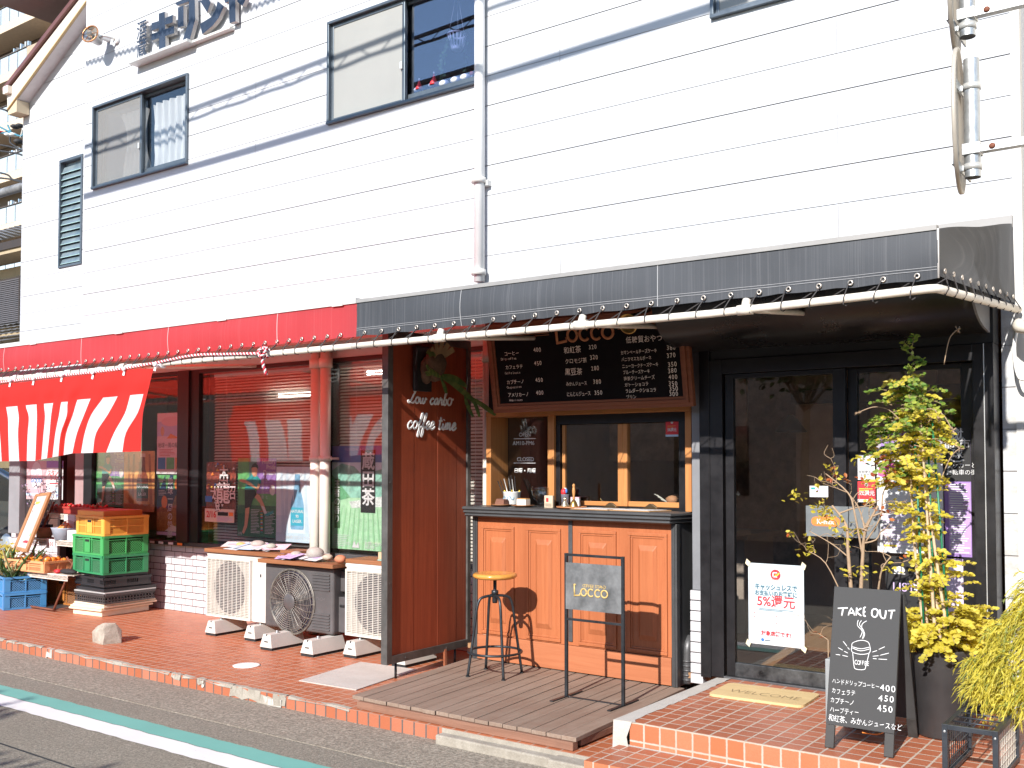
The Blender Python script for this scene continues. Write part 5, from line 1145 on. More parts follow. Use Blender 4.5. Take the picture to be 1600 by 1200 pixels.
m = MB(); TXC = M('pale chalk lettering', (.92, .80, .70), .9); frt = (tb + Nn * .0125, Un, tp, Nn)
def mp(px, py):
    d = _ray(px, py); t = (tb + Nn * .013 - EYE).dot(Nn) / d.dot(Nn); q = EYE + d * t - tb; return q.dot(Un), q.dot(tp)
rg = random.Random(3)
LS = [('コーヒー', 788, 556, 14), ('Drip coffee', 783, 563, 9), ('カフェラテ', 790, 577, 13), ('Caffe Latte', 789, 585, 9), ('カプチーノ', 792, 600, 13), ('Cappuccino', 792, 607, 9), ('アメリカーノ', 794, 620, 13), ('Americano', 796, 627, 9),
      ('和紅茶', 881, 552, 20), ('クロモジ茶', 883, 568, 15), ('黒豆茶', 883, 586, 20), ('みかんジュース', 885, 603, 13), ('にんじんジュース', 886, 619, 13), ('低糖質おやつ', 978, 536, 19)]
for s, px, py, sz in LS: u, v = mp(px, py); m.text(s, frt, u, v, sz / 400 * 1.02, TXC, 'l', .004, jit=.12, sx=.72 if 'ジュース' in s else .92)
for i, s in enumerate(('カマンベールチーズケーキ', 'バニラマスカルポーネ', 'ニューヨークチーズケーキ', 'ブルーチーズケーキ', '抹茶クリームチーズ', 'ガトーショコラ', 'ラムダークショコラ', 'プリン')):
    px = 970 + i * 1.2; py = 554 + (i * 10.6 if i < 2 else 2 + i * 9.6); u, v = mp(px, py); m.text(s, frt, u, v, .030, TXC, 'l', .004, jit=.12, sx=.74 if i < 4 else .85)
for s, px, py in (('400', 834, 550), ('450', 835, 571), ('450', 837, 597), ('400', 838, 617), ('320', 920, 546), ('320', 922, 562), ('280', 924, 579), ('380', 927, 600), ('350', 929, 617), ('380', 1042, 547), ('370', 1042, 559), ('350', 1044, 573), ('380', 1044, 583), ('400', 1045, 593), ('350', 1045, 603), ('350', 1046, 611), ('300', 1046, 619)):
    u, v = mp(px, py); m.text(s, frt, u, v, .042, TXC, 'l', .006, jit=.08, sx=.85)
m.build('chalk_lettering', menu)
m = MB(); BR = M('copper lettering', (.50, .20, .085), .6)
def ring(mb, cu, cv, ru, rv, r, a0, a1, mt, fr_, flat=.3):
    o, U, V, Nq = fr_; mb.tube([o + U * (cu + ru * cos(a)) + V * (cv + rv * sin(a)) + Nq * .002 for a in [a0 + (a1 - a0) * i / 22 for i in range(23)]], r, mt, n=6, flat=flat, fup=Nq)
def locco(mb, fr_, x, y, h, mt, r):
    o, U, V, Nq = fr_; g = lambda pts: mb.tube([o + U * (x + a * h) + V * (y + b * h) + Nq * .002 for a, b in pts], r, mt, n=6, flat=.3, fup=Nq)
    g([(.1, 1.0), (.12, .1)]); g([(.02, 1.0), (.24, 1.02)]); g([(.06, .08), (.66, .16), (.66, .34)])
    s = .27; 
    ring(mb, x + 1.02 * h, y + .42 * h, s * h, s * h * 1.1, r, 0, 2 * pi, mt, fr_); ring(mb, x + 1.72 * h, y + .42 * h, s * h, s * h * 1.1, r, .75, 2 * pi - .75, mt, fr_); ring(mb, x + 2.38 * h, y + .42 * h, s * h, s * h * 1.1, r, .75, 2 * pi - .75, mt, fr_); ring(mb, x + 3.02 * h, y + .42 * h, s * h * 1.1, s * h * 1.1, r, 0, 2 * pi, mt, fr_)
u, v = mp(868, 538); u2, _ = mp(960, 530); locco(m, frt, u, v - .005, (u2 - u) / 3.35, BR, .0105)
for a, b in (((775, 530), (858, 523)), ((965, 514), (1062, 507))):
    u0, v0 = mp(*a); u1, v1 = mp(*b)
    for dv in (0, .014): mbox(m, u0, u1, v0 + dv - .003, v0 + dv, .0125, .014, BR)
m.build('name_lettering', menu)
c = at(981, 506, 5.45); sp = thing('spot_lamp', 'small gold rimmed spot lamp above the menu board', 'lamp', tuple(c)); R_ = Matrix.Rotation(radians(110), 3, 'X')
m = MB(); m.lathe([(.02, -.07), (.04, -.06), (.062, -.01), (.065, .0), (.058, 0), (.04, -.04), (0, -.05)], BRASS, c, 24, R_); m.build('lamp_shade', sp); m = MB(); m.blob(c + R_ @ Vector((0, 0, -.015)), .03, .03, .02, M('lamp glass', (.55, .5, .4), .2), 12); m.build('bulb', sp); m = MB(); m.tube([c + R_ @ Vector((0, 0, -.06)), c + Vector((0, .05, .06)), Vector((c.x, 5.75, 2.56))], .009, BLACK, n=6); m.build('arm', sp)

# ------------------------------------------------------------------ wooden sign panel standing across the terrace
WP = wood('red brown stained boards', (.25, .046, .018), (.37, .076, .030), 2, 55, .5, knots=.6, dark=(.17, .036, .018)); STEEL = M('weathered steel frame', (.12, .115, .11), .5, .5, var=.35, vs=8)
bx_ = -4.86; pan = thing('standing_billboard', 'tall red brown wooden panel in a steel frame with white script lettering', 'sign', (bx_, 5.65, .08))
m = MB(); 
for i, (a, b) in enumerate(((5.26, 5.50), (5.502, 5.76), (5.762, 5.98), (5.982, 6.14))): m.box(bx_ - .02 - .001 * (i % 2), bx_ - .002 - .0012 * (i % 2), a, b, .24, 2.46, WP)
m.build('board', pan, .0015)
m = MB()
m.box(bx_ - .045, bx_ + .012, 5.21, 5.262, .19, 2.52, STEEL); m.box(bx_ - .045, bx_ + .012, 6.10, 6.14, .19, 2.52, STEEL); m.box(bx_ - .045, bx_ + .012, 5.262, 6.10, .19, .245, STEEL); m.box(bx_ - .045, bx_ + .012, 5.262, 6.10, 2.46, 2.52, STEEL)
for y, z in ((5.4, .215), (5.85, .215), (5.235, .75), (5.235, 1.45)): m.blob((bx_ + .012, y, z), .004, .006, .006, STEEL, 8)
m.build('frame', pan, .002)
m = MB(); 
for y in (5.325, 5.98): m.tube([(bx_ - .012, y, .19), (bx_ - .012, y, .08)], .009, BLACKIRON, n=8)
m.build('foot', pan); m = MB(); m.tube([(bx_ - .01, 5.86, .22), (-4.75, 5.72, .085)], .014, MBW, n=4); m.build('brace', pan)
CUR = {'L': ([[(.9, 1.9), (1.15, 2.2), (1.35, 1.9), (1.0, 1.2), (.7, .4), (.35, .02), (.05, .25), (.35, .42), (.8, .15), (1.25, .05), (1.5, .35)]], 1.55),
 'o': ([[(.75, .9), (.35, .95), (.1, .5), (.35, .05), (.75, .15), (.85, .6), (.7, .95), (.85, .8), (1.15, .85)]], 1.05), 'w': ([[(0, .85), (.1, .3), (.3, .05), (.55, .3), (.65, .9), (.65, .3), (.85, .05), (1.15, .35), (1.2, .95), (1.3, .75), (1.5, .8)]], 1.5),
 'c': ([[(.8, .75), (.55, 1.0), (.2, .7), (.15, .3), (.45, 0), (.8, .15), (1.0, .4)]], .95), 'a': ([[(.85, .85), (.5, 1.0), (.15, .6), (.25, .08), (.6, .15), (.85, .85), (.85, .3), (1.0, .05), (1.2, .3)]], 1.15),
 'r': ([[(0, .3), (.25, 1.15), (.35, .85), (.65, .9), (.62, .3), (.8, .05), (1.0, .3)]], .95), 'b': ([[(0, .3), (.42, 1.6), (.5, 2.1), (.32, 2.05), (.2, 1.0), (.25, .1), (.6, .05), (.8, .5), (.6, .95), (.85, .78), (1.1, .85)]], 1.0),
 'f': ([[(0, .25), (.45, 1.3), (.58, 2.0), (.38, 2.05), (.25, 1.2), (.2, 0), (.12, -.85), (.32, -.95), (.42, -.3), (.3, .12), (.7, .3)]], .7), 'e': ([[(.1, .4), (.6, .6), (.68, .9), (.4, 1.0), (.15, .55), (.3, .05), (.7, .12), (.95, .4)]], .85),
 't': ([[(.3, 1.75), (.22, .4), (.42, .05), (.75, .35)], [(0, 1.18), (.62, 1.28)]], .75), 'i': ([[(.12, .9), (.12, .3), (.32, .05), (.6, .35)], [(.2, 1.35), (.22, 1.42)]], .6), 'm': ([[(0, .35), (.15, 1.0), (.12, .05), (.2, .6), (.45, .98), (.52, .7), (.5, .05), (.58, .6), (.82, .98), (.92, .7), (.9, .25), (1.08, .05), (1.35, .35)]], 1.32), ' ': ([], .75)}
def cursive(mb, s, y, z, w_, mt, r):
    tot = sum(CUR[c][1] for c in s); k = w_ / tot; x = 0
    for c in s:
        for pl in CUR[c][0]:
            pts = smooth_path([(bx_ + .0005, y + (x + a + b * .22) * k, z + b * k * .92) for a, b in pl], 4); mb.tube(pts, r, mt, n=6, flat=.35, fup=(1, 0, 0))
        x += CUR[c][1]
m = MB(); cursive(m, 'Low carb', 5.425, 2.015, .44, CHALK, .0085); cursive(m, 'o', 5.86, 2.015, .065, CHALK, .0085); cursive(m, 'coffee time', 5.42, 1.83, .545, CHALK, .0095); m.build('script_lettering', pan)
# staghorn fern hanging on the panel
fern = thing('staghorn_fern', 'staghorn fern on a mossy mount hung at the top of the wooden panel', 'plant', (-4.80, 5.62, 2.28)); m = MB()
MOSS = M('brown moss', (.13, .08, .05), .95, var=.5, vs=20, bump=.8, bs=60); FR = leafmat('fern frond', (.10, .20, .06), (.26, .36, .10), .35); SH = M('dry fern shield', (.30, .20, .10), .8, var=.4, vs=10)
m.blob((-4.78, 5.63, 2.29), .055, .10, .12, MOSS, 14, .25); m.blob((-4.79, 5.55, 2.25), .04, .06, .10, MOSS, 12, .25); m.box(-4.84, -4.80, 5.46, 5.62, 2.10, 2.42, BLACK); m.build('mossy_mount', fern)
m = MB()
for q in range(5):
    a = -.9 + q * .45; b = Vector((-4.76, 5.64, 2.33)); tip = b + Vector((.05, .16 * sin(a), .13 * cos(a))); s_ = Vector((.0, cos(a), -sin(a))) * .03; m.poly([b - s_ * .6, b + s_ * .6, tip + s_ * .5, tip - s_], SH)
m.build('shield_frond', fern)
def frond(mb, pts, w_, mt):
    P = smooth_path(pts, 4); n_ = len(P)
    for i in range(n_ - 1):
        d = (P[i + 1] - P[i]).normalized(); s_ = d.cross(Vector((1, .0, .35))).normalized()
        f = lambda t: w_ * (.35 + 1.2 * sin(pi * min(.97, t * .9 + .06))) * .5
        a, b = f(i / n_), f((i + 1) / n_); mb.mesh([P[i] - s_ * a, P[i] + Vector((.008, 0, 0)), P[i] + s_ * a, P[i + 1] - s_ * b, P[i + 1] + Vector((.008, 0, 0)), P[i + 1] + s_ * b], [(0, 1, 4, 3), (1, 2, 5, 4)], mt, True)
m = MB(); b = (-4.75, 5.66, 2.215)
for ps, w_ in (([b, (-4.70, 5.73, 2.17), (-4.63, 5.80, 2.09), (-4.58, 5.86, 2.02)], .045), ([(-4.63, 5.80, 2.10), (-4.58, 5.84, 2.03), (-4.54, 5.85, 1.92)], .032), ([(-4.60, 5.83, 2.06), (-4.55, 5.92, 2.0), (-4.51, 6.0, 1.94)], .034), ([(-4.62, 5.78, 2.08), (-4.58, 5.76, 2.0), (-4.55, 5.79, 1.92)], .03), ([b, (-4.70, 5.76, 2.20), (-4.67, 5.86, 2.15)], .04), ([b, (-4.72, 5.58, 2.22), (-4.70, 5.48, 2.24), (-4.69, 5.43, 2.28)], .035), ([(-4.71, 5.52, 2.225), (-4.69, 5.45, 2.215), (-4.68, 5.41, 2.21)], .025), ([(-4.75, 5.6, 2.36), (-4.73, 5.54, 2.38), (-4.71, 5.47, 2.35)], .04), ([(-4.74, 5.65, 2.2), (-4.73, 5.68, 2.14), (-4.72, 5.69, 2.09)], .03)): frond(m, ps, w_, FR)
m.build('green_frond', fern)
# ------------------------------------------------------------------ stool
HONEY = wood('honey varnished seat', (.62, .27, .05), (.74, .37, .09), 0, 40, .22, coat=.5)
sx, sy, sz = -4.178, 5.557, .150
st = thing('bar_stool', 'black iron bar stool with round honey wood seat on the deck', 'stool', (sx, sy, sz), radians(6))
m = MB(); m.lathe([(0, .650), (.12, .650), (.142, .656), (.152, .668), (.150, .680), (.138, .688), (.11, .688), (.06, .682), (0, .680)], HONEY, n=40); m.build('seat', st, local=True)
m = MB(); m.cyl((0, 0, .50), (0, 0, .652), .011, BLACKIRON, n=12); 
for k in range(18): m.cyl((0, 0, .535 + k * .006), (0, 0, .538 + k * .006), .0125, BLACKIRON, n=10)
m.cyl((0, 0, .642), (0, 0, .650), .05, BLACKIRON, n=14); m.build('screw_post', st, local=True)
m = MB(); m.lathe([(.0, .485), (.017, .485), (.019, .50), (.019, .545), (.024, .548), (.024, .57), (.018, .572), (.0, .572)], BLACKIRON, n=16); m.build('hub', st, local=True)
m = MB(); m.tube([(.182 * cos(q), .182 * sin(q), .158) for q in [2 * pi * i / 40 for i in range(40)]], .0085, BLACKIRON, n=8, closed=True); m.build('foot_ring', st, local=True)
for a in (radians(230), radians(318), radians(48), radians(140)):
    c_, s_ = cos(a), sin(a); m = MB()
    m.tube(smooth_path([(.015 * c_, .015 * s_, .535), (.06 * c_, .06 * s_, .532), (.105 * c_, .105 * s_, .515), (.128 * c_, .128 * s_, .455), (.145 * c_, .145 * s_, .33), (.170 * c_, .170 * s_, .158), (.193 * c_, .193 * s_, .006)], 5), .0095, BLACKIRON, n=10); m.cyl((.193 * c_, .193 * s_, 0), (.193 * c_, .193 * s_, .008), .014, RUBBER, n=10); m.build('leg', st, local=True)

# ------------------------------------------------------------------ standing name sign on the deck
ls = thing('standing_sign', 'thin black iron standing sign with grey board and gold name on the deck', 'sign', (-3.235, 5.305, .15))
xa, xb, y = -3.437, -3.037, 5.305
m = MB(); t = .009
m.box(xa - t, xa + t, y - t, y + t, .157, 1.03, BLACKIRON); m.box(xb - t, xb + t, y - t, y + t, .157, 1.03, BLACKIRON); m.box(xa + t, xb - t, y - t * .8, y + t * .8, 1.014, 1.029, BLACKIRON); m.box(xa + t, xb - t, y - t * .8, y + t * .8, .620, .634, BLACKIRON)
m.build('frame', ls, .001)
m = MB(); m.box(xa - t - .003, xa + t + .003, y - .17, y + .17, .151, .158, BLACKIRON); m.build('foot', ls, .001); m = MB(); m.box(xb - t - .003, xb + t + .003, y - .17, y + .17, .151, .158, BLACKIRON); m.build('foot', ls, .001)
m = MB(); m.box(xa + t + .004, xb - t - .004, y - t * .7, y + t * .7, .151, .157, BLACKIRON); m.build('base_bar', ls)
m = MB(); m.box(xa + .004, xb - .004, y - .014, y - .010, .690, .975, M('slate grey board', (.10, .105, .11), .55, var=.5, vs=7, tint=(.20, .205, .21))); m.build('board', ls)
m = MB(); fr = frame_y(0, 0, y - .0145); p = at(898, 931, y); locco(m, fr, p.x, p.z - .002, .073, GOLDPAINT, .0052); q = at(912, 916, y); m.text('COFFEE STAND', fr, q.x, q.z - .004, .028, GOLDPAINT, 'l', 0, jit=.12, adv=.8); m.build('name_lettering', ls)

# ------------------------------------------------------------------ air conditioner units
ACW = M('ivory ac casing', (.62, .60, .56), .45, var=.06, vs=3); ACG = M('ivory ac grille', (.64, .615, .56), .5, var=.06); ACGREY = M('grey ac casing', (.115, .108, .11), .42, .25, var=.15, vs=4); DARKHOLE = M('dark fan recess', (.035, .028, .045), .8); FANGREY = M('fan blade grey', (.10, .09, .095), .6)
def white_ac(x0, y, z0, label, W=.83, H=.565, D=.29, gw=.57):
    t = thing('air_conditioner', label, 'air conditioner', (x0 + W / 2, y + D / 2, z0), group='outdoor air conditioner units')
    m = MB(); m.box(x0, x0 + W, y, y + D, z0, z0 + H - .03, ACW); m.box(x0 - .006, x0 + W + .006, y - .006, y + D + .004, z0 + H - .03, z0 + H, ACW); m.build('casing', t, .008)
    m = MB(); r = .212; cx, cz = x0 + .03 + gw * .50, z0 + .27
    m.box(x0 + .025, x0 + gw + .03, y - .004, y - .0005, z0 + .012, z0 + H - .045, ACG)
    m.poly([(cx + r * cos(q), y - .0055, cz + r * 1.08 * sin(q)) for q in [2 * pi * i / 40 for i in range(40)]], DARKHOLE); m.build('fan_recess', t)
    m = MB(); m.lathe([(0, .006), (.055, .004), (.06, 0)], FANGREY, (cx, y - .006, cz), 20, Matrix.Rotation(radians(90), 3, 'X'))
    for k in range(3):
        a = k * 2 * pi / 3 + .5; m.poly([(cx + .05 * cos(a), y - .008, cz + .05 * sin(a)), (cx + .19 * cos(a - .2), y - .009, cz + .19 * sin(a - .2)), (cx + .2 * cos(a + .35), y - .007, cz + .2 * sin(a + .35)), (cx + .055 * cos(a + 1), y - .007, cz + .055 * sin(a + 1))], FANGREY)
    m.build('fan', t)
    m = MB(); n_ = 36; za, zb_ = z0 + .02, z0 + H - .055; xa_, xb_ = x0 + .03, x0 + gw + .025
    for i in range(n_):
        z = za + (zb_ - za) * (i + .5) / n_; m.box(xa_, xb_, y - .024, y - .018, z - .0018, z + .0018, ACG)
    for i in range(11): x = xa_ + (xb_ - xa_) * i / 10; m.box(x - .0020, x + .0020, y - .026, y - .016, za, zb_, ACG)
    m.box(xa_ - .012, xb_ + .012, y - .028, y, zb_, zb_ + .014, ACG); m.box(xa_ - .012, xb_ + .012, y - .028, y, za - .014, za, ACG); m.box(xb_, xb_ + .012, y - .028, y, za, zb_, ACG); m.box(xa_ - .012, xa_, y - .028, y, za, zb_, ACG); m.build('grille', t, .001)
    m = MB(); m.poly([(x0 + gw + .05, y - .0008, z0 + H - .075), (x0 + gw + .08, y - .0008, z0 + H - .07), (x0 + gw + .055, y - .0008, z0 + H - .10)], SKYBLUE); m.box(x0 + gw + .13, x0 + gw + .17, y - .001, y - .0002, z0 + H - .185, z0 + H - .15, LIGHTMETAL); m.box(x0 + gw + .135, x0 + gw + .150, y - .0015, y - .0005, z0 + H - .18, z0 + H - .155, BLACK); m.build('badge', t); return t
white_ac(-7.545, 5.775, .225, 'leftmost ivory air conditioner with square grille against the white tiles', W=.80)
white_ac(-5.815, 5.775, .225, 'ivory air conditioner half hidden behind the wooden panel')
gx0, gx1, gy, gz0, gz1 = -6.735, -5.92, 5.735, .215, .750
t = thing('air_conditioner', 'dark grey air conditioner with round spoked fan guard between two ivory ones', 'air conditioner', (-6.3, 5.9, gz0), group='outdoor air conditioner units')
m = MB(); m.box(gx0, gx1, gy, gy + .28, gz0, gz1, ACGREY); m.build('casing', t, .022, seg=3)
m = MB(); m.box(gx1 + .001, gx1 + .10, gy + .06, gy + .26, gz0 + .02, gz0 + .30, ACGREY); m.box(gx1 + .001, gx1 + .07, gy + .08, gy + .26, gz0 + .34, gz0 + .50, ACGREY); m.box(gx1 + .02, gx1 + .10, gy + .05, gy + .06, gz0 + .22, gz0 + .24, BLACK); m.build('valve_cover', t, .012)
c = at(454, 940, gy - .02); R = .262; cx, cz = c.x, c.z
def ringpts(r, yy, n_=48): return [(cx + r * cos(2 * pi * i / n_), yy, cz + r * sin(2 * pi * i / n_)) for i in range(n_)]
m = MB(); m.poly(ringpts(R, gy - .002), DARKHOLE); m.build('fan_recess', t)
m = MB()
for k in range(3):
    a = k * 2 * pi / 3 + .2; m.sheet(lambda u, v, a=a: (cx + (.07 + .17 * v) * cos(a + u * 1.25 * (1 - .25 * v)), gy - .004 - .010 * u, cz + (.07 + .17 * v) * sin(a + u * 1.25 * (1 - .25 * v))), 6, 4, FANGREY)
m.build('fan', t)
m = MB(); GUARD = M('worn grey guard', (.13, .12, .12), .4, .3, var=.5, vs=18, tint=(.30, .27, .23))
for k in range(11): r = .085 + k * .0172; m.tube(ringpts(r, gy - .034 + .026 * max(0, (k - 7.5) / 2.7) ** 2), .0038, GUARD, n=4, closed=True)
m.tube(ringpts(R + .003, gy - .004), .008, GUARD, n=6, closed=True)
for k in range(26): a = 2 * pi * k / 26 + .05; m.tube([(cx + .06 * cos(a), gy - .036, cz + .06 * sin(a)), (cx + .21 * cos(a + .12), gy - .036, cz + .21 * sin(a + .12)), (cx + .25 * cos(a + .17), gy - .018, cz + .25 * sin(a + .17)), (cx + R * cos(a + .19), gy - .003, cz + R * sin(a + .19))], .003, GUARD, n=4)
m.lathe([(0, .008), (.06, .006), (.068, .0)], ACGREY, (cx, gy - .034, cz), 28, Matrix.Rotation(radians(90), 3, 'X')); m.build('fan_guard', t)
m = MB()
for z0_, n_ in ((gz0 + .345, 6), (gz0 + .03, 6)):
    for i in range(n_): m.box(gx1 - .235, gx1 - .035, gy - .009, gy + .001, z0_ + i * .024, z0_ + i * .024 + .012, ACGREY)
m.text('HITACHI', frame_y(0, 0, gy - .0005), gx1 - .225, gz0 + .265, .036, M('embossed grey', (.15, .14, .145), .4), 'l', .01)
m.build('vent_rib', t, .003)
SUPW = M('cream support plastic', (.58, .56, .52), .5, var=.08)
def support(x, y, label, L=.36, H=.125):
    o = thing('support_block', label, 'support block', (x, y, .08), group='plastic blocks under the air conditioners'); m = MB()
    b, tt = .072, .042
    v = [(-b, 0, .022), (b, 0, .022), (b, L, .022), (-b, L, .022), (-tt, .012, H), (tt, .012, H), (tt, L - .012, H), (-tt, L - .012, H)]
    m.mesh(v, [(0, 3, 2, 1), (4, 5, 6, 7), (0, 1, 5, 4), (1, 2, 6, 5), (2, 3, 7, 6), (3, 0, 4, 7)], SUPW); m.box(-.022, .022, .0035, .006, .062, .072, BLACK); m.box(-.006, .006, .008, .03, H - .012, H + .0005, BLACK); m.build('block', o, .004, local=True)
    m = MB(); m.box(-b + .004, b - .004, .006, L - .006, .0, .0218, RUBBER); m.build('rubber_base', o, local=True)
    m = MB(); m.cyl((0, .12, H), (0, .12, H + .018), .010, GALV, n=8); m.cyl((0, .12, H), (0, .12, H + .006), .018, GALV, n=6); m.build('bolt', o, local=True)
for x, y, lab in ((-7.36, 5.665, 'cream support block under the left end of the leftmost air conditioner'), (-6.87, 5.69, 'cream support block under the right end of the leftmost air conditioner'), (-6.43, 5.49, 'cream support block under the left side of the grey air conditioner'), (-5.965, 5.50, 'cream support block under the right side of the grey air conditioner'), (-5.66, 5.66, 'cream support block just left of the wooden panel frame'), (-5.12, 5.62, 'cream support block seen beneath the wooden panel')): support(x, y, lab)
PLK = wood('brown plank', (.22, .085, .035), (.34, .15, .065), 0, 50, .6)
for x0, x1, y0_, y1_, z, lab in ((-7.55, -6.50, 5.74, 6.02, .792, 'brown plank lying on the leftmost air conditioner'), (-6.738, -5.85, 5.66, 5.96, .752, 'brown plank lying on the grey air conditioner'), (-5.83, -4.95, 5.78, 6.05, .792, 'brown plank on the air conditioner behind the wooden panel')):
    m = MB(); m.box(x0, x1, y0_, y1_, z, z + .032, PLK); own(m, 'shelf_plank', lab, 'plank', 'planks on the air conditioners', .003, ((x0 + x1) / 2, (y0_ + y1_) / 2, z))
m = MB(); m.box(-6.62, -6.40, 5.80, 5.99, .826, .85, PLK); own(m, 'wood_offcut', 'short reddish board on the right end of the leftmost plank', 'plank', bev=.002, loc=(-6.5, 5.9, .826))
def papers(x0, x1, y0_, y1_, z, n_, label, sd):
    rg = random.Random(sd); m = MB(); COLS = (PAPER, PAPER, PAPER, LILAC, SKYBLUE, PRPINK)
    for i in range(n_):
        cx, cy = rg.uniform(x0, x1), rg.uniform(y0_, y1_); a = rg.uniform(-.5, .5); w_, h_ = .105, .074; zz = z + .0015 + i * .0016
        R_ = Matrix.Rotation(a, 3, 'Z'); q = [Vector((cx, cy, zz)) + R_ @ Vector((u, v, .005 * (u > 0) * rg.random() + (v + h_) * .22)) for u, v in ((-w_, -h_), (w_, -h_), (w_, h_), (-w_, h_))]; m.mesh(q + [p + Vector((0, 0, .001)) for p in q], [(3, 2, 1, 0), (4, 5, 6, 7), (0, 1, 5, 4), (1, 2, 6, 5), (2, 3, 7, 6), (3, 0, 4, 7)], COLS[i % 6])
        q2 = [Vector((cx, cy, zz + .0013)) + R_ @ Vector((u, v, .003 + (v + .074) * .22)) for u, v in ((-.06, -.03), (.05, -.03), (.05, .02), (-.06, .02))]
        m.poly(q2, COLS[(i * 2 + 3) % 6])
    return own(m, 'leaflet_pile', label, 'leaflets', 'leaflet piles held down by stones', loc=((x0 + x1) / 2, (y0_ + y1_) / 2, z))
papers(-7.36, -6.75, 5.82, 5.93, .825, 14, 'spread of white leaflets on the leftmost plank', 4); papers(-6.52, -6.12, 5.74, 5.88, .785, 10, 'spread of white leaflets on the plank over the grey unit', 8)
def pebble(x, y, z, rx, ry, rz, mt, label):
    m = MB(); m.blob((x, y, z + rz * .96), rx, ry, rz, mt, 18, .06); own(m, 'stone_weight', label, 'stone', 'stones on the leaflets', loc=(x, y, z))
pebble(-7.02, 5.90, .845, .075, .055, .032, STONE, 'flat grey stone on the leftmost leaflets'); pebble(-6.80, 5.86, .845, .045, .04, .025, concrete('greenish stone', (.34, .36, .31), (.50, .52, .46), 9), 'small greenish stone on the leftmost leaflets')
pebble(-6.42, 5.80, .802, .05, .045, .026, STONE, 'pale flat stone left of the big stone'); pebble(-6.20, 5.80, .80, .085, .06, .050, STONE, 'largest round grey stone on the middle leaflets'); pebble(-6.04, 5.79, .798, .045, .04, .026, concrete('tan stone', (.42, .36, .28), (.58, .50, .40), 9), 'small tan stone right of the big stone'); pebble(-5.885, 5.78, .785, .05, .045, .034, M('terracotta lump', (.50, .20, .11), .8, bump=.5), 'reddish lump at the right end of the middle plank')
pebble(-7.22, 5.88, .845, .05, .04, .02, M('yellow soap stone', (.62, .42, .16), .7), 'small yellow stone at the left of the leaflets')
m = MB(); m.box(-5.55, -5.48, 5.86, 5.90, .826, .885, M('tan carton', (.55, .40, .25), .7)); m.box(-5.50, -5.28, 5.80, 5.88, .826, .836, M('mint tray', (.30, .45, .38), .6)); m.box(-5.46, -5.36, 5.82, 5.86, .837, .856, M('mint carton', (.36, .52, .42), .6)); m.tube([(-5.42, 5.83, .86), (-5.35, 5.85, .875)], .005, ORANGE, n=5); own(m, 'mint_tray', 'small mint tray with a tan carton by the wooden panel', 'tray', loc=(-5.4, 5.84, .826))

# covers set in the terrace
m = MB(); P = [Vector((-5.345, 4.86, .081)), Vector((-4.82, 4.885, .081)), Vector((-4.93, 5.62, .081)), Vector((-5.46, 5.58, .081))]; m.mesh(P + [p + Vector((0, 0, .006)) for p in P], [(4, 5, 6, 7), (0, 1, 5, 4), (1, 2, 6, 5), (2, 3, 7, 6), (3, 0, 4, 7)], PALECONC); own(m, 'concrete_slab', 'pale concrete slab set in the terracotta terrace by the deck', 'slab', loc=(-5.1, 5.2, .08))
m = MB(); m.lathe([(.10, 0), (.10, .004), (.09, .005), (0, .005)], WHITE, (-6.065, 5.0, .0805), 28); own(m, 'drain_cap', 'round white cap in the terracotta terrace', 'cap', loc=(-6.065, 5.0, .0805))
m = MB(); m.box(-10.22, -9.9, 5.67, 5.95, .081, .086, GREYMETAL); own(m, 'grey_cover', 'square grey cover on the terrace beside the market stand', 'cover', loc=(-10.06, 5.8, .081))

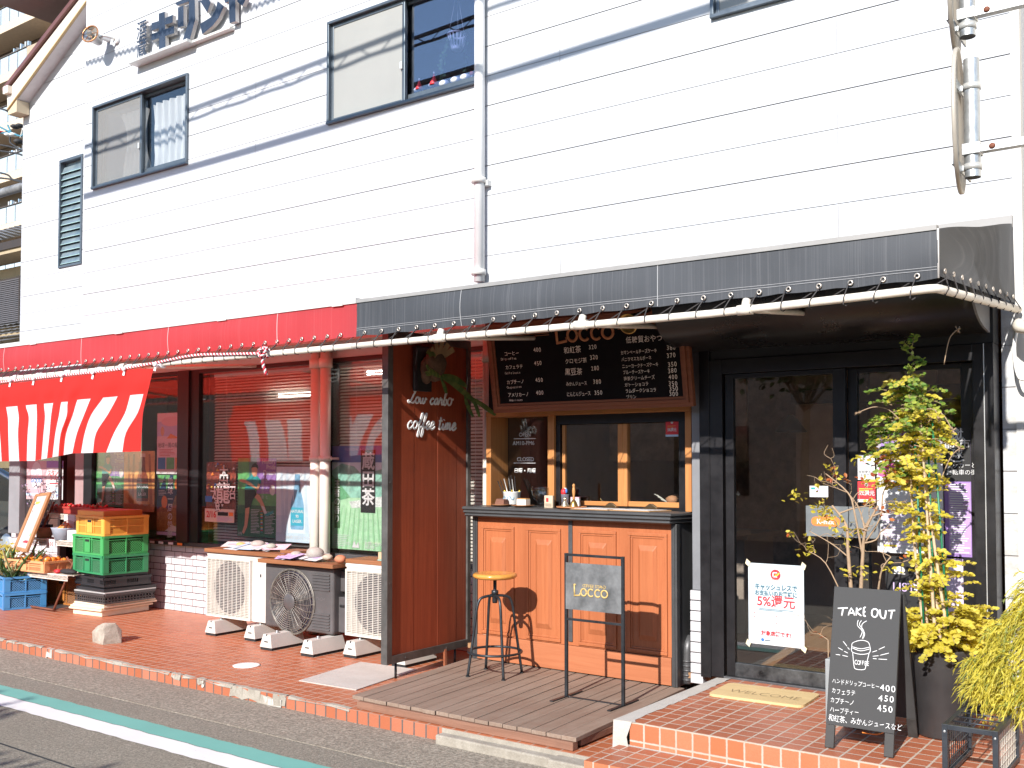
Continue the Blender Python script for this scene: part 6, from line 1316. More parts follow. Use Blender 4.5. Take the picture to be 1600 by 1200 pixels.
# ------------------------------------------------------------------ crates
def crate_mat(n, c): return M(n, c, .38, var=.10, vs=6)
def crate(name, label, loc, rz, W, D, H, mt, style, group=None, cat='crate', taper=.012):
    """origin at the front right bottom corner; x runs back along the front, so the crate lies in x<0, y>0"""
    o = thing(name, label, cat, loc, rz, group); m = MB()
    m.box(-W, 0, 0, D, .0, .008, mt)
    def face(p0, du, dn, L):      # wall along du starting at p0, outward normal dn
        e = Vector((0, 0, 1)); B = lambda a, b, c, d, k0=-.006, k1=.0: box_on(m, p0, du, e, dn, a, b, c, d, k0, k1, mt)
        B(0, L, H - .022, H, -.006, .012); B(0, L, 0, .018, -.006, .003); cw = .055
        if style in ('lattice', 'slat'):
            B(0, cw, .018, H - .022, -.004, .006); B(L - cw, L, .018, H - .022, -.004, .006)
            nb = 3 if L > .5 else 2; pw = (L - 2 * cw) / nb
            for k in range(1, nb): B(cw + k * pw - .006, cw + k * pw + .006, .018, H - .022, -.004, .008)
            B(cw, L - cw, H - .045, H - .038, -.005, .006)
            if style == 'lattice':
                n_ = max(6, int((L - 2 * cw) / .024))
                hh = H - .063
                for s_ in (1, -1):
                    for k in range(-9, n_ + 9):
                        u0 = cw + k * .024; u1 = u0 + s_ * hh; za, zb_ = .018, .018 + hh
                        def clip(u0, z0, u1, z1):
                            lo, hi = cw, L - cw
                            if (u0 < lo and u1 < lo) or (u0 > hi and u1 > hi): return None
                            f = lambda uu: z0 + (z1 - z0) * (uu - u0) / (u1 - u0)
                            a, b = (u0, z0), (u1, z1)
                            if a[0] < lo: a = (lo, f(lo))
                            if a[0] > hi: a = (hi, f(hi))
                            if b[0] < lo: b = (lo, f(lo))
                            if b[0] > hi: b = (hi, f(hi))
                            return a, b
                        q = clip(u0, za, u1, zb_)
                        if q: 
                            a, b = (Vector(p0) + du * q[0][0] + e * q[0][1] - dn * .002, Vector(p0) + du * q[1][0] + e * q[1][1] - dn * .002); m.tube([a, b], .0024, mt, n=4, cap=False)
            else:
                B(cw, L - cw, H * .45, H * .45 + .010, -.004, .005); n_ = int((L - 2 * cw) / .011)
                for k in range(n_): u = cw + (k + .5) * (L - 2 * cw) / n_; B(u - .0025, u + .0025, .018, H - .022, -.006, -.001)
        elif style == 'grid':
            n_ = int(L / .034); 
            for k in range(n_ + 1): u = k * L / n_; B(max(0, u - .007), min(L, u + .007), .018, H - .022)
            for z in (.30, .62): B(0, L, H * z, H * z + .011)
        elif style == 'solid': B(0, L, .018, H - .022)
        elif style == 'band':
            B(0, L, .018, H * .30); B(0, L, H * .72, H - .022)
            n_ = int(L / .02)
            for k in range(n_ + 1):
                u = k * L / n_
                if (k // 6) % 2 == 0: B(max(0, u - .004), min(L, u + .004), H * .30, H * .72)
            for k in range(0, n_, 12): B(min(L, (k + 6) * L / n_), min(L, (k + 12) * L / n_), H * .30, H * .72)
            B(0, L, H * .5, H * .53)
    X = Vector((1, 0, 0)); Y = Vector((0, 1, 0))
    face(Vector((-W, 0, 0)), X, -Y, W); face(Vector((0, 0, 0)), Y, X, D); face(Vector((0, D, 0)), -X, Y, W); face(Vector((-W, D, 0)), -Y, -X, D)
    m.build('crate_body', o, local=True)
    if style == 'lattice':
        m = MB(); c_ = mt.node_tree; m.box(-W + .03, -.03, .03, D - .03, .010, H - .06, CRATESHADE); m.build('shade_filler', o, local=True)  # added dark box: the shade behind the lattice holes put in as colour
    if style in ('lattice', 'slat'):
        m = MB(); cw = .055; m.box(-W * .5 - .055, -W * .5 + .055, -.010, -.0045, H * .12, H * .85, mt); m.box(-W * .5 - .04, -W * .5 + .04, -.0115, -.0095, H * .66, H * .78, mul_dark(mt)); m.build('grip_plate', o, local=True)
    return o
CRATESHADE = M('crate inside shade', (.02, .03, .022), .9)
def box_on(m, p0, du, dv, dn, a, b, c, d, k0, k1, mt):
    p0 = Vector(p0); P = [p0 + du * u + dv * v + dn * k for k in (k0, k1) for v in (c, d) for u in (a, b)]; m.mesh(P, [(0, 2, 3, 1), (4, 5, 7, 6), (0, 1, 5, 4), (2, 6, 7, 3), (0, 4, 6, 2), (1, 3, 7, 5)], mt)
def mul_dark(mt): return BLACK
YC = crate_mat('yellow crate plastic', (.80, .40, .07)); GC = crate_mat('light green crate plastic', (.055, .34, .10)); GC2 = crate_mat('green crate plastic', (.03, .25, .10)); KC2 = crate_mat('black crate plastic', (.022, .022, .024)); DGC = crate_mat('grey basket plastic', (.06, .055, .055)); CRM = M('cream foam', (.74, .62, .46), .7, var=.08, vs=20); ORC = crate_mat('orange lid', (.62, .20, .05)); BLC = crate_mat('blue crate plastic', (.07, .27, .55)); BRC = crate_mat('brown crate plastic', (.42, .16, .04)); PEACH = crate_mat('peach crate plastic', (.74, .36, .17)); STRAW = crate_mat('red tray', (.40, .06, .05))
GS = 'crates stacked on the terrace'
kx, ky, kr = -9.06, 5.71, radians(-5)
def foam(z0, z1, label, ox=0, oy=0, rz=0):
    m = MB(); o = thing('foam_box', label, 'foam box', (kx + ox, ky + oy, z0), kr + rz, GS); H = z1 - z0; W, D = .50, .62
    m.box(-W + .03, -.03, .03, D - .03, 0, H - .04, CRM); m.box(-W, 0, 0, D, H - .04, H - .02, CRM); m.box(-W + .01, -.01, .01, D - .01, H - .019, H, CRM); m.build('box_body', o, .006, local=True)
foam(.081, .175, 'cream foam box at the very bottom of the crate stack', .02, -.03, radians(10)); foam(.1755, .205, 'flat cream foam tray second from the bottom of the stack', .03, -.01, radians(8))
crate('basket', 'dark grey openwork basket with pale rim near the bottom of the stack', (kx + .04, ky - .005, .2055), kr + radians(6), .50, .56, .10, DGC, 'grid', GS, 'basket')
m = MB(); R_ = Matrix.Rotation(kr + radians(4), 4, 'Z'); o = thing('lid_or_shade_slab', 'pale grey rim tray lying on the grey basket', 'tray', (kx + .035, ky, .306), kr + radians(6), GS); m.box(-.51, .01, -.01, .57, 0, .012, LIGHTMETAL); m.build('tray_or_slab_body', o, .003, local=True)
o = thing('lid_or_shade_slab', 'flat black lid below the black crate', 'tray', (kx + .015, ky, .3185), kr + radians(3), GS); m = MB(); m.box(-.52, 0, 0, .57, 0, .032, KC2); m.box(-.49, -.03, .03, .54, .032, .046, KC2); m.build('tray_or_slab_body', o, .005, local=True)
crate('crate', 'shallow black crate under the green crates', (kx + .0, ky + .01, .365), kr + radians(1), .57, .50, .09, KC2, 'band', GS)
o = thing('lid_or_shade_slab', 'added black slab standing for the shadow gap under the lower green crate', 'tray', (kx - .02, ky + .03, .4555), kr, GS); m = MB(); m.box(-.55, 0, 0, .46, 0, .03, KC2); m.build('tray_or_slab_body', o, .004, local=True)  # black slab fills the gap here, its colour stands for the shadow
crate('crate', 'darker green lattice crate, the lower of the two green ones', (kx + .012, ky - .01, .487), kr, .61, .47, .185, GC2, 'lattice', GS); crate('crate', 'light green lattice crate between the darker green and the yellow crate', (kx + .005, ky - .005, .6735), kr + radians(1), .60, .47, .19, GC, 'lattice', GS)
crate('crate', 'yellow slatted crate on top of the green crates', (kx + .01, ky, .865), kr, .57, .46, .19, YC, 'slat', GS)
o = thing('orange_lid', 'orange red shallow box on top of the yellow crate', 'box', (kx - .02, ky + .02, 1.057), kr + radians(3), GS); m = MB(); m.box(-.50, -.02, .0, .42, 0, .05, ORC); m.box(-.50, -.02, -.004, 0, 0, .045, YC); m.box(-.46, -.06, .04, .38, .050, .052, RED); m.build('box_body', o, .004, local=True)
m = MB()
b = gz(150, 1003, .08); pts = [(-.10, 0, 0), (.085, -.035, 0), (.13, .11, 0), (-.06, .17, 0), (-.10, .05, .13), (-.085, .02, .13), (.03, .02, .165), (.075, .07, .158), (.10, .13, .10), (-.05, .15, .13), (.088, -.02, .06), (-.102, .0, .08), (.07, .0, .14)]
for p_ in list(pts):
    for k in range(3): pts.append((p_[0] + random.uniform(-.012, .012), p_[1] + random.uniform(-.012, .012), max(0, p_[2] + random.uniform(-.01, .008))))
for p_ in pts: m.bm.verts.new(p_)
m.mi(ROCKMAT); bmesh.ops.convex_hull(m.bm, input=m.bm.verts); o = own(m, 'rock', 'rough grey concrete rock in front of the crate stack', 'rock', bev=.006); o.location = (-7.80, 4.90, .08)

# ------------------------------------------------------------------ market stand at the left
RUST = M('rusty tube', (.20, .07, .04), .7, .3, var=.5, vs=20); WIRE = M('white wire', (.72, .66, .58), .5)
sd = thing('market_stand', 'rusty folding stand with three white wire shelves of produce', 'stand', (-9.95, 5.85, .08))
m = MB()
for x in (-10.62, -9.78):
    m.tube([(x, 5.62, .10), (x + .02, 6.08, 1.15)], .012, RUST, n=8); m.tube([(x, 6.2, .10), (x, 5.75, .62)], .010, RUST, n=8); m.tube([(x, 5.62, .10), (x, 6.22, .10)], .010, RUST, n=8)
m.tube([(-10.62, 5.62, .10), (-9.78, 5.62, .10)], .012, RUST, n=8); m.build('leg_frame', sd)
def wireshelf(x0, x1, y0_, y1_, z):
    m = MB()
    for a in (y0_, y1_): m.tube([(x0, a, z), (x1, a, z)], .006, WIRE, n=6); m.tube([(x0, a, z - .05), (x1, a, z - .05)], .005, WIRE, n=6)
    n_ = int((x1 - x0) / .022)
    for i in range(n_ + 1):
        x = x0 + (x1 - x0) * i / n_; m.tube([(x, y0_, z - .05), (x, y0_, z), (x, y1_, z)], .0028, WIRE, n=4)
    for i in range(n_): x = x0 + (x1 - x0) * i / n_; m.tube([(x, y0_, z - .05), (x + .022, y0_, z)], .002, WIRE, n=3)
    m.build('wire_shelf', sd)
wireshelf(-10.62, -9.50, 5.60, 5.88, .46); wireshelf(-10.78, -9.75, 5.86, 6.06, .765); wireshelf(-10.62, -9.75, 6.02, 6.28, 1.025)
def peach(x, y, z, W, D, H, label): return crate('crate', label, (x, y, z), radians(2), W, D, H, PEACH, 'slat', 'crates of the produce display')
peach(-9.86, 5.56, .467, .72, .30, .115, 'peach coloured crate full of oranges on the lowest wire shelf')
OR = M('orange peel', (.80, .27, .03), .45, var=.15, vs=8); m = MB(); rg = random.Random(2)
for i in range(34): m.blob((-10.53 + rg.uniform(0, .62), 5.61 + rg.uniform(0, .2), .545 + rg.uniform(0, .05)), .034, .034, .032, OR, 10)
own(m, 'oranges_in_bags'[:-5], 'heap of oranges in the peach crate', 'oranges', loc=(-10.2, 5.7, .5))['kind'] = 'stuff'
BAG = glassmat('clear bag', (.92, .90, .88), 2.0, 1.4, .15)
m = MB()
for x in (-10.42, -10.15, -9.98): m.blob((x, 5.70, .59), .10, .09, .055, BAG, 12, .3)
own(m, 'plastic_bag', 'clear plastic bags over the oranges', 'bag', loc=(-10.2, 5.7, .58))
crate('crate', 'brown crate standing on the terrace under the market stand', (-9.90, 5.98, .082), radians(4), .62, .34, .33, BRC, 'lattice', 'crates of the produce display')
m = MB(); m.lathe([(.11, 0), (.14, .12), (.15, .125), (.145, .12), (.11, .01), (0, .01)], M('pale blue tub', (.50, .60, .74), .4), (-10.14, 5.95, .772), 20); own(m, 'blue_tub', 'pale blue tub of vegetables on the middle wire shelf', 'tub', loc=(-10.14, 5.95, .772))
m = MB(); CAR = M('carrot', (.62, .24, .05), .5)
for i in range(12): a = random.uniform(0, 6.3); m.tube([(-10.14 + .09 * cos(a), 5.95 + .08 * sin(a), .87), (-10.14 + .05 * cos(a + 1), 5.95, .93 + random.uniform(0, .03))], .022, CAR, n=6, r1=.008)
m.blob((-10.06, 5.93, .93), .07, .06, .05, BAG, 10, .3); own(m, 'root_vegetables'[:-1], 'orange root vegetables heaped in the pale blue tub', 'vegetables', loc=(-9.95, 5.95, .87))
m = MB(); m.lathe([(.0, 0), (.075, 0), (.08, .10), (.078, .105), (0, .105)], M('brown pot wrap', (.28, .15, .08), .7), (-10.56, 5.95, .772), 16); own(m, 'brown_pot', 'brown wrapped pot on the middle wire shelf', 'pot', loc=(-10.56, 5.95, .772))
crate('strawberry_tray', 'shallow red tray of strawberries on the top wire shelf', (-9.80, 6.03, 1.034), radians(-3), .84, .24, .075, STRAW, 'solid', 'crates of the produce display', 'tray')
m = MB(); SB_ = M('strawberry', (.50, .03, .03), .35, var=.3, vs=20)
for i in range(70): m.blob((-10.60 + random.uniform(0, .76), 6.07 + random.uniform(0, .18), 1.098 + random.uniform(0, .02)), .018, .018, .02, SB_, 7)
for i in range(16): m.blob((-10.58 + random.uniform(0, .7), 6.08 + random.uniform(0, .15), 1.12), .012, .012, .005, LEAFY if False else GREEN, 6)
o = own(m, 'strawberries'[:-3] + 'y_heap', 'heap of strawberries in the red tray', 'strawberries', loc=(-9.9, 6.15, 1.1)); o['kind'] = 'stuff'
GPC = 'price cards on the market stand'
for x, y, z, w_, h_, s, lab in ((-10.33, 5.845, .68, .17, .095, '600', 'white price card with red numerals on the middle wire shelf'), (-10.28, 6.01, .87, .20, .15, '', 'blank white card hanging from the top wire shelf')):
    p = Flat(x, x + w_, z, z + h_, y, PAPER)
    if s: p.text(s, .5, .25, .06, RED, 'c', .01, jit=.1)
    p.end('price_card', lab, 'card', GPC)
m = MB(); m.box(-9.98, -9.76, 5.87, 6.0, .772, .88, PAPER); own(m, 'white_box', 'white box beside the blue tub on the middle wire shelf', 'box', bev=.006, loc=(-9.87, 5.93, .772))
m = MB(); m.blob((-9.62, 5.68, .49), .14, .05, .028, RUBBER, 10); m.blob((-9.78, 5.66, .485), .05, .04, .022, RED, 8); own(m, 'work_glove', 'black and red work gloves on the lowest wire shelf', 'gloves', loc=(-9.65, 5.68, .468))
# blue crates with leeks
crate('crate', 'lower blue lattice crate at the left edge', (-10.27, 5.37, .082), radians(-16), .60, .40, .165, BLC, 'lattice', 'crates of the produce display'); crate('crate', 'upper blue lattice crate holding leeks', (-10.275, 5.375, .249), radians(-16), .60, .40, .165, BLC, 'lattice', 'crates of the produce display')
LK = leafmat('leek leaf', (.05, .15, .05), (.16, .28, .10), .2); LKW = M('leek stem', (.50, .58, .32), .5); m = MB()
for i in range(46):
    b = Vector((-10.72 + random.uniform(0, .4), 5.50 + random.uniform(0, .26), .34)); d = Vector((random.uniform(.0, .30), random.uniform(-.25, .1), random.uniform(.12, .30))); m.tube([b, b + d * .5, b + d, b + d * 1.3 + Vector((.03, -.01, -.015))], [.009, .010, .012, .004], LK if i % 3 else LKW, n=5)
o = own(m, 'leek_bunch', 'bunch of green leeks in the upper blue crate', 'leeks', loc=(-10.5, 5.6, .34))
m = MB(); FL = leafmat('yellow flower', (.45, .38, .05), (.62, .55, .12), .3)
for i in range(160):
    c = Vector((-11.0 + random.gauss(0, .13), 5.75 + random.gauss(0, .09), .62 + random.gauss(0, .05))); a = Vector((random.gauss(0, 1), random.gauss(0, 1), random.gauss(0, 1))).normalized() * .025; q = a.orthogonal().normalized() * .014; m.poly([c - a, c + q, c + a, c - q], FL)
for i in range(14): x = -11.0 + random.gauss(0, .07); m.tube([(x, 5.75, .3), (x + random.gauss(0, .05), 5.75, .6)], .003, LK, n=4)
own(m, 'flower_bunch', 'bunch of small yellow green flowers at the left edge', 'flowers', loc=(-11, 5.75, .3))
# leaning framed board
m = MB(); A = at(23, 856, 5.66); B_ = at(42, 861, 5.58); T = at(78, 771, 5.92); T2 = at(57, 774, 6.0)
u = (B_ - A); v = (T2 - A); nrm = u.cross(v).normalized(); 
lb = thing('leaning_board', 'white notice board in a thin wooden frame leaning back beside the stand', 'notice board', tuple(A)); LBW = wood('oak frame', (.34, .16, .06), (.46, .25, .11), 2, 40, .5)
def quadbox(mb, a, b, c, d, th, mt): mb.mesh([a, b, c, d] + [p - nrm * th for p in (a, b, c, d)], [(0, 1, 2, 3), (7, 6, 5, 4), (0, 4, 5, 1), (1, 5, 6, 2), (2, 6, 7, 3), (3, 7, 4, 0)], mt)
quadbox(m, A, B_, T, T2, .012, M('notice paper', (.46, .455, .44), .7)); m.build('board', lb); m = MB(); L = lambda a, b: A + (B_ - A) * a + (T2 - A) * b + ((T - T2) - (B_ - A)) * a * b
for a0, a1, b0, b1 in ((-.06, .12, -.02, 1.02), (.88, 1.06, -.02, 1.02), (.12, .88, -.03, .03), (.12, .88, .97, 1.02)): quadbox(m, *[L(a, b) + nrm * .008 for a, b in ((a0, b0), (a1, b0), (a1, b1), (a0, b1))], .022, LBW)
m.build('frame', lb); m = MB()
for i, (b0, c) in enumerate(((.62, GREEN), (.66, RED), (.45, RED), (.35, RED), (.25, GREEN), (.12, RED), (.52, BLACK), (.82, YELLOW))): m.poly([L(a, b) + nrm * (.001) for a, b in ((.2, b0), (.8, b0), (.8, b0 + .045), (.2, b0 + .045))], c)
m.build('printed_notice', lb)
LAV = leafmat('lavender leaf', (.10, .12, .10), (.30, .20, .36), .2); m = MB(); 
for i in range(24):
    b = Vector((-10.72 + random.uniform(-.08, .08), 6.05, .9)); t_ = b + Vector((random.gauss(0, .14), random.gauss(0, .06), random.uniform(.2, .5))); m.tube([b, t_], .003, LAV, n=4)
    for k in range(7): c = t_ + Vector((random.gauss(0, .014), random.gauss(0, .014), random.uniform(-.07, .03))); a = Vector((random.gauss(0, 1), random.gauss(0, 1), random.gauss(0, 1))).normalized() * .016; q = a.orthogonal().normalized() * .008; m.poly([c - a, c + q, c + a, c - q], LAV)
m.lathe([(.06, -.4), (.08, -.18), (.075, -.18), (0, -.2)], RUBBER, (-10.72, 6.05, 1.08), 14); own(m, 'lavender_pot', 'potted lavender behind the leaning board', 'plant', loc=(-10.72, 6.05, .68))
# ------------------------------------------------------------------ A-board
AB = thing('a_board', 'black chalk A-board reading TAKE OUT on the tiled landing', 'sandwich board', (-1.5, 5.0, .25))
CB = M('chalkboard', (.038, .038, .039), .7, var=.25, vs=4, bump=.05); CBE = M('scuffed black timber', (.035, .033, .032), .6, var=.4, vs=16)
b0 = Vector((-1.652, 4.795, .25)); bw = Vector((.312, .006, 0)); up_ = Vector((-.004, .175, .735)); Hh = up_.length; Uu = bw.normalized(); Vv = up_.normalized(); Nn = Uu.cross(Vv); Nn = -Nn if Nn.y > 0 else Nn; Wd = bw.length
def ab(mb, a, b, c, d, k0, k1, mt, o=None, V=None, N=None):
    o = o or b0; V = V or Vv; N = N or Nn; P = [o + Uu * u + V * v + N * k for k in (k0, k1) for v in (c, d) for u in (a, b)]; mb.mesh(P, [(0, 2, 3, 1), (4, 5, 7, 6), (0, 1, 5, 4), (2, 6, 7, 3), (0, 4, 6, 2), (1, 3, 7, 5)], mt)
m = MB(); ab(m, 0, Wd, .105, Hh, 0, .018, CB); m.build('front_panel', AB, .002)
m = MB(); ab(m, .0, .042, .0, .1045, .001, .017, CBE); m.build('leg', AB, .002); m = MB(); ab(m, Wd - .042, Wd, .0, .1045, .001, .017, CBE); m.build('leg', AB, .002)
rb = Vector((-1.652, 5.20, .25)); rv = Vector((-.004, -.205, .735)).normalized(); rn = Uu.cross(rv); rn = -rn if rn.y < 0 else rn
m = MB(); ab(m, 0, Wd, .10, Hh - .005, 0, .016, CB, rb, rv, rn); ab(m, 0, .045, 0, .0995, 0, .016, CBE, rb, rv, rn); ab(m, Wd - .045, Wd, 0, .0995, 0, .016, CBE, rb, rv, rn); m.build('rear_panel', AB, .002)
m = MB(); P0 = b0 + Uu * .16 + Vv * .09 - Nn * .02; m.tube(smooth_path([P0, P0 + Vector((.05, .1, -.02)), P0 + Vector((.08, .25, .0))]), .003, ORANGE, n=5); m.build('cord', AB)
frt = (b0 + Nn * .0185, Uu, Vv, Nn)
def abp(px, py):
    d = _ray(px, py); t = (b0 + Nn * .0185 - EYE).dot(Nn) / d.dot(Nn); q = EYE + d * t - b0; return q.dot(Uu), q.dot(Vv)
m = MB()
def chalk(pl, r=.0022, n_=3, cl=False):
    pts = [frt[0] + Uu * u + Vv * v + Nn * .0006 for u, v in (abp(*q) for q in pl)]; m.tube(smooth_path(pts, n_) if n_ > 1 else pts, r, CHALK, n=5, flat=.35, fup=Nn)
SCL = .25
def z4(x, y): return 1200 + x / 4, 900 + y / 4
for pl in ([(437, 203), (500, 200)], [(470, 203), (462, 250)], [(503, 248), (522, 200), (542, 248)], [(510, 232), (536, 230)], [(556, 198), (552, 248)], [(585, 202), (556, 224), (585, 250)], [(612, 198), (600, 200), (598, 248), (612, 250)], [(600, 224), (610, 224)],
           [(668, 205), (652, 215), (650, 245), (668, 258), (684, 245), (686, 215), (668, 205)], [(700, 210), (704, 250), (716, 264), (732, 262), (738, 215)], [(752, 218), (796, 216)], [(776, 218), (768, 270)]): chalk([z4(*q) for q in pl], .0042, 2)
for pl in ([(565, 275), (560, 310), (590, 345), (575, 385)], [(585, 278), (572, 305), (600, 345), (590, 395)], [(618, 280), (590, 300), (588, 330), (605, 360), (595, 392)], [(525, 440), (530, 418), (580, 402), (625, 412), (638, 440)], [(525, 440), (522, 462), (532, 478), (580, 490), (628, 484), (640, 466), (638, 440)], [(527, 450), (580, 468), (636, 456)], [(530, 480), (538, 560), (550, 582), (600, 585), (612, 565), (632, 484)], [(528, 442), (580, 455), (634, 445)],
           [(470, 408), (495, 440)], [(498, 446), (510, 460)], [(440, 448), (468, 464)], [(476, 470), (500, 482)], [(424, 490), (452, 494)], [(465, 496), (500, 504)], [(652, 476), (682, 466)], [(692, 460), (730, 442)], [(655, 502), (692, 498)], [(700, 496), (756, 482)], [(656, 516), (680, 518)], [(690, 519), (745, 522)]): chalk([z4(*q) for q in pl], .0018, 3)
u, v = abp(*z4(541, 552)); m.text('COFFEE', frt, u, v, .030, CHALK, 'l', .0, jit=.08, sx=.62)
for s, x, y, sz in (('ハンドドリップコーヒー', 400, 668, .0265), ('カフェラテ', 396, 730, .030), ('カプチーノ', 388, 788, .030), ('ハーブティー', 386, 846, .030), ('和紅茶、みかんジュースなど', 378, 900, .034)):
    u, v = abp(*z4(x, y)); m.text(s, frt, u, v, sz, CHALK, 'l', -.006, jit=.16, sx=.76)
for s, x, y in (('400', 700, 714), ('450', 690, 780), ('450', 682, 842)): u, v = abp(*z4(x, y)); m.text(s, frt, u, v, .040, CHALK, 'l', -.002, jit=.10)
m.build('chalk_lettering', AB)

# ------------------------------------------------------------------ door mat
MT = wood('coir mat', (.56, .40, .19), (.72, .55, .30), 0, 220, .95); t = thing('door_mat', 'tan coir door mat with worn WELCOME lettering before the door', 'mat', (-2.28, 5.62, .25), radians(3)); m = MB()
m.prism(rounded(-.285, .265, -.175, .175, .04), (Vector((0, 0, .014)), Vector((1, 0, 0)), Vector((0, 1, 0)), Vector((0, 0, 1))), .014, MT); m.build('mat_body', t, local=True)
m = MB(); MTX = M('worn dark lettering', (.26, .18, .09), .95, var=.4, vs=40); m.text('WELCOME', (Vector((0, 0, .0142)), Vector((1, 0, 0)), Vector((0, 1, 0)), Vector((0, 0, 1))), 0, -.06, .105, MTX, 'c', -.012, sx=.82, off=.0006); m.build('worn_lettering', t, local=True)

# ------------------------------------------------------------------ tall potted shrub
def leafcard(mb, c, d, up, L, Wd_, mt):
    d = d.normalized(); s_ = d.cross(up)
    if s_.length < 1e-3: s_ = d.orthogonal()
    s_.normalize(); n_ = s_.cross(d); a = c + d * L
    mb.mesh([c, c + d * L * .35 + s_ * Wd_ + n_ * Wd_ * .25, c + d * L * .75 + s_ * Wd_ * .75 + n_ * Wd_ * .15, a - n_ * L * .08, c + d * L * .75 - s_ * Wd_ * .75 + n_ * Wd_ * .15, c + d * L * .35 - s_ * Wd_ + n_ * Wd_ * .25, c + d * L * .5], [(0, 1, 2, 6), (6, 2, 3), (6, 3, 4), (0, 6, 4, 5)], mt)
def rv(s_=1.0): return Vector((random.gauss(0, s_), random.gauss(0, s_), random.gauss(0, s_)))
def spray(mb, b, d, L, n_, leafL, mt, stem, droop=.3):
    pts = []; d = d.normalized()
    for i in range(5): t = i / 4; pts.append(b + d * L * t + Vector((0, 0, -droop * L * t * t)))
    mb.tube(pts, .0022, stem, n=4, r1=.001)
    for i in range(n_):
        t = .15 + .85 * i / max(1, n_ - 1); p = b + d * L * t + Vector((0, 0, -droop * L * t * t)); sd_ = (d.cross(Vector((0, 0, 1)))).normalized() * (1 if i % 2 else -1) + d * .5 + rv(.25); leafcard(mb, p, sd_, Vector((0, -.8, .65)) + rv(.45), leafL * random.uniform(.7, 1.2), leafL * .34, mt)
YL = leafmat('yellow green leaf', (.66, .58, .05), (.95, .80, .16), .5); GL = leafmat('mid green leaf', (.10, .24, .04), (.50, .54, .09), .4); OL = leafmat('autumn red leaf', (.40, .08, .03), (.62, .24, .06), .4); TWIG = M('tan twig', (.36, .25, .16), .8, var=.25, vs=20); CANE = M('pale cane', (.55, .40, .26), .7, var=.25, vs=25); GST = M('green plastic stake', (.015, .16, .08), .4)
pc = Vector((-1.255, 5.36, .25)); PT = M('dark grey planter', (.040, .038, .040), .5, var=.25, vs=5); tree = thing('potted_shrub', 'tall staked shrub with yellow green leaves in a round dark pot by the door', 'potted plant', tuple(pc))
m = MB(); m.lathe([(.125, 0), (.132, .01), (.150, .415), (.153, .425), (.150, .432), (.143, .430), (.138, .40), (0, .395)], PT, pc, 40); m.build('pot', tree)
m = MB(); m.lathe([(0, .398), (.14, .398)], M('bark soil', (.06, .04, .03), .95), pc, 20); m.build('soil', tree)
m = MB(); tops = []
for i in range(7):
    a = i * .9; b = pc + Vector((.075 * cos(a), .055 * sin(a), .38)); t_ = pc + Vector((.045 * cos(a) - .13 + .03 * (i % 3), .04 * sin(a), 1.05 + .10 * i)); mid = b.lerp(t_, .5) + Vector((random.gauss(0, .02), 0, 0)); pts = smooth_path([b, mid, t_], 6); m.tube(pts, .0095, CANE, n=7, r1=.004); tops.append(pts)
m.build('cane', tree)
m = MB()
for x0, x1, zt in ((-.07, -.115, 1.50), (-.02, -.05, 1.40), (.05, -.03, 1.55)): m.tube([pc + Vector((x0, -.05, .36)), pc + Vector((x1, -.02, zt))], .0055, GST, n=7)
m.build('green_stake', tree)
m = MB()
for i in range(80):      # skirt over the pot rim
    a = random.uniform(0, 2 * pi); b = pc + Vector((.07 * cos(a), .07 * sin(a), .42 + random.uniform(0, .18))); spray(m, b, Vector((cos(a), sin(a), random.uniform(.1, 1.0))), random.uniform(.12, .22), 20, .031, YL, TWIG, .45)
for i in range(26):
    a = random.uniform(-pi, 0.3); b = pc + Vector((.07 * cos(a), .07 * sin(a), .42 + random.uniform(0, .16))); spray(m, b, Vector((cos(a), sin(a), random.uniform(.2, .8))), random.uniform(.12, .20), 20, .030, YL, TWIG, .45)
for i in range(14):
    b = pc + Vector((.05, -.02, .45 + random.uniform(0, .15))); spray(m, b, Vector((1, random.uniform(-.6, .3), random.uniform(.2, .8))), random.uniform(.14, .24), 18, .030, YL, TWIG, .3)
for i in range(200):      # along the canes
    pts = tops[i % 7]; p_ = pts[random.randint(4, len(pts) - 1)]; a = random.uniform(0, 2 * pi); spray(m, p_, Vector((cos(a), sin(a), random.uniform(-.1, .6))), random.uniform(.05, .12), 12, .026, YL, TWIG, .3)
for i in range(16):
    p_ = pc + Vector((.02 + random.gauss(0, .05), random.gauss(0, .04), random.uniform(.62, .85))); a = random.uniform(-1.2, .8); spray(m, p_, Vector((cos(a), sin(a) - .2, .4)), random.uniform(.08, .15), 14, .028, YL, TWIG, .3)
m.build('lower_foliage', tree)
m = MB(); tc = pc + Vector((-.145, 0, 1.50))
for i in range(200):
    h = random.random(); c = tc + Vector((random.gauss(0, .045 + .02 * (1 - h)), random.gauss(0, .06), -.28 + .56 * h)); a = random.uniform(0, 2 * pi); sp_ = .12 * (1 - abs(h - .55)) + .03
    spray(m, c, Vector((cos(a), sin(a), random.uniform(-.3, .5))), sp_ * random.uniform(.7, 1.15), 14, .029, GL if random.random() < .10 + .55 * h else YL, TWIG, .35)
for i in range(8): spray(m, tc + Vector((.02, 0, .26 + i * .025)), Vector((random.gauss(0, 1), random.gauss(0, 1), 1.2)), .07, 11, .030, GL, TWIG, .1)
for i in range(9): spray(m, tc + Vector((-.07, 0, .02 + random.gauss(0, .03))), Vector((-1, random.gauss(0, .4), random.uniform(-.1, .4))), .13, 15, .031, GL, TWIG, .35)
for i in range(10): spray(m, tc + Vector((.07, 0, .02 + random.gauss(0, .04))), Vector((1, random.gauss(0, .4), random.uniform(-.2, .5))), .13, 15, .032, YL, TWIG, .5)
m.build('crown', tree)
m = MB()
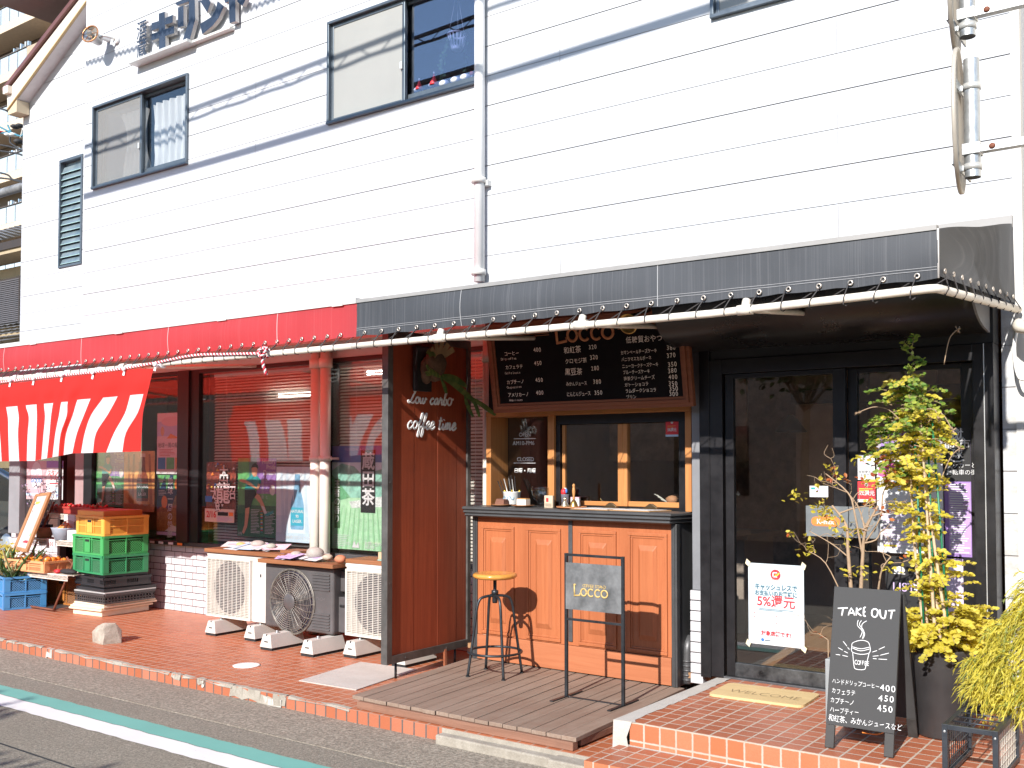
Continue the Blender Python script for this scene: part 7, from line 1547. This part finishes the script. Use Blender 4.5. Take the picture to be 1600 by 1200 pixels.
for pl in ([(1405, 655), (1388, 640), (1365, 636), (1340, 645)], [(1475, 570), (1483, 530), (1496, 515)], [(1450, 660), (1470, 645), (1488, 672)], [(1440, 640), (1460, 640), (1466, 655)], [(1470, 750), (1485, 715), (1500, 700)]):
    P = smooth_path([at(x, y, 5.30) for x, y in pl], 4); m.tube(P, .0026, TWIG, n=5); e = P[-1]
    for k in range(9): leafcard(m, e, rv(), rv(), .022, .004, TWIG)
m.build('bare_twig', tree)
# bare autumn shrub in a grey pot behind the A-board
qc = Vector((-1.66, 5.33, .25)); bs = thing('bare_shrub', 'thin autumn shrub with few yellow and red leaves in a grey pot behind the A-board', 'potted plant', tuple(qc))
m = MB(); a = gz(1281, 1130, .25); m.box(-1.80, -1.56, 5.225, 5.46, .251, .58, M('light grey planter', (.28, .30, .31), .5)); m.build('pot', bs, .006)
m = MB(); lv = MB(); ol = MB()
def branch(b, d, L, r, dep):
    d = d.normalized(); p1 = b + d * L * .5 + rv(.012); p2 = b + d * L + rv(.02); m.tube(smooth_path([b, p1, p2], 3), r, TWIG, n=6, r1=r * .55)
    if dep > 0:
        for k in range(random.choice((2, 2, 3))):
            nd = d + rv(.42); nd.z = abs(nd.z) * .6 + .25; branch(p2 if k < 2 else p1, nd, L * random.uniform(.55, .85), r * .55, dep - 1)
    elif random.random() < .42:
        for k in range(6): leafcard(lv if random.random() < .75 else ol, p2 + rv(.012), rv() + Vector((0, 0, -.2)), rv(), .026, .008, YL if random.random() < .8 else OL)
for pl, r in (([(1330, 925), (1325, 860), (1322, 820), (1300, 790)], .011), ([(1345, 925), (1348, 870), (1352, 830), (1372, 790)], .011), ([(1372, 925), (1378, 890), (1392, 870)], .006), ([(1348, 870), (1335, 800), (1325, 770), (1290, 740)], .006), ([(1325, 870), (1300, 850), (1265, 830)], .004), ([(1352, 830), (1340, 790), (1310, 755)], .005), ([(1294, 1000), (1282, 992), (1276, 990)], .003), ([(1320, 940), (1290, 880), (1260, 860)], .004), ([(1350, 850), (1375, 810), (1380, 770), (1395, 745)], .005)):
    P = smooth_path([at(x, y, 5.33 + .02 * random.gauss(0, 1)) for x, y in pl], 4)
    if pl[0][1] > 920: P = [Vector((P[0].x, P[0].y, .50))] + P
    m.tube(P, r, TWIG, n=7, r1=r * .5)
    for k in range(3): branch(P[len(P) // 2 + k * 2 if len(P) // 2 + k * 2 < len(P) else -1], Vector((random.gauss(0, .8), random.gauss(0, .3), random.uniform(.1, 1))), random.uniform(.06, .12), r * .45, 1)
for x, y, n_, mt, k in ((1285, 798, 26, YL, lv), (1305, 812, 18, YL, lv), (1262, 858, 16, YL, lv), (1245, 775, 16, YL, lv), (1310, 747, 18, OL, ol), (1385, 722, 26, OL, ol), (1350, 715, 20, YL, lv), (1390, 745, 18, OL, ol), (1385, 800, 10, OL, ol), (1400, 790, 14, YL, lv), (1330, 895, 12, YL, lv), (1358, 890, 8, YL, lv), (1275, 990, 5, OL, ol), (1390, 885, 12, YL, lv), (1335, 835, 8, YL, lv), (1318, 830, 10, YL, lv)):
    for i in range(n_):
        c = at(x, y, 5.32) + Vector((random.gauss(0, .032), random.gauss(0, .03), random.gauss(0, .016))); leafcard(k, c, rv() * .6 + Vector((random.choice((-1, 1)), 0, 0)), Vector((0, 0, 1)) + rv(.5), .030, .009, mt)
m.build('trunk', bs); lv.build('yellow_leaf', bs); ol.build('red_leaf', bs)

# ------------------------------------------------------------------ golden cypress at the right
GCY = leafmat('golden cypress frond', (.52, .46, .045), (.92, .80, .13), .5); GCI = leafmat('inner green frond', (.16, .22, .04), (.40, .40, .07), .3)
cc = Vector((-.585, 5.00, .25)); cy = thing('golden_cypress', 'golden thread cypress with drooping sprays at the right edge', 'shrub', tuple(cc))
m = MB(); m.lathe([(.10, 0), (.14, .25), (.15, .26), (.13, .25), (0, .22)], M('brown pot', (.16, .08, .05), .6), cc + Vector((.05, .06, 0)), 24); m.build('pot', cy)
m = MB()
for i in range(6): a = i * 1.05; m.tube([cc + Vector((.02 * cos(a), .02 * sin(a), .2)), cc + Vector((.10 * cos(a), .08 * sin(a), .55)), cc + Vector((.16 * cos(a), .12 * sin(a), .75))], .012, TWIG, n=6, r1=.004)
m.build('trunk', cy); m = MB()
def thread(b, d, L, mt, w_=.0026):
    P = []; d = d.normalized()
    for i in range(6): t = i / 5; P.append(b + d * L * t + Vector((0, 0, -.85 * L * t * t)) + rv(.002))
    for i in range(5):
        a, c = P[i], P[i + 1]; s_ = (c - a).cross(Vector((0.35, -.8, .3)) + rv(.4)).normalized() * w_ * (1 - i * .12); m.poly([a - s_, a + s_, c + s_ * .8, c - s_ * .8], mt)
        for k in (-1, 1):
            q = a.lerp(c, random.random()); e = q + (c - a) * random.uniform(.6, 1.3) + s_ * k * random.uniform(2.5, 6) + rv(.003); f_ = (e - q).cross(Vector((.3, -.8, .4)) + rv(.4)).normalized() * w_ * .8; m.poly([q - f_, q + f_, e], mt)
for i in range(620):
    a = random.uniform(0, 2 * pi); el = random.random(); rr = (.05 + .20 * sqrt(random.random())) * (1.05 - .45 * el)
    b = cc + Vector((rr * cos(a) * 1.0, rr * sin(a) * .8, .30 + .46 * el)); out = Vector((cos(a), sin(a), .35)); n_ = random.randint(5, 8); mt = GCY if (rr > .13 and random.random() < .85) or random.random() < .4 else GCI; out = out + rv(.5)
    for k in range(n_): thread(b + rv(.016), out + rv(.55), random.uniform(.04, .10), mt)
for px, py in ((1515, 1050), (1522, 1068), (1545, 1010), (1560, 985), (1575, 965), (1592, 935), (1512, 1080), (1528, 1088), (1595, 980), (1560, 1040), (1585, 1020), (1545, 1055), (1570, 1080), (1595, 1060), (1540, 1035), (1590, 1095), (1555, 1098), (1530, 1052), (1596, 1005)):
    e = at(px, py, 4.88)
    for q in range(10):
        o_ = rv(.022)
        for k in range(6): thread(e + Vector((.045, .04, .03)) + o_ + rv(.012), Vector((-.7, -.3, .2)) + rv(.55), random.uniform(.04, .09), GCY if random.random() < .85 else GCI)
m.build('foliage', cy)
# black wire rack
rk = thing('wire_rack', 'black square bar rack with wire mesh sides in the right foreground', 'rack', (-.96, 4.82, .12)); RKM = M('rack steel', (.055, .062, .075), .4, .5, var=.2, vs=9); WRM = M('bright wire', (.70, .66, .58), .4, .3)
x0, x1, y0_, y1_, z0, z1 = -1.072, -.875, 4.60, 5.05, .125, .487; t = .011
m = MB()
for x in (x0, x1):
    for y in (y0_, y1_): m.box(x - t, x + t, y - t, y + t, z0 if y < 4.66 else .251, z1, RKM)
for y in (y0_, y1_): m.box(x0 + t, x1 - t, y - t * .9, y + t * .9, z1 - 2 * t, z1 - .001, RKM)
for x in (x0, x1): m.box(x - t * .9, x + t * .9, y0_ + t, y1_ - t, z1 - 2 * t, z1 - .001, RKM); m.box(x - t * .9, x + t * .9, y0_ + t, y1_ - t, .258, .258 + 2 * t, RKM)
for x in (x0, x1): m.cyl((x, y0_ - t - .002, z1 - .03), (x, y0_ - t, z1 - .03), .005, GALV, n=8)
m.build('frame', rk, .0015); m = MB()
for k in range(4): y = y0_ + .10 + k * .09; m.tube([(x0 + t, y, z1 - .008), (x1 - t, y, z1 - .008)], .0035, RKM, n=5)
m.tube([((x0 + x1) / 2, y0_ + t, z1 - .012), ((x0 + x1) / 2, y1_ - t, z1 - .012)], .0035, RKM, n=5); m.build('top_wire', rk)
for x, mt in ((x0, RKM), (x1, WRM)):
    m = MB()
    for k in range(11): y = y0_ + .03 + k * .038; m.tube([(x, y, .28), (x, y, z1 - 2 * t)], .0021, mt, n=4)
    for k in range(6): z = .285 + k * .035; m.tube([(x, y0_ + t, z), (x, y1_ - t, z)], .0021, mt, n=4)
    m.build('wire_mesh', rk)

# ------------------------------------------------------------------ street signs seen edge-on at the right
SGB = M('sign back', (.50, .45, .38), .5, .2, var=.12); SGF = M('sign face', (.60, .60, .62), .4)
GSN = 'street signs at the right edge'
def road_sign(xc, yc, zc, R, zb, zt, arms, label):
    o = thing('street_sign', label, 'street sign', (xc, yc, zc), 0, GSN); m = MB(); Rm = Matrix.Rotation(radians(90), 3, 'Y'); Rm = Matrix.Rotation(radians(8), 3, 'Z') @ Rm
    m.lathe([(0, -.004), (R - .004, -.004), (R, 0), (R, .012), (R - .01, .012), (R - .014, .002), (0, .002)], SGB, (xc - .052, yc, zc), 40, Rm); m.build('sign_disc', o)
    m = MB(); m.tube([(xc, yc, zb), (xc, yc, zt)], .030, GALV, n=18, cap=False); m.tube([(xc, yc, zb + .001), (xc, yc, zt)], .027, BLACK, n=12); m.build('pipe', o)
    for z in (zc + .13, zc - .19):
        m = MB(); m.tube([(xc, yc, z - .012), (xc, yc, z + .012)], .034, LIGHTMETAL, n=16); m.box(xc - .045, xc - .028, yc - .01, yc + .01, z - .01, z + .01, GALV); m.box(xc - .045, xc - .038, yc - .16, yc + .16, z - .018, z + .018, GALV); m.build('clamp', o)
    for z in arms:
        m = MB(); m.box(xc + .032, xc + .50, yc - .018, yc + .018, z - .016, z + .016, GALV); m.box(xc - .033, xc + .033, yc - .035, yc + .035, z - .022, z + .022, GALV); m.blob((xc + .075, yc - .02, z), .014, .008, .012, RUST, 8); m.build('arm', o, .002)
p1 = at(1519, 190, 4.3); zc = (at(1507, 78, 4.3).z + at(1513, 300, 4.3).z) / 2; road_sign(p1.x, 4.3, zc, .285, at(1524, 277, 4.3).z, at(1522, 92, 4.3).z, [at(1560, 228, 4.3).z], 'lower round street sign seen edge-on with its pipe and arm')
dz = at(1524, 277, 4.3).z - at(1520, 56, 4.3).z; road_sign(p1.x - .012, 4.3, zc - dz, .285, at(1520, 56, 4.3).z, at(1522, 92, 4.3).z - dz, [at(1560, 13, 4.3).z], 'upper round street sign cut by the top of the picture')
m = MB(); m.tube([(p1.x + .46, 4.3, 0), (p1.x + .46, 4.3, 5)], .05, GALV, n=16); own(m, 'sign_post', 'steel post carrying the two street signs', 'post', loc=(p1.x + .46, 4.3, 0))

# ------------------------------------------------------------------ overhead cables (their shadows cross the siding)
CAB = M('cable sheath', (.03, .03, .033), .7)
def on_wall(px, py): return at(px, py, 6.1)
def cable(pxs, back, label, pair=.0, loops=0.0, r=.016):
    A, B_ = on_wall(*pxs[0]), on_wall(*pxs[1]); d = (B_ - A); P = []
    for i in range(61):
        t = -1.2 + 4.2 * i / 60; q = A + d * t; q.z += .010 * (t - .5) ** 2; P.append(q - SUN * (back / SUN.y))
    o = thing('overhead_cable', label, 'cable', tuple(P[30]), group='cables over the street'); m = MB(); m.tube(P, r, CAB, n=6); m.build('main_cable', o)
    if pair:
        m = MB(); m.tube([p + Vector((0, 0, -pair)) + Vector((0, 0, .006 * sin(i * 1.3))) for i, p in enumerate(P)], r * .7, CAB, n=6); m.build('second_cable', o); m = MB(); Q = []
        for i in range(60):
            a, b = P[i], P[i + 1]; 
            for k in range(8): t = k / 8; Q.append(a.lerp(b, t) + Vector((0, 0, -pair * (.5 - .5 * cos((i * 8 + k) * .21)))))
        m.tube(Q, .007, CAB, n=4); m.build('lashing_wire', o)
    if loops:
        m = MB(); Q = []
        for i in range(60):
            a, b = P[i], P[i + 1]
            for k in range(8): t = k / 8; Q.append(a.lerp(b, t) + Vector((0, 0, loops * sin((i * 8 + k) * .75))))
        m.tube(Q, .012, CAB, n=4); m.build('spiral_hanger', o)
cable(((297, 172), (513, 92)), 3.0, 'twin overhead cable whose shadow crosses both upper windows', .10, 0, .028); cable(((297, 262), (513, 199)), 2.8, 'thick overhead cable whose shadow runs under the windows', 0, .014, .036); cable(((135, 100), (225, 72)), 3.2, 'thin hung cable whose wavy shadow meets the sign', 0, .028, .012)

# ------------------------------------------------------------------ far left: house, apartment block, car
def tilesheet():
    t = NT('grey pan tiles'); p = t.pos(); q = t.xyz(p); u = t.math('FRACT', t.math('DIVIDE', q[0], .30)); r = t.math('FLOOR', t.math('DIVIDE', q[0], .30)); 
    v = t.math('FRACT', t.math('DIVIDE', q[1], .26)); n = t.noise(p, 8, 4); c = t.mix(n, (.07, .075, .085), (.20, .20, .215))
    h = t.math('ADD', t.math('SINE', t.math('MULTIPLY', u, 6.283)), t.math('MULTIPLY', v, -1.2)); 
    c = t.mix(t.mr(v, .0, .12, .75, 0), c, (.02, .02, .025)); return t.out(t.bsdf(c, .4, 0, t.bump(h, 1.0, .05), .5))
PAN = tilesheet(); SAND = M('sand render', (.36, .29, .19), .8, var=.15); DKBR = M('dark brown trim', (.035, .025, .022), .6)
hs = thing('tiled_house', 'two storey house with grey pan tile roofs behind the shop', 'house', (-33, 15, 0))
m = MB(); m.box(-44, -23, 14.4, 20, 0, 6.9, SAND); m.build('wall', hs)
def roofslab(x0, x1, y0r, z0r, y1r, z1r):
    m = MB(); n_ = int((x1 - x0) / .15); rowsn = int((y1r - y0r) / .26)
    def fn(u, v):
        j = v * rowsn; step = (1 - (j - math.floor(j))) * .045 if v < 1 else 0; x = x0 + (x1 - x0) * u; return (x, y0r + (y1r - y0r) * v, z0r + (z1r - z0r) * v + .045 * sin(x / .30 * 2 * pi))
    for r in range(rowsn):
        v0, v1 = r / rowsn, (r + 1) / rowsn
        def f2(u, v): 
            x = x0 + (x1 - x0) * u; vv = v0 + (v1 - v0) * v; return (x, y0r + (y1r - y0r) * vv, z0r + (z1r - z0r) * vv + .04 * sin(x / .30 * 2 * pi) + .06 * (1 - v))
        m.sheet(f2, n_, 1, PANT)
    return m
PANT = M('grey glazed tile', (.10, .105, .115), .35, var=.35, vs=3, tint=(.26, .265, .28))
m = roofslab(-32, -24, 13.6, 7.35, 16.5, 8.9); m.build('roof', hs); m = roofslab(-32, -24, 12.6, 4.45, 14.4, 5.35); m.build('roof', hs)
m = MB(); m.box(-32, -24, 13.55, 13.75, 7.10, 7.30, DKBR); m.box(-32, -24, 13.6, 14.4, 7.0, 7.1, SAND); m.box(-32, -24, 12.55, 12.7, 4.2, 4.42, DKBR); m.tube([(-32, 14.0, 8.85), (-24, 14.0, 8.85)], .12, PANT, n=8); m.build('eaves', hs)
m = MB(); m.box(-32, -26.2, 14.30, 14.39, 5.30, 6.58, DKBR)
for i in range(22): m.box(-31.9, -26.3, 14.26, 14.299, 5.36 + i * .054, 5.36 + i * .054 + .034, M('grey shutter slat', (.13, .12, .13), .5, .4) if i == 0 else m.mats[-1])
m.box(-26.75, -26.68, 14.24, 14.259, 5.3, 6.58, DKBR); m.build('shutter', hs)
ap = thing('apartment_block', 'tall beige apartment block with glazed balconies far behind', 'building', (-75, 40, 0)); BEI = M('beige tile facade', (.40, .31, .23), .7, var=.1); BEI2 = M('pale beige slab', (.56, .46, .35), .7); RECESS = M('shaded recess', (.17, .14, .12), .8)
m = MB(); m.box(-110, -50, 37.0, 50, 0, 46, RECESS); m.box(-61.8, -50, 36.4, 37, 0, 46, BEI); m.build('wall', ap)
BGL = M('balcony glass', (.40, .47, .52), .25, spec=.8, var=.08)
zg = at(25, 30, 35).z
for k in range(-2, 9):
    z = zg - 3.45 * k
    if z < 1: continue
    m = MB(); fz = lambda z_: (Vector((0, 0, z_)), Vector((1, 0, 0)), Vector((0, 1, 0)), Vector((0, 0, 1)))
    OUT = [(-110, 36.9), (-110, 35), (-63.75, 35), (-62.15, 36.1), (-62.15, 36.9)]
    m.prism(OUT, fz(z - .02), .48, BEI2); m.box(-65.2, -64.9, 35.01, 36.8, z - .019, z + 1.25, BEI); m.prism([(-64.9, 35.02), (-63.8, 35.02), (-62.2, 36.12), (-62.2, 36.88), (-64.9, 36.88)], fz(z + 1.22), 1.24, BEI)
    m.box(-110, -65.2, 35.02, 35.08, z - .019, z + .08, BEI2)
    bal = m.build('balcony', ap); m = MB()
    for j in range(14): m.box(-66.32 - j * 1.15, -65.26 - j * 1.15, 35.03, 35.07, z + .10, z + 1.18, BGL)
    m.build('glass_panel', bal); m = MB(); m.tube([(-85, 35.05, z + 1.26), (-65.0, 35.05, z + 1.26)], .06, DKBR, n=6)
    for j in range(8): m.box(-67.2 + j * .3 + random.uniform(-.1, .1), -67.1 + j * .3, 35.0, 35.2, z + 1.26, z + 1.26 + random.uniform(.05, .4), (LIGHTMETAL, SKYBLUE, PAPER)[j % 3])
    m.build('rail', bal)
# car
car = thing('parked_car', 'grey green car parked behind the left end of the shop', 'car', (-16.2, 8.9, 0)); CARP = M('grey green car paint', (.16, .19, .165), .18, .5, var=.05, coat=1.0); CGL = M('car glass', (.015, .02, .02), .05, spec=1.0)
cp = [(-18.6, .32), (-18.65, .6), (-18.5, .85), (-18.1, .95), (-17.45, 1.0), (-16.9, 1.38), (-16.4, 1.50), (-15.6, 1.49), (-15.05, 1.34), (-14.55, 1.02), (-14.40, .95), (-14.33, .70), (-14.36, .34)]
m = MB(); fr = (Vector((0, 8.0, 0)), Vector((1, 0, 0)), Vector((0, 0, 1)), Vector((0, -1, 0))); m.prism(cp[::-1], fr, 1.65, CARP); m.build('body', car, .07, seg=4)
m = MB(); fr2 = (Vector((0, 7.995, 0)), *fr[1:]); m.prism([(-17.25, 1.0), (-16.75, 1.36), (-16.1, 1.42), (-16.1, .99)][::-1], fr2, .01, CGL); m.prism([(-16.02, .99), (-16.02, 1.42), (-15.55, 1.41), (-15.1, 1.27), (-14.72, .99)][::-1], fr2, .01, CGL); m.build('side_window', car)
m = MB(); m.box(-18.6, -14.36, 7.985, 7.995, .52, .55, BLACK); m.tube([(-17.3, 7.99, 1.02), (-16.8, 7.99, 1.39), (-16.2, 7.99, 1.455), (-15.55, 7.99, 1.445), (-15.05, 7.99, 1.30), (-14.62, 7.99, 1.0)], .02, GALV, n=6); m.build('trim', car)
for x in (-17.7, -15.2):
    m = MB(); m.lathe([(.1, .01), (.29, .0), (.31, -.02), (.31, -.2), (0, -.2)], RUBBER, (x, 7.985, .31), 28, Matrix.Rotation(radians(90), 3, 'X')); wl = m.build('wheel', car); m = MB(); m.lathe([(0, .02), (.19, .014), (.2, 0)], GALV, (x, 7.98, .31), 20, Matrix.Rotation(radians(90), 3, 'X')); m.build('rim', wl)
m = MB(); m.box(-26, -12.5, 10.6, 10.8, 0, 2.7, M('olive render wall', (.17, .13, .065), .85, var=.2)); own(m, 'boundary_wall', 'olive brown wall behind the parked car', 'wall', loc=(-20, 10.7, 0))
# nearer cable bundle at the far left
cb = thing('cable_bundle', 'tangle of overhead cables with black and white joints at the left edge', 'cables', (-22, 12, 8)); m = MB()
def cbp(x, y): return at(x / 7.5, 160 + y / 7.5, 11.0)
BLU = M('teal cable', (.05, .20, .28), .6)
for pl, mt in (([(-60, 60), (60, 90), (140, 125), (280, 90)], CAB), ([(-60, 250), (60, 320), (240, 395), (290, 340)], BLU), ([(-60, 490), (120, 520), (270, 570), (300, 600)], CAB), ([(-60, 560), (200, 600), (300, 640)], CAB), ([(-60, 815), (90, 850), (160, 910), (300, 940)], CAB), ([(-60, 880), (120, 900), (300, 930)], CAB), ([(90, 265), (130, 350)], BLU), ([(-60, 350), (40, 360), (120, 360)], BLU), ([(120, 400), (120, 470), (200, 530), (210, 560)], CAB), ([(270, 300), (240, 420)], LIGHTMETAL)): m.tube(smooth_path([cbp(*q) for q in pl], 5), .020, mt, n=5)
m.build('cable_run', cb); m = MB()
for x, y, r, mt in ((115, 105, 18, CAB), (160, 125, 18, CAB), (175, 285, 30, CAB), (235, 275, 30, CAB), (100, 380, 24, WHITE), (160, 380, 26, WHITE), (215, 460, 34, CAB), (20, 348, 14, RED)):
    m.blob(cbp(x, y), r / 7.5 * .018, .10, r / 7.5 * .012, mt, 10)
m.build('joint_box', cb)
# neighbour at the far right
nb = thing('neighbour_house', 'cream house just beyond the right corner of the shop', 'house', (4, 7, 0)); m = MB(); rows(m, -.92, 9, 0, 8.5, 6.75, [], mat=M('cream siding', (.62, .56, .47), .6), pitch=.30); m.build('wall', nb); m = MB(); m.tube([(-.86, 6.68, 0), (-.86, 6.68, 8)], .035, CREAMPIPE, n=10); m.build('downpipe', nb)

# ------------------------------------------------------------------ across the street, behind the camera: reflected in the glass, and the tree whose shadow falls on the road
op = thing('opposite_house', 'plain brown house across the street, behind the viewer', 'house', (-8, -8, 0)); m = MB(); m.box(-30, 14, -12, -7.5, 0, 4.4, M('brown render', (.55, .41, .31), .85, var=.2, vs=.6)); m.build('wall', op); m = MB(); m.box(-30.4, 14.4, -12.4, -7.1, 4.4, 4.62, M('dark roof', (.05, .05, .055), .6)); m.build('roof', op); m = MB()
for x in (-24, -17, -10, -3, 5): m.box(x, x + 1.8, -7.499, -7.45, .9, 2.3, CGL)
m.build('window', op)
tr = thing('street_tree', 'leafy street tree behind the viewer shading the road', 'tree', (-5.9, -4.25, 0)); m = MB(); m.tube([(-5.9, -4.25, 0), (-5.9, -4.3, 1.6), (-5.8, -4.25, 2.8)], .09, TWIG, n=8, r1=.05)
for k in range(7): a = k * .9; m.tube([(-5.85, -4.25, 2.4), (-5.85 + .8 * cos(a), -4.25 + .6 * sin(a), 3.3 + .1 * k)], .03, TWIG, n=6, r1=.01)
m.build('trunk', tr); m = MB(); TL = leafmat('tree leaf', (.03, .09, .02), (.08, .16, .04), .3)
for k in range(26):
    c0 = Vector((-5.9 + random.gauss(0, .75), -3.95 + random.gauss(0, .28), 3.35 + random.gauss(0, .16)))
    for i in range(130): leafcard(m, c0 + rv(.17), rv(), rv(), .12, .045, TL)
m.build('crown', tr)
for o in bpy.data.objects:
    if o.type == 'MESH' and o.parent is None and 'label' not in o and o.get('kind') is None: o['kind'] = 'structure'
